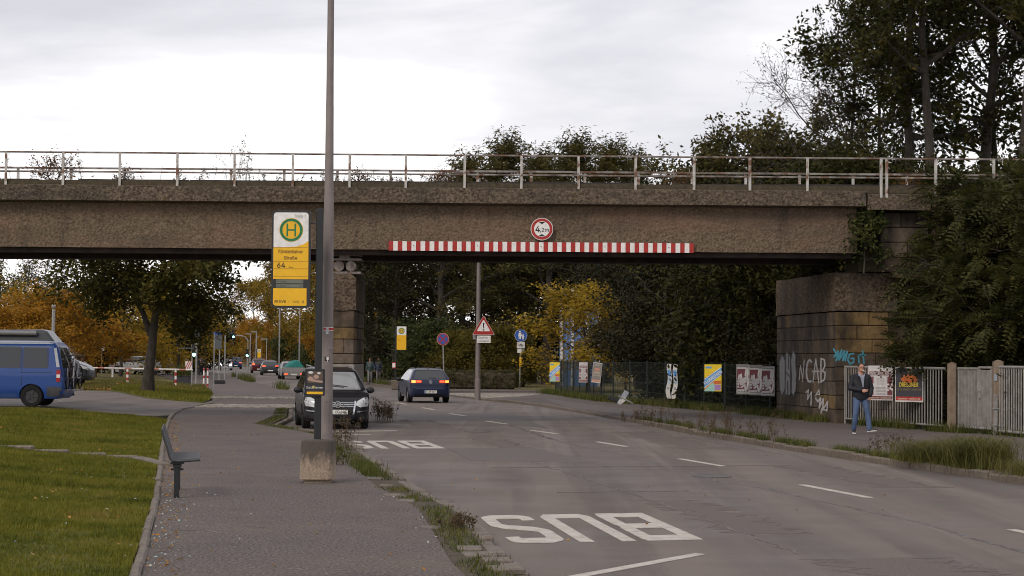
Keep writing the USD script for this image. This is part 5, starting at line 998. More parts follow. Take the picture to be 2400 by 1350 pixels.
o = np.array(at(1221, 126, .11)); fs = thing('footpath_sign', 'round blue pedestrian sign with plates and a yellow tag on a thin pole', 'sign', o)
zc = front(o, 1222, 786, 126)[1]
obj('pole', cyl((-.04, 0, 0), (.02, 0, zc), .035, n=8), M['galv'], fs)
obj('rim', round_sign((.02, -.05, zc), .36), M['white'], fs); obj('blue_field', plate(disc(.345), (.02, -.05, zc), X_, Z_, .013, .016), M['blue'], fs)
def pict(h, x, z):                                       # a standing figure
    return unary_union([disc(h * .10, x, z + h * .42), Polygon([(x - h * .13, z + h * .28), (x + h * .13, z + h * .28), (x + h * .22, z - h * .15), (x - h * .22, z - h * .15)]), sbox(x - h * .14, z - h * .5, x - h * .02, z - h * .1), sbox(x + h * .02, z - h * .5, x + h * .14, z - h * .1)])
obj('pictogram', plate(unary_union([pict(.47, -.06, .02), pict(.30, .13, -.08), LineString([(.0, .05), (.1, -.05)]).buffer(.02)]), (.02, -.05, zc), X_, Z_, .016, .019), M['white'], fs)
obj('plate', plate(rrect(.46, .36, .03, .02, -.56), (0, -.05, zc), X_, Z_, 0, .012), M['dirtywhite'], fs)
obj('pictogram', plate(unary_union([disc(.055, -.05, -.6).difference(disc(.04, -.05, -.6)), disc(.055, .1, -.6).difference(disc(.04, .1, -.6)), LineString([(-.05, -.6), (0, -.5), (.08, -.5), (.1, -.6)]).buffer(.012), LineString([(0, -.5), (.03, -.6), (.08, -.5)]).buffer(.01)]), (0, -.05, zc), X_, Z_, .013, .016), M['ink'], fs)
obj('plate', plate(rrect(.26, .24, .02, -.06, -.9), (0, -.05, zc), X_, Z_, 0, .012), M['dirtywhite'], fs); obj('small_box', cbox((.16, -.03, zc - .9), (.12, .06, .22)), M['grey'], fs)
obj('yellow_tag', cbox((-.0, -.02, zc - 1.55), (.13, .09, .52), .01), M['yellow'], fs)

def far_stop(px, Y, zt_px, zb_px, label, gname):
    o = np.array(at(px, Y, .115)); t = thing('bus_stop', label, 'bus stop', o, group=gname)
    a, b = front(o, px, zb_px, Y)[1], front(o, px, zt_px, Y)[1]; h = b - a; w = h * .40
    obj('post', cbox((-.33, .02, b / 2), (.09, .06, b)), M['black'], t)
    obj('panel_case', plate(rrect(w * 1.05, h * 1.03, .05), (0, 0, a + h / 2), X_, Z_, -.03, 0), M['blackp'], t)
    obj('white_field', plate(sbox(-w / 2, h * .13, w / 2, h / 2), (0, 0, a + h / 2), X_, Z_, 0, .006), M['white'], t)
    obj('yellow_field', plate(sbox(-w / 2, -h / 2, w / 2, h * .13), (0, 0, a + h / 2), X_, Z_, 0, .006), M['yellow'], t)
    obj('round_emblem', plate(disc(w * .32), (0, 0, a + h * .81), X_, Z_, .006, .009), M['yellow'], t)
    obj('green_ring', plate(disc(w * .32).difference(disc(w * .24)), (0, 0, a + h * .81), X_, Z_, .009, .012), M['green'], t)
    obj('letter_h', plate(unary_union([sbox(-w * .13, -w * .16, -w * .08, w * .16), sbox(w * .08, -w * .16, w * .13, w * .16), sbox(-w * .13, -w * .03, w * .13, w * .03)]), (0, 0, a + h * .81), X_, Z_, .009, .012), M['green'], t)
    obj('lettering', text('64', h * .06, (-w * .22, 0, a + h * .42), d=.007), M['ink'], t)
    return t, o
rs, ro = far_stop(942, 121, 765, 820, 'bus stop sign above the blue hatchback, with notice and brown base', None)
obj('concrete_base', cbox((-.22, 0, .26), (.62, .62, .55), .04), M['kerb'], rs)
obj('notice_case', plate(rrect(.22, .34, .01, -.40, front(ro, 927, 856, 121)[1]), (0, -.03, 0), X_, Z_, 0, .03), M['red'], rs); obj('notice', plate(sbox(-.49, front(ro, 927, 861, 121)[1], -.33, front(ro, 927, 851, 121)[1]), (0, -.03, 0), X_, Z_, .03, .034), M['white'], rs)
far_stop(609, 265, 818, 838, 'small distant bus stop sign beyond the traffic, right of the arched traffic light', None)

# --- dark mesh fence with its posters
mf = thing('mesh_fence', 'dark wire mesh fence along the wood with posters hung on it', 'fence', (2.0, 114.5, .11))
wire = flat('fence_wire', (0.012, 0.018, 0.016), rough=0.6)
fp_ = np.array([(2.3, 113), (4.02, 93.4), (6.43, 82.2), (8.5, 71.4)]); fs_ = np.r_[0, np.cumsum(np.linalg.norm(np.diff(fp_, axis=0), axis=1))]
mo = np.array([2.0, 114.5, .11]); FP = lambda t: np.array([np.interp(t, fs_, fp_[:, 0]), np.interp(t, fs_, fp_[:, 1])])
npan = int(fs_[-1] / 2.5); ts = np.linspace(0, fs_[-1], npan + 1)
for k, t in enumerate(ts):
    p = FP(t); obj('post', rel(cbox((p[0], p[1], .98), (.06, .06, 1.76)), mo), wire, mf)
for a, b in zip(ts[:-1], ts[1:]):
    mb = MB()
    for t in np.arange(a + .03, b, .10):
        p = FP(t); mb.add(cyl((p[0], p[1], .17), (p[0], p[1], 1.79), .005, n=3, caps=False))
    for z in (.2, .6, 1.0, 1.4, 1.78):
        mb.add(cyl((*FP(a), z), (*FP(b), z), .007, n=3, caps=False))
    obj('wire_panel', rel(mb, mo), wire, mf)
def fence_point(px, line):                               # where column px meets the fence line, with its direction
    d = ray(px, 900)
    for a, b in zip(line[:-1], line[1:]):
        e = b - a; k = d[0] / d[1]
        t = (k * a[1] - a[0]) / (e[0] - k * e[1])
        if -.02 <= t <= 1.02: break
    p = a + e * t; u = -e / np.linalg.norm(e); u = u if u[0] > 0 else -u
    return p, np.array([u[0], u[1], 0])
def poster_frame(px, py0, py1, w, line, label, name='poster', cat='poster', group=None, rise=.05, tilt=0, yaw=None):
    p, u = fence_point(px, line)                         # boards hung out from the fence, turned towards the traffic
    yaw = (.42 if line is fp_ else .62) if yaw is None else yaw; rise = w * .5 * (.80 if line is fp_ else .55) + .05; n = np.cross(u, Z_); z0, z1 = wp(px, py1, p[1])[2], wp(px, py0, p[1])[2]
    o = np.array([p[0], p[1], (z0 + z1) / 2]) + n * rise; u = np.array([math.cos(yaw), -math.sin(yaw), 0])
    d = ray(px, (py0 + py1) / 2); d = d / d[1]; k = 1 - rise / abs(n @ d) / p[1]; o = EYE + d * p[1] * k; w *= k; z0, z1 = z0 * k, z1 * k
    if tilt: u, v = u * math.cos(tilt) + Z_ * math.sin(tilt), Z_ * math.cos(tilt) - u * math.sin(tilt)
    else: v = Z_
    t = thing(name, label, cat, o, group=group)          # two struts hold the board off the fence
    q, _ = fence_point(px - 4, line); q = np.array([q[0], q[1], o[2]]) - o
    for s in (-.4, .4): obj('strut', cyl((0, 0.0, s * (z1 - z0)), q + [0, 0, s * (z1 - z0)], .010, n=5), M['galv'], t)
    return t, u, v, w, z1 - z0
ylw = flat('poster_yellow', (0.72, 0.52, 0.02)); sky = flat('poster_blue', (0.10, 0.30, 0.60)); org = flat('poster_orange', (0.55, 0.14, 0.03)); lil = flat('poster_lilac', (0.34, 0.20, 0.42)); tea = flat('poster_teal', (0.30, 0.52, 0.45)); mar = flat('poster_maroon', (0.15, 0.038, 0.045)); ppr = flat('poster_paper', (0.50, 0.47, 0.47)); cream = flat('poster_cream', (0.46, 0.36, 0.26))
Z0 = (0, 0, 0)
def flower_poster(px, py0, py1, w, label):
    t, u, v, w, h = poster_frame(px, py0, py1, w, fp_, label, group=None)
    B = sbox(-w / 2, -h / 2, w / 2, h / 2); S = lambda pts: Polygon([((x - .5) * w, (.5 - y) * h) for x, y in pts]).intersection(B)
    pl = lambda nm, g, d, m: obj(nm, plate(g, Z0, u, v, d, d + .003), m, t)
    pl('sheet', B, 0, ylw); pl('blue_band', S([(0, .57), (1, .12), (1, .36), (0, .86)]), .004, sky); pl('white_edge', S([(0, .54), (1, .09), (1, .12), (0, .57)]).union(S([(0, .86), (1, .36), (1, .385), (0, .885)])), .004, M['white'])
    pl('orange_edge', S([(0, .90), (.6, .60), (.6, .63), (0, .94)]), .004, org)
    pl('teal_field', S([(.25, .80), (.6, .62), (.6, 1), (.0, 1), (.0, .96)]), .004, tea); pl('lilac_field', S([(.6, .75), (.97, .75), (.97, .96), (.6, .96)]), .004, lil); pl('pale_field', S([(.55, .62), (.97, .60), (.97, .72), (.55, .73)]), .0075, org)
    pl('blue_field', S([(.06, .08), (.42, .08), (.42, .15), (.06, .15)]), .004, sky)
    uu = u * w * 1 - v * 0; a = math.atan2(.47 * h, w); ud = u * math.cos(a) + v * math.sin(a); vd = -u * math.sin(a) + v * math.cos(a)
    q = lambda x, y: (x - .5) * w * u + (.5 - y) * h * v
    obj('lettering', text('FLUMEDSEN', h * .115, q(.5, .485), ud, vd, d=.0075, bold=True, sx=1.0 * (math.hypot(w, .47 * h) * .88) / (h * .115 * 7.1)), M['white'], t)
    obj('lettering', text('& finest', h * .085, q(.30, .415), ud, vd, d=.0045, bold=True), org, t)
flower_poster(1300, 849, 894, 0.52, 'yellow poster with a blue diagonal band, leftmost on the mesh fence')
flower_poster(1671, 854, 917, 0.64, 'larger yellow poster with a blue diagonal band, nearer the abutment')
def concert_poster(px, py0, py1, w, line, label, rise=.05, grp=None, mm=mar):
    t, u, v, w, h = poster_frame(px, py0, py1, w, line, label, rise=rise)
    B = lambda x0, y0, x1, y1: sbox((x0 - .5) * w, (.5 - y1) * h, (x1 - .5) * w, (.5 - y0) * h); pl = lambda nm, g, d, m: obj(nm, plate(g, Z0, u, v, d, d + .003), m, t)
    q = lambda x, y: (x - .5) * w * u + (.5 - y) * h * v
    pl('sheet', B(0, 0, 1, 1), 0, ppr); pl('title_band', B(.03, .17, .97, .28), .004, mm); pl('side_field', B(.03, .32, .22, .85), .004, mm); pl('side_field', B(.77, .32, .97, .85), .004, mm); pl('bottom_band', B(.03, .88, .97, .97), .004, mm)
    obj('lettering', text('DRESDNER KONZERT', h * .075, q(.5, .225), u, v, d=.0075, bold=True, sx=w * .86 / (h * .075 * 12.6)), ppr, t)
    obj('lettering', MB(text('02', h * .20, q(.125, .62), u, v, d=.0075, bold=True, sx=.52 * w / h * 1.4), text('04', h * .20, q(.87, .62), u, v, d=.0075, bold=True, sx=.52 * w / h * 1.4)), M['white'], t)
    obj('lettering', MB(text('NACHT', h * .05, q(.5, .38), u, v, d=.0045), text('IN DER', h * .05, q(.5, .45), u, v, d=.0045), text('ALTEN', h * .05, q(.5, .53), u, v, d=.0045), *[plate(B(.30, y, .70, y + .014), Z0, u, v, .0045, .006) for y in (.62, .66, .70, .74, .79, .83)], text('i', h * .07, q(.62, .08), u, v, d=.0045, bold=True), text('A', h * .06, q(.82, .08), u, v, d=.0045)), M['grey'], t)
    obj('lettering', text('reservix-online.de', h * .05, q(.5, .925), u, v, d=.0075, bold=True, sx=w * .8 / (h * .05 * 11.2)), cream, t)
def dark_poster(px, py0, py1, w, line, label, rise=.05, tilt=0, sheet=None, faded=False):
    t, u, v, w, h = poster_frame(px, py0, py1, w, line, label, rise=rise, tilt=tilt)
    B = lambda x0, y0, x1, y1: sbox((x0 - .5) * w, (.5 - y1) * h, (x1 - .5) * w, (.5 - y0) * h); pl = lambda nm, g, d, m: obj(nm, plate(g, Z0, u, v, d, d + .003), m, t); q = lambda x, y: (x - .5) * w * u + (.5 - y) * h * v
    pl('sheet', B(0, 0, 1, 1), 0, M['dirtywhite']); pl('print', B(.025, .03, .975, .955), .004, sheet or flat('poster_night', (0.035, 0.033, 0.042)))
    pl('emblem', affinity.scale(disc(w * .29, 0, .17 * h), 1.05, .48), .0075, org if not faded else flat('poster_pink', (0.5, 0.22, 0.16)))
    obj('lettering', text('DRESDNER', h * .12, q(.49, .50), u, v, d=.0075, bold=True, sx=w * .56 / (h * .12 * 5.9)), ylw if not faded else cream, t)
    obj('lettering', MB(text('STERNSTUNDEN', h * .05, q(.5, .64), u, v, d=.0075, sx=w * .7 / (h * .05 * 9.2)), text('Advent', h * .04, q(.5, .08), u, v, d=.0075), text('im Schloss', h * .04, q(.5, .13), u, v, d=.0075)), flat('poster_ochre', (0.24, 0.17, 0.06)) if not faded else ppr, t)
    pl('bottom_band', B(.025, .85, .975, .955), .0075, M['red'] if not faded else flat('poster_pink', (0.5, 0.22, 0.16))); obj('lettering', text('reservix-online.de', h * .06, q(.5, .905), u, v, d=.011, bold=True, sx=w * .75 / (h * .06 * 11.2)), cream, t)
concert_poster(1367, 849, 896, 0.43, fp_, 'pale concert poster second from the left on the mesh fence')
dark_poster(1399, 850, 897, 0.43, fp_, 'faded grey poster with a pink emblem on the mesh fence', tilt=-.10, sheet=flat('poster_faded', (0.20, 0.18, 0.16)), faded=True)
for k, (px, lb) in enumerate(((1576, 'left one of the two tall wavy white banners with blue field on the mesh fence'), (1590, 'right one of the two tall wavy white banners with blue field on the mesh fence'))):
    p, u = fence_point(px, fp_); n = np.cross(u, Z_); u = np.array([.93, -.37, 0]); zb, zt_ = wp(px, 934 + k, p[1])[2], wp(px, 853 + k, p[1])[2]; h = zt_ - zb
    t = thing('banner', lb, 'banner', np.array([p[0], p[1], zb]) + n * .12, group=None)
    def wavy(s0, s1, x0, x1, d, k=k):
        m = 24; s = np.linspace(s0, s1, m); off = .028 * np.sin(s * 7.0 + k * .8 + 2.2) * (1.2 - s) - .03 * (1 - s) ** 2; dep = .03 * np.sin(s * 9 + k)
        v = np.vstack([np.outer(off + x, u) + np.outer(s * h, Z_) + np.outer(dep + d, n) for x in (x0, x1)]); i = np.arange(m - 1); return v, np.vstack([np.c_[i, i + m, i + m + 1], np.c_[i, i + m + 1, i + 1]])
    obj('cloth', wavy(0, 1, -.085, .085, 0), M['dirtywhite'], t, smooth=True); obj('blue_field', wavy(.66, .83, -.06, .065, .006), sky, t, smooth=True); obj('faded_field', wavy(.44, .64, -.06, .06, .006), flat('banner_pale_blue', (.36, .45, .54)), t, smooth=True); obj('grey_print', wavy(.26, .34, -.03, .05, .006), flat('banner_grey', (.22, .24, .28)), t, smooth=True)
for k, px in enumerate((1741, 1771, 1800)):
    t, u, v, w, h = poster_frame(px, 856 + 2 * k, 922 + 2 * k, .48, fp_, ('left', 'middle', 'right')[k] + ' one of the three maroon and white posters on the mesh fence', group='three maroon posters in a row')
    w *= .93; pl = lambda nm, g, d, m: obj(nm, plate(g, Z0, u, v, d, d + .003), m, t); q = lambda pts: [((x - .5) * w, (.5 - y) * h) for x, y in pts]
    pl('sheet', sbox(-w / 2, -h / 2, w / 2, h / 2), 0, M['grey']); pl('maroon_field', Polygon(q([(.03, .13), (.97, .13), (.97, .9), (.03, .9)])), .004, mar); pl('frame', sbox(-w / 2, -h / 2, w / 2, h / 2).difference(sbox(-w * .455, -h * .47, w * .455, h * .47)), .004, M['dirtywhite'])
    W2 = ppr
    pl('top_band', Polygon(q([(.05, .07), (.8, .07), (.78, .13), (.05, .13)])), .0075, W2); pl('white_shape', Polygon(q([(.3, .52), (.5, .46), (.8, .38), (.82, .6), (.5, .70), (.28, .72)])), .0075, W2)
    pl('curl', unary_union([LineString(q([(.72, .36), (.76, .16), (.88, .12), (.9, .3), (.84, .42)])).buffer(.03), LineString(q([(.84, .42), (.93, .55), (.86, .8), (.74, .9), (.66, .7), (.4, .78)])).buffer(.03), LineString(q([(.28, .62), (.3, .4), (.38, .32), (.42, .5)])).buffer(.025), LineString(q([(.14, .5), (.22, .34)])).buffer(.02)]), .0075, M['dirtywhite'])
    pl('bottom_band', Polygon(q([(.05, .86), (.65, .84), (.6, .93), (.05, .93)])), .0075, W2)
    for a in (.54, .63, .73): pl('white_tile', Polygon(q([(.06, a), (.22, a), (.22, a + .07), (.06, a + .07)])), .0075, W2)
    [obj('rail', plate(sbox(-w * .53, a, w * .53, a + h * .04), Z0, u, v, 0, .03), M['galvfence'], t) for a in (h * .495, -h * .535)]
# fallen sign with its dark rubber foot on the far right pavement
o = gp(1438, 946, .12); ff = thing('sign_foot', 'dark rubber sign foot lying tilted on the right pavement', 'sign foot', o, rz=-12)
m = cbox((0, 0, .17), (.48, .42, .16), .03); m.apply_transform(trimesh.transformations.rotation_matrix(.35, [0, 1, 0], (0, 0, .1))); obj('block', m, M['blackp'], ff)
o = gp(1462, 948, .12); fsn = thing('fallen_sign', 'fallen pale traffic sign panel and pole lying crosswise on the right pavement', 'fallen sign', o)
RM = trimesh.transformations.rotation_matrix
m = cbox((0, 0, .30), (.20, .025, .62), .006); m.apply_transform(RM(.52, [0, 1, 0], (0, 0, 0))); m.apply_translation((-.18, .02, .0)); obj('panel', m, flat('sign_back', (.36, .38, .42), metallic=.3), fsn)
m = cbox((0, 0, .2), (.16, .02, .34), .004); m.apply_transform(RM(.9, [0, 1, 0], (0, 0, 0))); m.apply_translation((-.22, -.05, .02)); obj('plate', m, M['dirtywhite'], fsn)
obj('pole', cyl((-.22, -.02, .34), (.36, -.06, .04), .035, n=8), M['galv'], fsn)

# --- white bar fence with concrete posts and the gate
blf = np.array([(9.70, 63.3), (11.28, 56.75)]); fo_ = np.array([9.70, 63.3, .12])
bf = thing('bar_fence', 'grey white metal bar fence behind the walking man', 'fence', fo_)
L = np.linalg.norm(blf[1] - blf[0]); du = (blf[1] - blf[0]) / L
for t in np.arange(.12, L - .03, .175):
    p = blf[0] + du * t; obj('bar', rel(cyl((p[0], p[1], .26), (p[0], p[1], 1.74), .017, n=6), fo_), M['galvfence'], bf)
u3 = np.r_[du, 0]
for z, r_, nm in ((1.755, .035, 'top_rail'), (.26, .025, 'bottom_rail')):
    obj(nm, rel(cyl((*blf[0], z), (*(blf[1] + du * .02), z), r_, n=8), fo_), M['galvfence'], bf)
obj('post', rel(cyl((*(blf[0] + du * .02), .1), (*(blf[0] + du * .02), 1.74), .03, n=8), fo_), M['galvfence'], bf)
cpost = mk('post_concrete', [(0.3, (0.155, 0.115, 0.082)), (0.7, (0.24, 0.185, 0.135))], scale=6, rough=.9, bump=.4, bscale=30)
def cpst(px, Y, py, w, label):
    o = np.array(at(px, Y, .11)); t = thing('gate_post', label, 'post', o); z = front(o, px, py, Y)[1]
    obj('shaft', MB(cbox((0, 0, z / 2 - .02), (w, w, z - .04), .03), tm(md.Manifold.hull_points(np.array([(a * w / 2, b * w / 2, z - .05) for a in (-1, 1) for b in (-1, 1)] + [(0, 0, z)])))), cpost, t); return t, o
cpst(2232, 56.5, 848, .22, 'square brown concrete post between bar fence and gate')
g2t, g2o = cpst(2340, 54.6, 843, .25, 'square brown concrete post between the gate and the right bars')
obj('number_plate', cbox((-.09, -.135, front(g2o, 2328, 885, 54.5)[1]), (.07, .02, .17), .005), flat('plate_blue', (.26, .30, .36)), g2t)
go = np.array(at(2285, 55.6, .12)); gt = thing('gate', 'pale two leaved metal bar gate between the two concrete posts', 'gate', go)
a, b = np.array(at(2246, 56.2)[:2]), np.array(at(2326, 54.9)[:2]); L = np.linalg.norm(b - a); du = (b - a) / L; u3 = np.r_[du, 0]; n3 = np.cross(u3, Z_)
Lm = L * .62
for s0, s1, zt_, nn in ((0, Lm, 1.76, 13), (Lm, L, 1.79, 8)):
    lf = obj('gate_leaf', rel(MB(*[cyl((*(a + du * s), .25), (*(a + du * s), zt_), .024, n=8) for s in (s0 + .03, s1 - .03)], *[cyl((*(a + du * s0), z), (*(a + du * s1), z), .032, n=8) for z in (.25, zt_)]), go), M['galvfence'], gt)
    for s in np.linspace(s0 + .09, s1 - .07, nn):
        p = a + du * s; obj('bar', rel(cbox((p[0], p[1], 1.0), (.028, .028, 1.46)), go), M['galvfence'], lf)
p = a + du * Lm; obj('lock_case', rel(cbox((p[0], p[1] - .03, 1.0), (.09, .06, 1.5), .01), go), M['galvfence'], gt); obj('handle', rel(MB(cbox((p[0], p[1] - .08, 1.12), (.06, .05, .24), .01), cyl((p[0] - .02, p[1] - .1, 1.18), (p[0] - .1, p[1] - .14, 1.18), .012, n=6)), go), M['galv'], gt)
hp = np.array(at(2336, 54.3)[:2]); obj('hinge_post', rel(cbox((hp[0] - .02, hp[1], .55), (.10, .06, 1.15), .01), go), M['galvfence'], gt)
obj('latch', rel(MB(cyl((hp[0] - .12, hp[1] - .05, .78), (hp[0] + .18, hp[1] - .05, .76), .014, n=6), cyl((hp[0] - .12, hp[1] - .05, .36), (hp[0] + .18, hp[1] - .05, .35), .014, n=6)), go), M['galv'], gt)
rfo = np.array(at(2348, 54.3, .12)); rf_ = thing('bar_fence', 'grey white metal bars right of the gate, cut by the edge of the picture', 'fence', rfo)
a, b = np.array(at(2343, 54.2)[:2]), np.array(at(2460, 51.2)[:2]); L = np.linalg.norm(b - a); du = (b - a) / L
for s in np.arange(.03, L, .15): p = a + du * s; obj('bar', rel(cyl((p[0], p[1], .23), (p[0], p[1], 1.80), .019, n=6), rfo), M['galvfence'], rf_)
for z, nm in ((1.81, 'top_rail'), (.22, 'bottom_rail')): obj(nm, rel(cyl((*a, z), (*b, z), .035, n=8), rfo), M['galvfence'], rf_)
concert_poster(2064, 857, 938, .76, blf, 'white and maroon poster with numerals on the bar fence beside the man', rise=.06)
dark_poster(2131, 861, 942, .82, blf, 'dark poster with red emblem and yellow lettering on the bar fence', rise=.06)

# --- things on the left verge
def bz(x, y): return float(zl(x, y))
o = np.array([*at(299, 117)[:2], 0]); o[2] = bz(*o[:2]); ba = thing('barrier', 'long red and white barrier rail on posts before the grass verge', 'barrier', o)
sg_ = [(213, 862, 120), (450, 867, 116)]; p0, p1 = wp(213, 862, 118), wp(452, 867, 118); nseg = 15
for k in range(nseg):
    a, b = p0 + (p1 - p0) * k / nseg, p0 + (p1 - p0) * (k + 1) / nseg
    obj('rail_segment', rel(cyl(a, b, .044, n=8), o), flat('faded_red', (.36, .14, .11)) if k % 4 == 1 else M['dirtywhite'], ba)
for px in (299, 412):
    p = wp(px, 864, 118); zb = bz(p[0], p[1])
    for k in range(5): h = (p[2] - zb) / 5; obj('post', rel(cyl((p[0], p[1] + .02, zb + h * k), (p[0], p[1] + .02, zb + h * (k + 1)), .06, n=8), o), M['red'] if k % 2 else M['white'], ba)
for px, Y, lb in ((266, 150, 'red and white post behind the barrier rail, left'), (430, 150, 'red and white post behind the barrier rail, right')):
    p = np.array(at(px, Y)); z = bz(p[0], p[1]); t = thing('marker_post', lb, 'post', (p[0], p[1], z)); obj('shaft', cyl((0, 0, 0), (0, 0, .55), .07, n=8), M['white'], t); obj('band', cyl((0, 0, .55), (0, 0, .75), .071, n=8), M['red'], t)
p = np.array(at(447, 119)); z = bz(p[0], p[1]); t = thing('hatched_sign', 'red and white hatched closing panel at the end of the barrier', 'sign', (p[0], p[1], z)); zc = wp(447, 857, 119)[2] - z
obj('pole', cyl((.12, 0, 0), (.12, 0, zc + .3), .03, n=6), M['galv'], t); obj('panel', plate(sbox(-.24, -.24, .12, .24), (0, -.04, zc), X_, Z_, 0, .01), M['white'], t)
obj('hatching', plate(unary_union([affinity.skew(sbox(-.2 + k * .11, -.24, -.15 + k * .11, .24), 25) for k in range(3)]).intersection(sbox(-.24, -.24, .12, .24)), (0, -.04, zc), X_, Z_, .01, .014), M['red'], t)
p = np.array(at(429, 131)); z = bz(p[0], p[1]); t = thing('planter', 'dark box planter with a green grassy plant beside the pavement', 'planter', (p[0], p[1], z))
obj('box', MB(cbox((-.0, 0, .26), (.95, .8, .52), .03), cbox((-.32, -.03, .25), (.02, .8, .5)), cbox((0, 0, .53), (1.0, .85, .05), .01)), flat('planter_dark', (.028, .028, .034)), t)
pr_ = np.random.default_rng(4); obj('plant', blades(np.c_[pr_.normal(0, .2, 900), pr_.normal(0, .2, 900), np.full(900, .5)], np.full(900, .62), .03, pr_, lean=.6), GR['weed'], t)
for px, lb in ((480, 'left'), (489, 'right')):
    p = np.array(at(px, 127, .12)); t = thing('bollard', lb + ' one of two white bollards with red bands on the left pavement', 'bollard', p, group='bollards on the left pavement')
    obj('shaft', MB(cyl((0, 0, 0), (0, 0, 1.08), .05, n=8)), M['white'], t)
    for z in (.02, .5, .93): obj('band', cyl((0, 0, z), (0, 0, z + .14), .053, n=8), M['red'], t)
# poles, direction boards, traffic lights along the road
def pole_thing(name, label, cat, px, Y, py_top, r, m='galv', z=None):
    p = np.array(at(px, Y, .115 if z is None else z)); t = thing(name, label, cat, p); h = wp(px, py_top, Y)[2] - p[2]; obj('pole', cyl((0, 0, 0), (0, 0, h), r, r * .8, 8), M[m], t); return t, p, h
gdark = flat('board_back', (.075, .08, .088), rough=.6); lgreen = flat('signal_green', (.1, .9, .6), emit=((.25, 1.0, .72), 5.0)); signal_w = flat('lamp_on', (1, 1, .95), emit=((1, .98, .9), 7.0))
def board(t, o, px0, py0, px1, py1, Y, m=gdark, nm='board', dy=-.06, parent=None):
    x0, z1 = front(o, px0, py0, Y); x1, z0 = front(o, px1, py1, Y); return obj(nm, cbox(((x0 + x1) / 2, dy, (z0 + z1) / 2), (x1 - x0, .03, z1 - z0), .005), m, parent or t)
def signal(t, o, px, py0, py1, Y, green=True):
    x, z1 = front(o, px, py0, Y); _, z0 = front(o, px, py1, Y); h = z1 - z0
    hd = obj('signal_head', cbox((x, -.12, (z0 + z1) / 2), (h * .36, .2, h), .02), M['blackp'], t)
    for k in range(3):
        zc = z1 - h * (k + .5) / 3; obj('lens', cyl((x, -.22, zc), (x, -.245, zc), h * .15, n=10), lgreen if k == 2 and green else M['ink'], hd)
t, o, h = pole_thing('direction_sign', 'grey backed direction boards on a tall pole left of the walking person', 'sign', 462, 133, 755, .06); board(t, o, 452, 757, 474, 772, 133); board(t, o, 452, 775, 471, 790, 133); board(t, o, 422, 815, 462, 818, 133, nm='arm')
t, o, h = pole_thing('traffic_light', 'traffic light showing green left of the walking person', 'traffic light', 452, 150, 798, .05); signal(t, o, 456, 808, 836, 150)
t, o, h = pole_thing('street_name_sign', 'thin pole with a dark street name sign by the grass island', 'sign', 503.5, 119, 778, .035); board(t, o, 503, 778, 517, 785, 119, M['blue'])
t, o, h = pole_thing('direction_sign', 'large dark backed direction board on two posts right of the street name sign', 'sign', 516, 140, 786, .045); obj('pole', cyl((.36, 0, 0), (.36, 0, h), .045, n=8), M['galv'], t); board(t, o, 504, 786, 520, 818, 140)
obj('stand', cbox((.0, 0, .12), (.75, .4, .24), .03), M['blackp'], t)
t, o, h = pole_thing('direction_sign', 'dark backed direction board left of the arched traffic light', 'sign', 537, 240, 773, .07); board(t, o, 528, 775, 549, 808, 240)
t, o, h = pole_thing('traffic_light', 'arched traffic light mast with green lights over the far road', 'traffic light', 582, 228, 803, .09)
x1, z1 = front(o, 582, 803, 228); pts = [(x1, 0, z1)] + [(front(o, a, b, 228)[0], 0, front(o, a, b, 228)[1]) for a, b in ((580, 796), (575, 790), (566, 787), (556, 786.5), (549, 786.5))]
obj('arm', tube(pts, .07, 7), M['galv'], t); signal(t, o, 548, 776, 792, 228); signal(t, o, 580, 818, 837, 228)
for px, Y, pt, r, lb in ((656, 205, 715, .07, 'thin grey lamp post above the teal trailer'), (703, 206, 720, .07, 'thin grey lamp post right of the teal trailer'), (602, 285, 778, .09, 'thin grey lamp post above the red estate car'), (588, 300, 783, .08, 'thin pole right of the arched traffic light'), (614, 330, 790, .08, 'thin pole behind the distant bus stop sign'), (626, 275, 795, .06, 'dark thin pole above the dark hatchback')):
    t, o, h = pole_thing('lamp_post', lb, 'lamp post', px, Y, pt if pt > 740 else 560, r)
    obj('luminaire', cbox((-.3, 0, h), (.8, .25, .12), .03), M['galv'], t)
t, o, h = pole_thing('lamp_post', 'grey lamp post with a round head among the orange maples', 'lamp post', 126, 120, 724, .11, z=.38); obj('luminaire', lathe([(0, -.05), (.1, -.04), (.13, .05), (.08, .13), (0, .15)], 12, c=(0, 0, h + .1)), M['galv'], t)
for px, Y, pt, lb in ((206, 185, 798, 'left flag pole with a small white flag behind the barrier'), (240, 180, 792, 'right flag pole with a white and red flag behind the barrier')):
    t, o, h = pole_thing('flag_pole', lb, 'flag', px, Y, pt, .05, z=.38); fl = [(0, h - .1), (.28, h - .25), (.22, h - .7), (.30, h - 1.0), (.05, h - 1.1)]
    obj('flag', plate(Polygon(fl), (0, -.01, 0), X_, Z_, 0, .015), M['white'], t)
    if px > 220: obj('flag_emblem', plate(sbox(.04, h - .8, .22, h - .45), (0, -.03, 0), X_, Z_, 0, .01), M['red'], t)
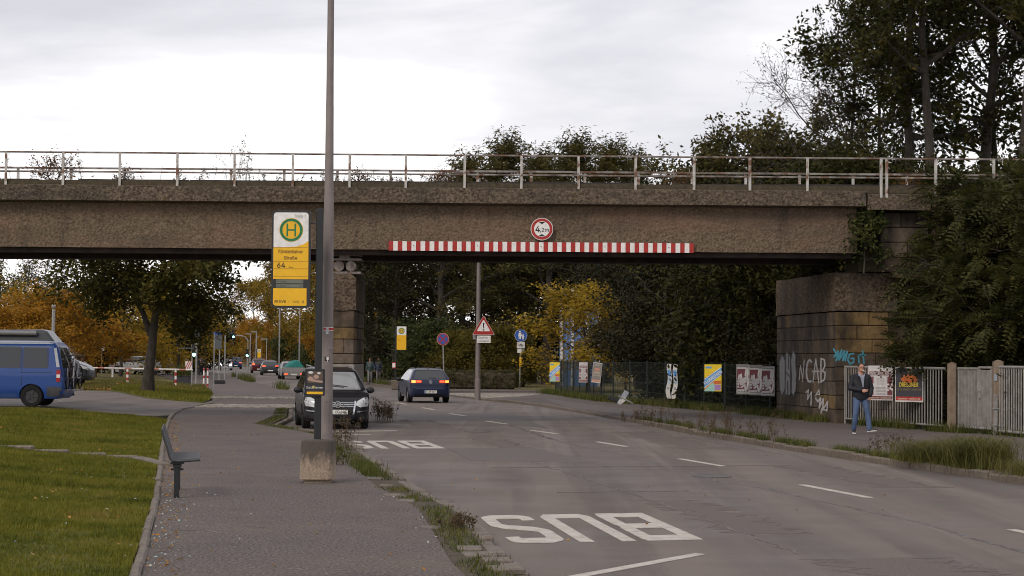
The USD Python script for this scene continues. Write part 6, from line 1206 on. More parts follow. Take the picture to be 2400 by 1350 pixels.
# buildings half hidden behind trees
bb = thing('building', 'flat roofed dark kiosk with a white roof edge behind the flag poles', 'building', (*at(235, 225)[:2], .35))
obj('wall', cbox((-.3, 1.5, 1.0), (4.2, 3, 2.0)), flat('dark_wall', (.03, .03, .033)), bb); obj('roof_edge', cbox((-.3, 1.4, 2.1), (4.6, 3.4, .22), .02), M['dirtywhite'], bb); obj('door', cbox((-.8, -.02, .9), (.9, .06, 1.8)), flat('door_grey', (.06, .06, .06)), bb)
bh = thing('building', 'blue hall with white columns glimpsed through the golden tree', 'building', (*at(1362, 142)[:2], .1))
obj('wall', cbox((0, 2, 3.0), (2.6, 4, 6.0)), flat('hall_blue', (.10, .20, .42)), bh)
for x in (-1.25, -.55, .4, 1.2): obj('column', cbox((x, -.1, 3.2), (.16, .2, 6.4)), M['dirtywhite'], bh)
for z in (2.2, 4.4): obj('window', cbox((-.1, -.02, z), (.7, .06, .9)), M['ink'], bh)

# ================================================================ VEHICLES
def ext(poly, h): return md.Manifold.extrude(md.CrossSection([np.array(poly, float)], md.FillRule.Positive if Polygon(poly).exterior.is_ccw else md.FillRule.Negative), h)
def mir(half): return list(half) + [(-x, z) for x, z in half[::-1]]
def car_body(side, front_, plan, wheels, step=.11, smooth=9, arch=1.13):
    A = ext(side, 3).transform(np.array([[0, 0, 1, -1.5], [1, 0, 0, 0], [0, 1, 0, 0]], float))
    B = ext(mir(front_), 8).transform(np.array([[1, 0, 0, 0], [0, 0, 1, -4], [0, 1, 0, 0]], float))
    C = ext(mir(plan), 5).translate((0, 0, -1))
    m = (A ^ B ^ C).refine_to_length(step); t = tm(m); t = trimesh.Trimesh(t.vertices, t.faces, process=False)
    trimesh.smoothing.filter_taubin(t, lamb=.5, nu=.52, iterations=smooth)
    m = md.Manifold(md.Mesh(np.asarray(t.vertices, np.float32), np.asarray(t.faces, np.uint32)))
    for y, r, xw in wheels:
        for s in (-1, 1): m = m - md.Manifold.cylinder(.5, r * arch, circular_segments=24).transform(np.array([[0, 0, 1, s * xw - .25 + s * .12], [1, 0, 0, y], [0, 1, 0, r]], float))
    return tm(m), t
AX = {'x+': (1, 2, 0, 1), 'x-': (1, 2, 0, -1), 'y+': (0, 2, 1, 1), 'y-': (0, 2, 1, -1), 'z+': (0, 1, 2, 1)}
_pc = {}
def project(body, poly, axis, off=.006, step=.12, back=.03):
    g0 = poly if hasattr(poly, 'exterior') or hasattr(poly, 'geoms') else Polygon(poly)
    k = (id(body), g0.wkt, axis, off, step)
    if k not in _pc: _pc[k] = _project(body, g0, axis, off, step, back)
    return _pc[k]
def _project(body, poly, axis, off=.006, step=.12, back=.03):
    a, b, c, s = AX[axis]; V, F_ = np.asarray(body.vertices), np.asarray(body.faces); tri = V[F_]
    g = poly if hasattr(poly, 'geoms') or hasattr(poly, 'exterior') else Polygon(poly)
    out = []
    for p in polys(g.buffer(0)):
        p = shapely.geometry.polygon.orient(p)
        m = tm(md.Manifold.extrude(md.CrossSection([np.array(p.exterior.coords)[:-1]] + [np.array(i.coords)[:-1] for i in p.interiors]), .01).refine_to_length(step)); w = m.vertices.copy()
        P = tri[:, :, [a, b]]; d = np.full(len(w), -9.0)
        e1, e2 = P[:, 1] - P[:, 0], P[:, 2] - P[:, 0]; det = e1[:, 0] * e2[:, 1] - e1[:, 1] * e2[:, 0]; ok = np.abs(det) > 1e-9
        for k in range(len(w)):
            q = w[k, :2] - P[:, 0]
            with np.errstate(all='ignore'):
                u = (q[:, 0] * e2[:, 1] - q[:, 1] * e2[:, 0]) / det; v = (e1[:, 0] * q[:, 1] - e1[:, 1] * q[:, 0]) / det
            h = ok & (u >= -1e-6) & (v >= -1e-6) & (u + v <= 1 + 1e-6)
            if h.any(): d[k] = (s * (tri[h, 0, c] + u[h] * (tri[h, 1, c] - tri[h, 0, c]) + v[h] * (tri[h, 2, c] - tri[h, 0, c]))).max()
        bad = d < -8
        if bad.all(): continue
        d[bad] = d[~bad].min()
        o = np.empty((len(w), 3)); o[:, a], o[:, b] = w[:, 0], w[:, 1]; o[:, c] = s * (d + np.where(w[:, 2] > .005, off, -back)); m.vertices = o
        flip = np.linalg.det(np.array([[a == k for k in range(3)], [b == k for k in range(3)], [c == k for k in range(3)]], float)) * s < 0
        if flip: m = trimesh.Trimesh(o, m.faces[:, ::-1], process=False)
        out.append(m)
    return trimesh.util.concatenate(out)
def wheel(parent, x, y, r, w, s, spokes=5, rimm=None):
    tr = lathe([(r * .62, -w / 2), (r * .93, -w / 2), (r, -w * .36), (r, w * .36), (r * .93, w / 2), (r * .62, w / 2), (r * .62, -w / 2)], 22, 'x', (x, y, r))
    t = obj('wheel', tr, M['rubber'], parent, smooth=35)
    mb = MB(lathe([(r * .55, -w * .3), (r * .66, -w * .42), (r * .66, w * .42), (r * .55, w * .3)], 22, 'x', (x, y, r)), cyl((x - w * .2, y, r), (x + s * w * .32, y, r), r * .17, n=10), cyl((x - w * .3, y, r), (x + w * .12 * s, y, r), r * .6, n=18))
    for k in range(spokes):
        a = 2 * math.pi * k / spokes + .3; c, s_ = math.cos(a), math.sin(a)
        q = cbox((0, 0, r * .36), (w * .12, r * .17, r * .55)); q.apply_transform(trimesh.transformations.rotation_matrix(a, [1, 0, 0])); q.apply_translation((x + s * w * .34, y, r)); mb.add(q)
    obj('rim', mb, rimm or M['alloy'], t, smooth=35)
glass = mk('car_glass', (0.02, 0.022, 0.024), rough=.06, spec=.7, coat=.5)
screen = mk('windscreen_glass', [(0.3, (0.14, 0.145, 0.145)), (0.7, (0.19, 0.195, 0.195))], scale=2, rough=.06, spec=.8, coat=.6, obj_space=True)
tail = flat('tail_lamp_lit', (.5, .04, .02), emit=((1, .10, .03), 1.3)); tailo = flat('tail_lamp_amber_lit', (.6, .2, .05), emit=((1, .30, .05), 1.6)); tailu = flat('tail_lamp', (.30, .014, .012), rough=.2); headl = flat('head_lamp', (.45, .46, .46), rough=.12, spec=.7, coat=.5); headlit = flat('head_lamp_lit', (1, 1, 1), emit=((1, .97, .9), 14.0)); trim = flat('dark_trim', (.010, .010, .011), rough=.5)
def paint(name, c): return flat('paint_' + name, c, rough=.3, spec=.4, coat=.22, wear=.04)
TOURAN = dict(side=[(-2.13, .30), (-2.2, .55), (-2.18, .95), (-2.05, 1.35), (-1.93, 1.56), (-1.7, 1.62), (-.6, 1.655), (.1, 1.63), (.55, 1.55), (1.32, 1.05), (1.62, .98), (2.0, .84), (2.15, .70), (2.2, .50), (2.17, .26), (1.9, .2), (-1.9, .2)], front=[(0, .2), (.82, .2), (.885, .45), (.90, .72), (.88, .93), (.86, 1.0), (.66, 1.52), (.58, 1.62), (.4, 1.68), (0, 1.70)],
              plan=[(.66, -2.22), (.84, -2.05), (.9, -1.5), (.9, 1.3), (.88, 1.75), (.76, 2.03), (.55, 2.17), (.2, 2.22)], wheels=[(1.33, .32, .78), (-1.34, .32, .78)], xw=.78,
              sidewin=[[(-1.75, 1.05), (-1.1, 1.03), (-1.1, 1.5), (-1.7, 1.48)], [(-1.0, 1.03), (-.08, 1.01), (-.08, 1.5), (-1.0, 1.52)], [(.0, 1.01), (1.1, 1.0), (.48, 1.45), (0, 1.5)]], screen=[(-.66, 1.07), (.66, 1.07), (.55, 1.49), (-.55, 1.49)], rear=[(-.6, 1.05), (.6, 1.05), (.52, 1.48), (-.52, 1.48)], mirror=(.98, .98, 1.03))
HATCH = dict(side=[(-2.02, .24), (-2.11, .36), (-2.14, .55), (-2.13, .80), (-2.07, .97), (-1.98, 1.02), (-1.66, 1.37), (-1.45, 1.43), (-.4, 1.475), (.3, 1.42), (1.15, .98), (1.9, .80), (2.1, .62), (2.14, .4), (2.1, .22)], front=[(0, .2), (.80, .22), (.88, .42), (.895, .66), (.875, .90), (.85, .97), (.66, 1.36), (.56, 1.44), (.3, 1.475), (0, 1.49)],
             plan=[(.70, -2.14), (.86, -1.95), (.9, -1.5), (.9, 1.3), (.86, 1.75), (.70, 2.02), (.45, 2.14)], wheels=[(1.30, .32, .78), (-1.32, .32, .78)], xw=.78,
             sidewin=[[(-1.55, 1.0), (-.98, .98), (-.98, 1.36), (-1.35, 1.32)], [(-.9, .98), (-.06, .97), (-.06, 1.37), (-.9, 1.36)], [(.02, .97), (.98, .97), (.35, 1.30), (.02, 1.36)]], screen=[(-.64, .99), (.64, .99), (.54, 1.34), (-.54, 1.34)], rear=[(-.63, 1.05), (.63, 1.05), (.53, 1.35), (-.53, 1.35)], mirror=(.98, .72, .97))
VAN = dict(side=[(-2.30, .25), (-2.42, .38), (-2.45, .6), (-2.40, 1.1), (-2.27, 1.75), (-2.15, 1.93), (-1.9, 1.98), (.9, 1.98), (1.2, 1.9), (1.95, 1.2), (2.3, 1.0), (2.44, .75), (2.45, .35), (2.3, .25)], front=[(0, .25), (.85, .25), (.94, .5), (.95, 1.0), (.93, 1.15), (.82, 1.82), (.72, 1.94), (0, 2.0)],
           plan=[(.90, -2.46), (.95, -2.38), (.95, -1.9), (.95, 1.6), (.88, 2.1), (.66, 2.38), (.4, 2.45)], wheels=[(1.55, .33, .83), (-1.5, .33, .83)], xw=.83,
           sidewin=[[(-1.95, 1.2), (-1.28, 1.2), (-1.28, 1.76), (-1.90, 1.74)], [(-1.12, 1.2), (-.1, 1.2), (-.1, 1.77), (-1.12, 1.77)], [(.1, 1.2), (1.65, 1.15), (1.15, 1.72), (.1, 1.76)]], screen=[(-.75, 1.22), (.75, 1.22), (.66, 1.82), (-.66, 1.82)], rear=[(-.72, 1.2), (.72, 1.2), (.64, 1.78), (-.64, 1.78)], mirror=(1.06, 1.35, 1.2))
SUV = dict(HATCH, side=[(-2.0, .3), (-2.1, .45), (-2.12, .9), (-2.02, 1.1), (-1.9, 1.55), (-1.6, 1.68), (-.2, 1.70), (.4, 1.60), (1.1, 1.1), (1.9, .98), (2.1, .8), (2.13, .4), (2.0, .28)], front=[(0, .25), (.80, .25), (.88, .45), (.9, .9), (.88, 1.08), (.72, 1.55), (.6, 1.67), (0, 1.72)],
           wheels=[(1.3, .36, .78), (-1.3, .36, .78)], sidewin=[[(-1.75, 1.12), (-.9, 1.1), (-.9, 1.55), (-1.65, 1.53)], [(-.8, 1.1), (.05, 1.1), (.05, 1.56), (-.8, 1.55)], [(.12, 1.1), (.9, 1.1), (.4, 1.48), (.12, 1.55)]], screen=[(-.66, 1.12), (.66, 1.12), (.58, 1.56), (-.58, 1.56)], rear=[(-.64, 1.12), (.64, 1.12), (.56, 1.55), (-.56, 1.55)], mirror=(1.0, .8, 1.1))
_cb = {}
def vehicle(name, label, cat, S, m, loc, rz, rim=None, group=None, scale=None, lit=None, roofrail=False, detail=1, plate_text=None, rearlights=None, frontlights=None):
    key = id(S)
    if key not in _cb: _cb[key] = car_body(S['side'], S['front'], S['plan'], S['wheels'])
    body, raw = _cb[key]
    t = thing(name, label, cat, loc, rz, group, scale=scale)
    b = obj('body', body, m, t, smooth=42)
    for y, r, xw in S['wheels']:
        for s in (-1, 1): wheel(t, s * xw, y, r, .21, s, rimm=rim)
    for s, ax in ((1, 'x+'), (-1, 'x-')):
        for w in S['sidewin']: obj('side_window', project(raw, Polygon(w).buffer(.03), ax), glass, t, smooth=30)
        mx, my, mz = S['mirror']; e = trimesh.creation.icosphere(2, 1.0); e.apply_scale((.12, .07, .085)); e.apply_translation((s * mx, my, mz)); obj('mirror', MB(e, cyl((s * (mx - .2), my, mz - .04), (s * mx, my, mz - .02), .03, n=6)), trim, t, smooth=True)
    obj('windscreen', project(raw, Polygon(S['screen']).buffer(.03), 'y+'), glass if cat == 'camper' else screen, t, smooth=30)
    obj('rear_window', project(raw, Polygon(S['rear']).buffer(.03), 'y-'), glass, t, smooth=30)
    return t, raw
def cpart(t, nm, raw, poly, ax, m, off=.008, both=False, step=.12):
    o = obj(nm, project(raw, poly, ax, off, step), m, t, smooth=30)
    if both: obj(nm, project(raw, [(-x, z) for x, z in (poly if isinstance(poly, list) else list(poly.exterior.coords)[:-1])][::-1], ax, off, step), m, t, smooth=30)
    return o
def R(x0, z0, x1, z1, r=0.0): return sbox(x0, z0, x1, z1) if r == 0 else rrect(x1 - x0, z1 - z0, r, (x0 + x1) / 2, (z0 + z1) / 2)
def numplate(t, s, y, z, txt, w=.52, h=.11):             # s = +1 front, -1 rear
    u = np.array([-s, 0, 0.]); o = np.array([0, y, z]); pl = obj('number_plate', plate(rrect(w, h, .01), o, u, Z_, 0, .012), M['platewhite'], t)
    obj('lettering', text(txt, h * .62, o, u, Z_, d=.013, bold=True, sx=.82), M['ink'], pl); obj('blue_strip', plate(sbox(-w / 2 + .005, -h / 2 + .005, -w / 2 + .045, h / 2 - .005), o, u, Z_, .0122, .014), M['blue'], pl)
def vw_like(r, th=.16):                                  # round emblem: ring with a V over a W
    ring = disc(r).difference(disc(r * (1 - th))); k = r * .78
    v = LineString([(-k * .42, k * .85), (0, k * .12), (k * .42, k * .85)]).buffer(r * .07); w = LineString([(-k * .86, k * .45), (-k * .40, -k * .80), (0, k * .02), (k * .40, -k * .80), (k * .86, k * .45)]).buffer(r * .07)
    return unary_union([ring, v.intersection(disc(r)), w.intersection(disc(r))])
hdg = lambda dx, dy: math.degrees(math.atan2(-dx, dy))    # rz that points local +y along (dx, dy)

# --- black car parked in front of the pier
c = (-4.97, 60.15, 0.0); h = np.array([.165, -1.0]); h /= np.linalg.norm(h)
t, raw = vehicle('parked_car', 'black people carrier parked with its front to us, half behind the lamp post', 'car', TOURAN, flat('paint_black', (.006, .006, .008), rough=.3, spec=.3, coat=.12, wear=.04), c, hdg(*h))
cpart(t, 'headlight', raw, [(.46, .66), (.62, .60), (.84, .62), (.865, .74), (.83, .85), (.70, .845), (.54, .76)], 'y+', headl, .012, True, .06)
cpart(t, 'headlight_rim', raw, [(.45, .655), (.62, .588), (.85, .608), (.85, .62), (.62, .60), (.46, .665)], 'y+', M['chrome'], .016, True, .06)
gr = cpart(t, 'grille', raw, [(-.40, .57), (.40, .57), (.46, .76), (-.46, .76)], 'y+', trim, .008, step=.08)
for z in (.62, .665, .71): obj('grille_bar', project(raw, R(-.43, z - .008, .43, z + .008), 'y+', .018, .1), M['chrome'], gr)
cpart(t, 'chrome_frame', raw, [(.40, .40), (.44, .40), (.50, .76), (.455, .76)], 'y+', M['chrome'], .012, True, .08)
y0 = raw.vertices[:, 1].max()
obj('emblem', plate(vw_like(.085), (0, y0 + .012, .665), (-1, 0, 0), Z_, 0, .02), M['chrome'], t); obj('emblem_ground', plate(disc(.083), (0, y0 + .006, .665), (-1, 0, 0), Z_, -.05, .008), trim, t)
numplate(t, 1, y0 + .008, .465, 'PI · CG 641', .54, .115)
cpart(t, 'lower_intake', raw, [(-.40, .26), (.40, .26), (.46, .39), (-.46, .39)], 'y+', trim, .008, step=.08); cpart(t, 'intake_edge', raw, R(-.38, .262, .38, .276), 'y+', M['chrome'], .016, step=.1)
cpart(t, 'bumper_strip', raw, [(.52, .455), (.84, .49), (.84, .515), (.52, .485)], 'y+', M['chrome'], .018, True, .08); cpart(t, 'fog_intake', raw, [(.55, .27), (.82, .30), (.82, .42), (.55, .40)], 'y+', trim, .006, True, .08)
for s in (-1, 1): obj('roof_rail', tube([(s * .56, .35, 1.60), (s * .58, .2, 1.67), (s * .58, -1.5, 1.69), (s * .56, -1.7, 1.62)], .018, 6), M['alloy'], t)
for s, a in ((-1, ((.45, 1.13), (.1, 1.19), (-.35, 1.14))), (1, ((-.25, 1.12), (.2, 1.165), (.56, 1.10)))):
    pts = []
    for x, z in a:
        m = project(raw, R(x - .01, z - .01, x + .01, z + .01), 'y+', .02); pts.append(m.vertices[m.vertices[:, 1].argmax()])
    obj('wiper', tube(pts, .010, 5), trim, t)
cpart(t, 'door_line', raw, unary_union([R(-.055, .3, -.04, 1.02), R(-1.05, .35, -1.035, 1.03), R(1.02, .6, 1.035, 1.0)]), 'x+', trim, .002, step=.15); cpart(t, 'door_line', raw, unary_union([R(-.055, .3, -.04, 1.02), R(-1.05, .35, -1.035, 1.03), R(1.02, .6, 1.035, 1.0)]), 'x-', trim, .002, step=.15)

# --- blue hatchback driving away
h = np.array([-.19, 1.0]); h /= np.linalg.norm(h); c = (-3.42 + h[0] * 2.1, 92.2 + h[1] * 2.1, 0.004)
t, raw = vehicle('hatchback', 'dark blue hatchback driving away from us with lit tail lights', 'car', HATCH, paint('blue', (.010, .015, .042)), c, hdg(*h))
y0 = raw.vertices[:, 1].min()
cpart(t, 'tail_light', raw, [(.36, .84), (.84, .83), (.845, .97), (.38, .965)], 'y-', tailu, .008, True, .08); cpart(t, 'tail_light_glow', raw, [(.39, .87), (.60, .865), (.60, .945), (.40, .945)], 'y-', tail, .016, True, .08); cpart(t, 'tail_light_glow', raw, [(.63, .85), (.80, .85), (.80, .955), (.63, .95)], 'y-', tailo, .016, True, .06)
cpart(t, 'lower_trim', raw, R(-.78, .22, .78, .36), 'y-', trim, .008, step=.1); cpart(t, 'bumper_crease', raw, [(-.78, .66), (-.5, .60), (.5, .60), (.78, .66), (.78, .675), (.5, .615), (-.5, .615), (-.78, .675)], 'y-', paint('blue_crease_highlight', (.06, .085, .19)), .012, step=.1)  # lighter blue strip paints a highlight along the bumper crease
cpart(t, 'plate_recess', raw, R(-.32, .38, .32, .56, .03), 'y-', paint('blue_dark', (.012, .018, .05)), .006, step=.1); numplate(t, -1, y0 - .012, .47, 'D · AP 337', .54, .12)
obj('emblem', plate(vw_like(.07), (0, project(raw, R(-.02, .86, .02, .9), 'y-').vertices[:, 1].min() - .004, .885), (1, 0, 0), Z_, 0, .012), M['chrome'], t)
cpart(t, 'spoiler', raw, R(-.6, 1.375, .6, 1.41), 'y-', trim, .03, step=.1); obj('aerial', MB(tm(md.Manifold.hull_points(np.array([(-.02, -1.3, 1.44), (.02, -1.3, 1.44), (0, -1.5, 1.44), (0, -1.47, 1.54)])))), trim, t); cpart(t, 'wiper', raw, [(-.02, 1.055), (.26, 1.045), (.26, 1.06), (-.02, 1.075)], 'y-', trim, .02)
for ax in ('x+', 'x-'): cpart(t, 'door_line', raw, unary_union([R(-.045, .3, -.03, .97), R(-1.0, .4, -.985, .98), R(.98, .5, .995, .96)]), ax, trim, .002, step=.15); cpart(t, 'sill_trim', raw, R(-.95, .25, .95, .31), ax, M['alloy'] if ax == 'x-' else trim, .006, step=.2)
for s in (-1, 1): obj('roof_rail', tube([(s * .54, .2, 1.44), (s * .555, -.0, 1.49), (s * .555, -1.2, 1.475), (s * .53, -1.4, 1.43)], .014, 6), trim, t)

# --- blue van cut by the left edge, bicycles on its tail
zv = .36; vc = (-13.33 - 2.45, 65.75, zv)
t, raw = vehicle('van', 'blue van with tinted windows on the side road, cut by the left edge', 'van', VAN, paint('van_blue', (.018, .058, .22)), vc, 90, rim=flat('dark_rim', (.03, .03, .032)))
for ax in ('x+', 'x-'):
    cpart(t, 'door_line', raw, unary_union([R(-1.215, .45, -1.2, 1.9), R(-2.1, 1.03, -1.2, 1.045), R(.02, .4, .035, 1.9)]), ax, trim, .002, step=.2); cpart(t, 'window_surround', raw, unary_union([R(-2.0, 1.16, -1.23, 1.80, .05), R(-1.19, 1.16, -.05, 1.81, .05)]), ax, paint('van_blue_dark', (.015, .03, .10)), .003, step=.2)
    cpart(t, 'tail_light', raw, R(-2.36, .76, -2.24, 1.12, .02), ax, tailu, .012, step=.08); cpart(t, 'tail_light_white', raw, R(-2.35, .88, -2.25, .98), ax, M['white'], .016, step=.08); cpart(t, 'bumper', raw, [(-2.44, .32), (-1.95, .32), (-1.98, .62), (-2.40, .60)], ax, flat('bumper_grey', (.055, .055, .06), rough=.6), .012, step=.1)
    cpart(t, 'sill_trim', raw, R(-1.05, .28, 1.05, .40), ax, flat('sill_blue', (.035, .07, .19)), .008, step=.2); cpart(t, 'roof_gutter_reflection', raw, R(-2.1, 1.885, 1.0, 1.93), ax, flat('gutter_reflection', (.42, .43, .45)), .012, step=.2); cpart(t, 'rear_pillar', raw, [(-2.33, 1.2), (-2.24, 1.2), (-2.12, 1.84), (-2.19, 1.86)], ax, flat('gutter_reflection', (.42, .43, .45)), .008, step=.1)  # pale strip paints the reflection on the roof gutter; pillar shares its colour
rx = -13.33
rk = obj('bike_rack', rel(MB(*[tube([(rx - .05, 65.75 + s, zv + 1.55), (rx + .12, 65.75 + s, zv + 1.2), (rx + .10, 65.75 + s, zv + .55), (rx + .55, 65.75 + s, zv + .52)], .018, 6) for s in (-.4, .4)], cyl((rx + .3, 65.1, zv + .55), (rx + .3, 66.4, zv + .55), .02, n=6)), (vc[0], vc[1], vc[2])) if False else MB(*[tube([(s, -2.30, 1.75), (s, -2.50, 1.3), (s, -2.47, .55), (s, -2.75, .50)], .018, 6) for s in (-.4, .4)], cyl((-.7, -2.52, .52), (.7, -2.52, .52), .02, n=6), cyl((-.7, -2.70, .52), (.7, -2.70, .52), .02, n=6)), M['galv'], t)
def bicycle(label, loc, rz, m):
    t = thing('bicycle', label, 'bicycle', loc, rz, 'bicycles on the tail of the blue van')
    for y in (-.52, .52):
        tt = np.linspace(0, 2 * np.pi, 29); w = obj('wheel', tube(np.c_[np.zeros(29), y + .33 * np.cos(tt), .33 + .33 * np.sin(tt)], .020, 5), M['rubber'], t)
        obj('spokes', MB(*[cyl((0, y, .33), (0, y + .32 * math.cos(a), .33 + .32 * math.sin(a)), .003, n=3) for a in np.linspace(0, 6.28, 13)], cyl((-.05, y, .33), (.05, y, .33), .02, n=6)), M['chrome'], w)
    F_ = [((0, -.52, .33), (0, -.10, .30)), ((0, -.10, .30), (0, -.22, .80)), ((0, -.22, .78), (0, .36, .85)), ((0, -.10, .30), (0, .38, .75)), ((0, -.52, .33), (0, -.21, .76)), ((0, .35, .92), (0, .52, .33))]
    obj('frame', MB(*[cyl(a, b, .020, n=6) for a, b in F_]), m, t); obj('saddle', tm(md.Manifold.hull_points(np.array([(-.07, -.36, .93), (.07, -.36, .93), (-.02, -.1, .94), (.02, -.1, .94), (0, -.3, .88), (-.06, -.36, .9), (.06, -.36, .9)]))), M['blackp'], t)
    obj('handlebar', MB(cyl((0, .36, .86), (0, .37, .99), .015, n=6), tube([(-.32, .30, 1.0), (-.2, .38, 1.0), (.2, .38, 1.0), (.32, .30, 1.0)], .015, 6)), M['chrome'], t); obj('pedals', MB(cyl((-.12, -.1, .42), (.12, -.1, .18), .014, n=6), lathe([(.02, -.005), (.09, -.005), (.09, .005), (.02, .005)], 14, 'x', (.04, -.1, .30))), M['black'], t)
bicycle('dark red bicycle carried on the tail of the blue van, nearer its door', (rx + .04, 65.75, zv + .54), 0, flat('bike_red', (.10, .02, .02)))
bicycle('silver bicycle carried outermost on the tail of the blue van', (rx + .24, 65.60, zv + .56), 180, flat('bike_silver', (.45, .46, .48), metallic=.5))

# --- grey camper behind it
CAMP = dict(side=[(-2.9, .35), (-3.0, .5), (-3.0, 2.55), (-2.9, 2.72), (.55, 2.76), (.8, 2.70), (1.25, 2.15), (1.9, 1.30), (2.3, 1.16), (2.75, 1.0), (2.96, .78), (3.0, .4), (2.85, .28), (-2.8, .3)], front=[(0, .28), (.9, .28), (1.0, .5), (1.02, 1.2), (.95, 2.1), (.85, 2.6), (.7, 2.74), (0, 2.8)], plan=[(.95, -3.0), (1.02, -2.9), (1.02, 1.6), (.97, 2.3), (.8, 2.8), (.5, 3.0)], wheels=[(2.05, .35, .88), (-1.6, .35, .88)], xw=.88,
            sidewin=[[(.25, 1.35), (1.55, 1.3), (1.05, 1.95), (.25, 2.0)], [(-2.2, 1.4), (-.9, 1.4), (-.9, 2.0), (-2.2, 2.0)]], screen=[(-.8, 1.4), (.8, 1.4), (.72, 2.05), (-.72, 2.05)], rear=[(-.5, 1.4), (.5, 1.4), (.5, 1.9), (-.5, 1.9)], mirror=(1.14, 1.5, 1.5))
t, raw = vehicle('camper_van', 'dark grey high roofed camper van behind the blue van', 'camper', CAMP, paint('camper_grey', (.022, .025, .030)), (-23.62, 107.6, .385), -90)
obj('awning', MB(tube([(1.0, -2.6, 2.58), (1.0, .35, 2.58)], .13, 10)), flat('awning_grey', (.15, .155, .165)), t, smooth=50)
cpart(t, 'headlight', raw, [(2.42, .92), (2.85, .80), (2.86, .90), (2.50, 1.06)], 'x+', headl, .012, step=.1); cpart(t, 'bumper', raw, [(2.45, .32), (2.95, .32), (2.95, .55), (2.45, .5)], 'x+', trim, .01, step=.1); cpart(t, 'door_line', raw, unary_union([R(.15, .4, .165, 2.2), R(1.62, .8, 1.635, 1.3)]), 'x+', trim, .002, step=.2)

# --- traffic and parked cars farther off
white_p, silver_p = paint('white', (.62, .62, .62)), paint('silver', (.30, .31, .32))
def hx_(px, Y): return (px - 1200) / FPX * Y
def rear_lights(t, raw, z0=.84, z1=.98, lit=True, m=None):
    cpart(t, 'tail_light', raw, [(.48, z0), (.82, z0), (.82, z1), (.50, z1)], 'y-', tail if lit else tailu, .012, True, .12)
    y0 = raw.vertices[:, 1].min(); obj('number_plate', plate(rrect(.52, .11, .01), (0, y0 - .01, .48), (1, 0, 0), Z_, 0, .012), M['platewhite'], t); cpart(t, 'lower_trim', raw, R(-.7, .26, .7, .38), 'y-', trim, .008, step=.2)
def front_lights(t, raw, z0=.66, z1=.82, lit=True):
    cpart(t, 'headlight', raw, [(.48, z0), (.80, z0 + .02), (.78, z1), (.56, z1 - .02)], 'y+', headlit if lit else headl, .012, True, .12); cpart(t, 'grille', raw, R(-.4, .45, .4, .62), 'y+', trim, .008, step=.2)
    y0 = raw.vertices[:, 1].max(); obj('number_plate', plate(rrect(.52, .11, .01), (0, y0 + .01, .45), (-1, 0, 0), Z_, 0, .012), M['platewhite'], t)
dirv = (-.15, 1.0)
t, raw = vehicle('hatchback', 'dark grey hatchback with lit tail lights left of the teal trailer', 'car', HATCH, paint('dark_grey', (.035, .036, .042)), (hx_(630, 216), 217.5, 0), hdg(*dirv), group='cars driving away on the far road'); rear_lights(t, raw)
t, raw = vehicle('estate_car', 'dark red tall car with lit tail lights ahead of the dark grey hatchback', 'car', SUV, paint('dark_red', (.07, .012, .014)), (hx_(603, 240), 242, 0), hdg(*dirv), group='cars driving away on the far road', scale=(.95, 1, .95)); rear_lights(t, raw, .95, 1.15)
t, raw = vehicle('off_road_car', 'dark blue boxy off road car with red lights, farthest one driving away', 'car', SUV, paint('deep_blue', (.014, .024, .065)), (hx_(549, 312), 314, 0), hdg(-.17, 1), group='cars driving away on the far road'); rear_lights(t, raw, .85, 1.0)
t, raw = vehicle('oncoming_car', 'silver car coming towards us with bright headlights', 'car', HATCH, silver_p, (hx_(525, 285), 287, 0), hdg(.17, -1), group='oncoming cars with headlights on'); front_lights(t, raw)
t, raw = vehicle('oncoming_car', 'white car coming towards us left of the silver one', 'car', HATCH, white_p, (hx_(497, 300), 303, 0), hdg(.17, -1), group='oncoming cars with headlights on'); front_lights(t, raw)
t, raw = vehicle('delivery_van', 'white van far off behind the oncoming cars', 'van', VAN, white_p, (hx_(505, 345), 348, 0), hdg(.17, -1)); front_lights(t, raw, .8, .95, False)
t, raw = vehicle('parked_car', 'white car parked far off left of the walking person', 'car', HATCH, white_p, (hx_(470, 310), 312, .2), hdg(.3, -1), group='cars parked beyond the verge'); front_lights(t, raw, lit=False)
t, raw = vehicle('parked_car', 'silver minivan parked behind the barrier rail, front towards us', 'car', TOURAN, silver_p, (hx_(410, 198), 200, .37), hdg(.25, -1), group='cars parked beyond the verge'); front_lights(t, raw, lit=False)
t, raw = vehicle('parked_car', 'silver car parked behind the barrier rail left of the tree trunk', 'car', HATCH, silver_p, (hx_(308, 180), 182, .37), 90, group='cars parked beyond the verge'); front_lights(t, raw, lit=False)
t, raw = vehicle('delivery_van', 'white high van half hidden behind the hood of the grey camper', 'van', VAN, white_p, (hx_(110, 150), 152, .37), -90, scale=(1, 1, 1.12)); cpart(t, 'door_line', raw, R(-1.2, 1.6, -.6, 1.64), 'x+', trim, .003)
bx = thing('box_van', 'white box van with red tail lamp behind the silver car', 'van', (hx_(283, 195), 197, .37))
obj('box', cbox((0, 0, 1.5), (2.9, 2.1, 2.1), .05), white_p, bx); obj('chassis', cbox((.6, 0, .42), (4.2, 1.7, .2)), trim, bx); obj('cab', cbox((2.3, 0, 1.15), (1.5, 2.0, 1.6), .2), white_p, bx); obj('tail_lamp', cbox((-1.36, -1.0, .78), (.16, .2, .5), .02), tailu, bx)
for x in (-.7, 2.2):
    for s in (-1, 1): obj('wheel', lathe([(0, -.1), (.34, -.1), (.34, .1), (0, .1)], 18, 'y', (x, s * .9, .34)), M['rubber'], bx)
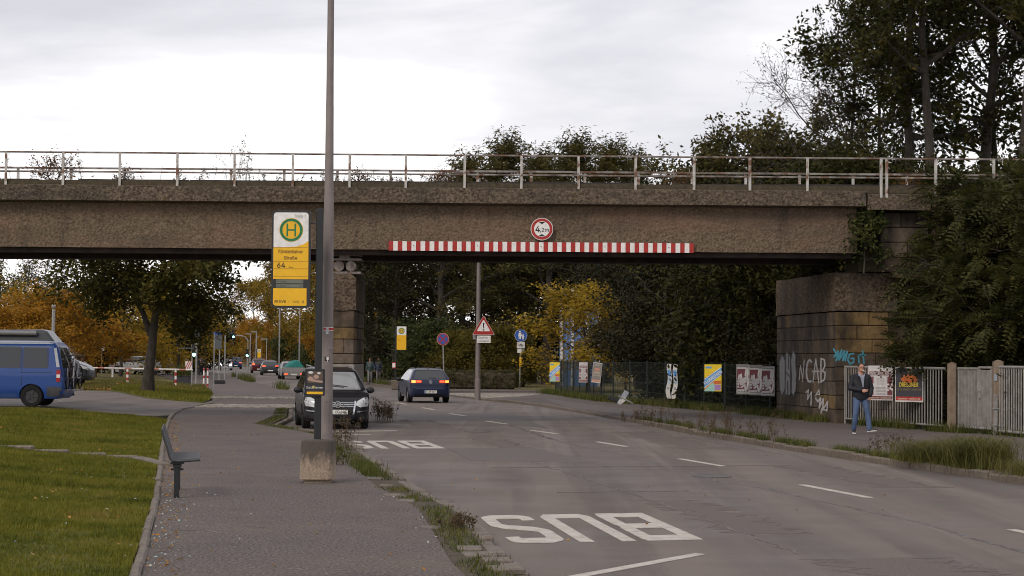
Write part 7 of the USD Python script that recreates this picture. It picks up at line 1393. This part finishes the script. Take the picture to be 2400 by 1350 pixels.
# car with trailer under a teal cover
tw, raw = vehicle('towing_car', 'silver car towing the trailer with the teal cover', 'car', HATCH, silver_p, (hx_(682, 178) - .72, 184.2, 0), hdg(*dirv))
tr_ = thing('trailer', 'grey flat trailer loaded under a teal cover, red lamps lit', 'trailer', (hx_(686, 178.5), 179.6, 0), hdg(*dirv))
obj('bed', cbox((0, 0, .62), (1.75, 2.6, .10), .01), M['galv'], tr_)
for s in (-1, 1): obj('side_board', cbox((s * .86, 0, .83), (.04, 2.6, .34)), M['galv'], tr_); obj('wheel', lathe([(0, -.1), (.3, -.1), (.3, .1), (0, .1)], 18, 'x', (s * .80, .1, .3)), M['rubber'], tr_); obj('tail_lamp', cbox((s * .66, -1.33, .45), (.26, .06, .15), .01), tail, tr_)
obj('tailgate', cbox((0, -1.29, .83), (1.68, .04, .34)), M['galv'], tr_); obj('lamp_board', cbox((0, -1.30, .44), (1.7, .05, .2)), M['grey'], tr_); obj('number_plate', cbox((0, -1.335, .42), (.52, .02, .12)), M['platewhite'], tr_); obj('drawbar', cyl((0, 1.3, .5), (0, 2.5, .45), .05, n=6), M['galv'], tr_)
cvr = tm(md.Manifold.hull_points(np.array([(-.75, -1.1, 1.0), (.78, -1.1, 1.0), (-.75, 1.1, 1.0), (.78, 1.1, 1.0), (-.35, -.9, 1.45), (.25, -1.0, 1.6), (-.3, .8, 1.5), (.55, .7, 1.55), (.6, -.9, 1.35)])).refine_to_length(.2)); cvr.vertices += (meshkit.fbm(cvr.vertices * 2.2, 3, 7)[:, None] - .5) * [.16, .16, .22]
cg = thing('tarpaulin', 'teal tarpaulin draped over the load of the trailer', 'cover', (hx_(686, 178.5), 179.6, 0), hdg(*dirv)); obj('cloth', cvr, flat('tarp_teal', (.012, .17, .155), rough=.6), cg, smooth=50)

# ================================================================ PEOPLE
def chain(js, seg=14):
    out = []
    for (a, ra), (b, rb) in zip(js[:-1], js[1:]):
        out.append(md.Manifold.batch_hull([md.Manifold.sphere(ra, seg).translate(tuple(a)), md.Manifold.sphere(rb, seg).translate(tuple(b))]))
    return out
def soft(parts, step=.035, it=6):
    m = md.Manifold.batch_boolean(parts, md.OpType.Add).refine_to_length(step); t = tm(m); t = trimesh.Trimesh(t.vertices, t.faces, process=True)
    trimesh.smoothing.filter_taubin(t, lamb=.5, nu=.52, iterations=it); return t
def ell(c, r, seg=20): return md.Manifold.sphere(1.0, seg).scale(tuple(r)).translate(tuple(c))
def hand(w, d, side, palm_n, sc=1.0):                    # wrist point, direction, thumb side, palm normal; fingers half curled
    w, d, side, pn = (np.asarray(q, float) for q in (w, d, side, palm_n)); d = d / np.linalg.norm(d); out = [md.Manifold.batch_hull([md.Manifold.sphere(.019, 10).translate(tuple(w)), md.Manifold.sphere(.016, 10).translate(tuple(w + d * .085 + side * .028)), md.Manifold.sphere(.016, 10).translate(tuple(w + d * .08 - side * .030))])]
    for k, (o, L) in enumerate(((.030, .068), (.010, .078), (-.010, .074), (-.030, .058))):
        b = w + d * .085 + side * o; m1 = b + (d * .75 + pn * .65) * L * .5; e = m1 + (d * .15 + pn * .95) * L * .5; out += chain([(b, .0095), (m1, .009), (e, .0075)], 8)
    b = w + d * .03 + side * .028; m1 = b + (d * .6 + side * .7 + pn * .3) * .035; out += chain([(b, .011), (m1, .010), (m1 + (d * .8 + pn * .5) * .032, .008)], 8); return out
def person(label, loc, rz, J, cl, group=None, scale=None, face=True, fine=.03):
    t = thing('person', label, 'person', loc, rz, group, scale=scale)
    H = J['head']; Nk = J['neck']; hd = np.asarray(H, float)
    look = np.array([0, -1.0, 0])
    skin = [ell(hd + [0, .005, .015], (.074, .092, .098)), ell(hd + [0, -.022, -.055], (.058, .070, .062)), *chain([(hd + [0, .015, -.07], .056), (Nk, .060)]), *chain([(Nk, .07), ((np.array(J['sl']) + J['sr']) / 2 + [0, .01, -.05], .10)]), *chain([((np.array(J['sl']) + J['sr']) / 2 + [0, .01, -.08], .10), ((np.array(J['hl']) + J['hr']) / 2, .10)])]
    if face: skin += [md.Manifold.hull_points(hd + np.array([(-.014, -.082, -.022), (.014, -.082, -.022), (0, -.112, -.02), (0, -.085, .02), (-.008, -.08, .02), (.008, -.08, .02)])), ell(hd + [0, -.082, -.062], (.022, .012, .008)), ell(hd + [.075, .01, -.005], (.012, .02, .032)), ell(hd + [-.075, .01, -.005], (.012, .02, .032)), ell(hd + [0, -.075, .03], (.06, .012, .012))]
    for s in 'lr':
        skin += chain([(J['s' + s], .052), (J['e' + s], .042), (J['w' + s], .030)])
        w, e = np.array(J['w' + s]), np.array(J['e' + s]); d = unit(w - e); out_ = np.array([1.0 if s == 'r' else -1.0, 0, 0]); pn = unit(np.cross(d, np.cross(look, d)) * .6 - out_ * .5); sd_ = unit(np.cross(d, pn)) * (1 if s == 'r' else -1)
        skin += hand(w, d, sd_ if sd_ @ look > 0 else -sd_, pn)
        skin += chain([(J['h' + s], .075), (J['k' + s], .055), (J['a' + s], .040)])
    obj('body', soft(skin, fine, 3), M['skin'], t, smooth=True)
    hr_ = [ell(hd + [0, .022, .035], (.081, .090, .088))] ; hm = md.Manifold.batch_boolean(hr_, md.OpType.Add) - md.Manifold.cube((.3, .2, .3)).translate((hd[0] - .15, hd[1] - .265, hd[2] - .255)); hm = hm - md.Manifold.cube((.3, .5, .3)).translate((hd[0] - .15, hd[1] - .3, hd[2] - .36))
    obj('hair', tm(hm.refine_to_length(.03)), cl.get('hair', M['hair']), t, smooth=40)
    if face:
        for s in (-1, 1): obj('eye', tm(ell(hd + [s * .030, -.083, .008], (.013, .008, .007), 10)), M['ink'], t); obj('eyebrow', cbox(hd + [s * .031, -.090, .027], (.034, .008, .007)), M['hair'], t)
    sl, sr, hl, hr2 = (np.array(J[k], float) for k in ('sl', 'sr', 'hl', 'hr'))
    hem = (hl + hr2) / 2 + [0, 0, cl.get('hem', -.06)]; mid = (sl + sr) / 2; D = np.array([0, .02, 0])
    bw = cl.get('belly', .155)
    torso = [md.Manifold.batch_hull([md.Manifold.sphere(.075, 14).translate(tuple(sl * .9 + mid * .1)), md.Manifold.sphere(.075, 14).translate(tuple(sr * .9 + mid * .1)), md.Manifold.sphere(.06, 14).translate(tuple(mid + [0, .02, .06])), ell(mid * .5 + hem * .5 + [0, -.01, 0], (bw + .035, bw - .01, .1))]),
             md.Manifold.batch_hull([ell(mid * .5 + hem * .5 + [0, -.01, 0], (bw + .035, bw - .01, .1)), ell(hem + [0, 0, .04], (bw + .03, bw - .02, .05)), ell(hem + [0, 0, -.02], (bw + .025, bw - .03, .02))])]
    arms = []
    for s in 'lr':
        w, e = np.array(J['w' + s], float), np.array(J['e' + s], float); arms += chain([(J['s' + s], .078), (e, .064), (e + (w - e) * .93, .05)])
    obj('jacket', soft(torso + arms, .035, 4), cl['top'], t, smooth=True)
    legs = []
    for s in 'lr':
        a, k = np.array(J['a' + s], float), np.array(J['k' + s], float); legs += chain([(np.array(J['h' + s]) + [0, 0, .0], .105), (np.array(J['h' + s]) * .5 + k * .5, .088), (k, .070), (k * .45 + a * .55, .068), (a + [0, 0, .015], .058)])
    legs += [md.Manifold.batch_hull([md.Manifold.sphere(.105, 14).translate(tuple(hl)), md.Manifold.sphere(.105, 14).translate(tuple(hr2))])]
    obj('trousers', soft(legs, .035, 4), cl['legs'], t, smooth=True)
    for s in 'lr':
        a, toe = np.array(J['a' + s], float), np.array(J['t' + s], float); d = unit(toe - a)
        up_, lo_ = [md.Manifold.sphere(.048, 12).translate(tuple(a + [0, 0, -.0])), md.Manifold.sphere(.030, 12).translate(tuple(toe + [0, 0, .002])), md.Manifold.sphere(.042, 12).translate(tuple(a * .5 + toe * .5 + [0, 0, -.004]))], None
        sh = obj('shoe', tm(md.Manifold.batch_hull(up_)), cl['shoe'], t, smooth=50)
        q = np.array([a + [0, 0, -.045], toe + [0, 0, -.030]]); n = unit(np.cross(q[1] - q[0], [0, 0, 1.0])); pts = [q[0] - unit(q[1] - q[0]) * .045 + n * x for x in (-.035, .035)] + [q[1] + n * x for x in (-.042, .042)] + [q[1] + unit(q[1] - q[0]) * .03 + n * x for x in (-.02, .02)]
        obj('sole', tm(md.Manifold.hull_points(np.array(pts + [p + np.array([0, 0, .024]) for p in pts]))), cl.get('sole', M['dirtywhite']), sh)
    return t
jeans = mk('denim', [(0.3, (0.028, 0.050, 0.105)), (0.7, (0.085, 0.130, 0.225))], scale=5, rough=.85, bump=.5, bscale=22, bdist=.01, stretch=(1, 1, .5), obj_space=True)
navy = mk('navy_jacket', [(0.3, (0.005, 0.005, 0.008)), (0.7, (0.011, 0.011, 0.017))], scale=9, rough=.7, bump=.5, bscale=14, bdist=.02, obj_space=True)
dark = flat('dark_trousers', (.014, .014, .018), rough=.8); greyt = flat('grey_trousers', (.20, .19, .19), rough=.85); blk = flat('black_shoe', (.012, .012, .014))
mo_ = np.array([8.66, 53.95, .125])
J = dict(head=(.01, 0, 1.635), neck=(.0, .02, 1.49), sl=(-.185, .03, 1.405), sr=(.185, .03, 1.405), el=(-.275, .0, 1.13), wl=(-.03, -.20, 1.09), er=(.275, .02, 1.14), wr=(.215, -.06, .935), hl=(-.09, .02, .90), hr=(.095, .02, .90), kl=(-.135, -.03, .50), al=(-.165, .05, .088), tl=(-.19, -.11, .045), kr=(.15, -.10, .50), ar=(.185, -.12, .105), tr=(.315, -.22, .110))
man = person('man in navy jacket and blue jeans walking on the right pavement, cigarette in his mouth', mo_, 6, J, dict(top=navy, legs=jeans, shoe=blk, hem=-.03, belly=.165))
obj('shirt', tm(md.Manifold.hull_points(np.array([(-.055, -.105, 1.46), (.055, -.105, 1.46), (.045, -.15, 1.38), (-.04, -.15, 1.38), (.02, -.178, 1.16), (.0, -.178, 1.16), (0, -.12, 1.2), (-.04, -.06, 1.46), (.04, -.06, 1.46)]))), flat('shirt_grey', (.20, .21, .26)), man)
obj('collar', MB(tm(md.Manifold.hull_points(np.array([(-.075, -.06, 1.51), (-.02, -.115, 1.44), (-.06, -.13, 1.425), (-.085, -.05, 1.46), (-.08, -.07, 1.47)]))), tm(md.Manifold.hull_points(np.array([(.075, -.06, 1.51), (.02, -.115, 1.44), (.06, -.13, 1.425), (.085, -.05, 1.46), (.08, -.07, 1.47)])))), flat('collar_blue', (.24, .26, .33)), man)
obj('cigarette', cyl((.015, -.10, 1.573), (.05, -.165, 1.555), .007, n=6), M['white'], man)
def walk_pose(st=1.0): return dict(head=(0, 0, 1.62), neck=(0, .02, 1.48), sl=(-.18, .02, 1.40), sr=(.18, .02, 1.40), el=(-.24, .06, 1.14), wl=(-.25, -.06, .92), er=(.24, -.02, 1.14), wr=(.25, .04, .90), hl=(-.085, .0, .90), hr=(.085, .0, .90), kl=(-.09, -.10 * st, .50), al=(-.09, -.12 * st, .09), tl=(-.09, -.30 * st, .06), kr=(.09, .05 * st, .49), ar=(.09, .16 * st, .10), tr=(.10, .02, .04))
person('person in dark clothes walking away on the left pavement beside the two bollards', (hx_(473, 193), 193, .12), 180, walk_pose(), dict(top=flat('dark_jacket', (.012, .013, .024)), legs=dark, shoe=blk), face=False, fine=.06)
person('walker in dark green jacket and pale trousers on the far right pavement, the left one', (hx_(869, 150), 150, .115), 0, walk_pose(.8), dict(top=flat('green_jacket', (.03, .055, .060)), legs=greyt, shoe=blk), 'two walkers on the far right pavement', fine=.06)
person('walker in dark blue jacket on the far right pavement, the right one', (hx_(889, 149), 149, .115), 0, walk_pose(.9), dict(top=flat('blue_jacket', (.018, .024, .06)), legs=flat('brown_trousers', (.14, .12, .12)), shoe=blk), 'two walkers on the far right pavement', fine=.06)
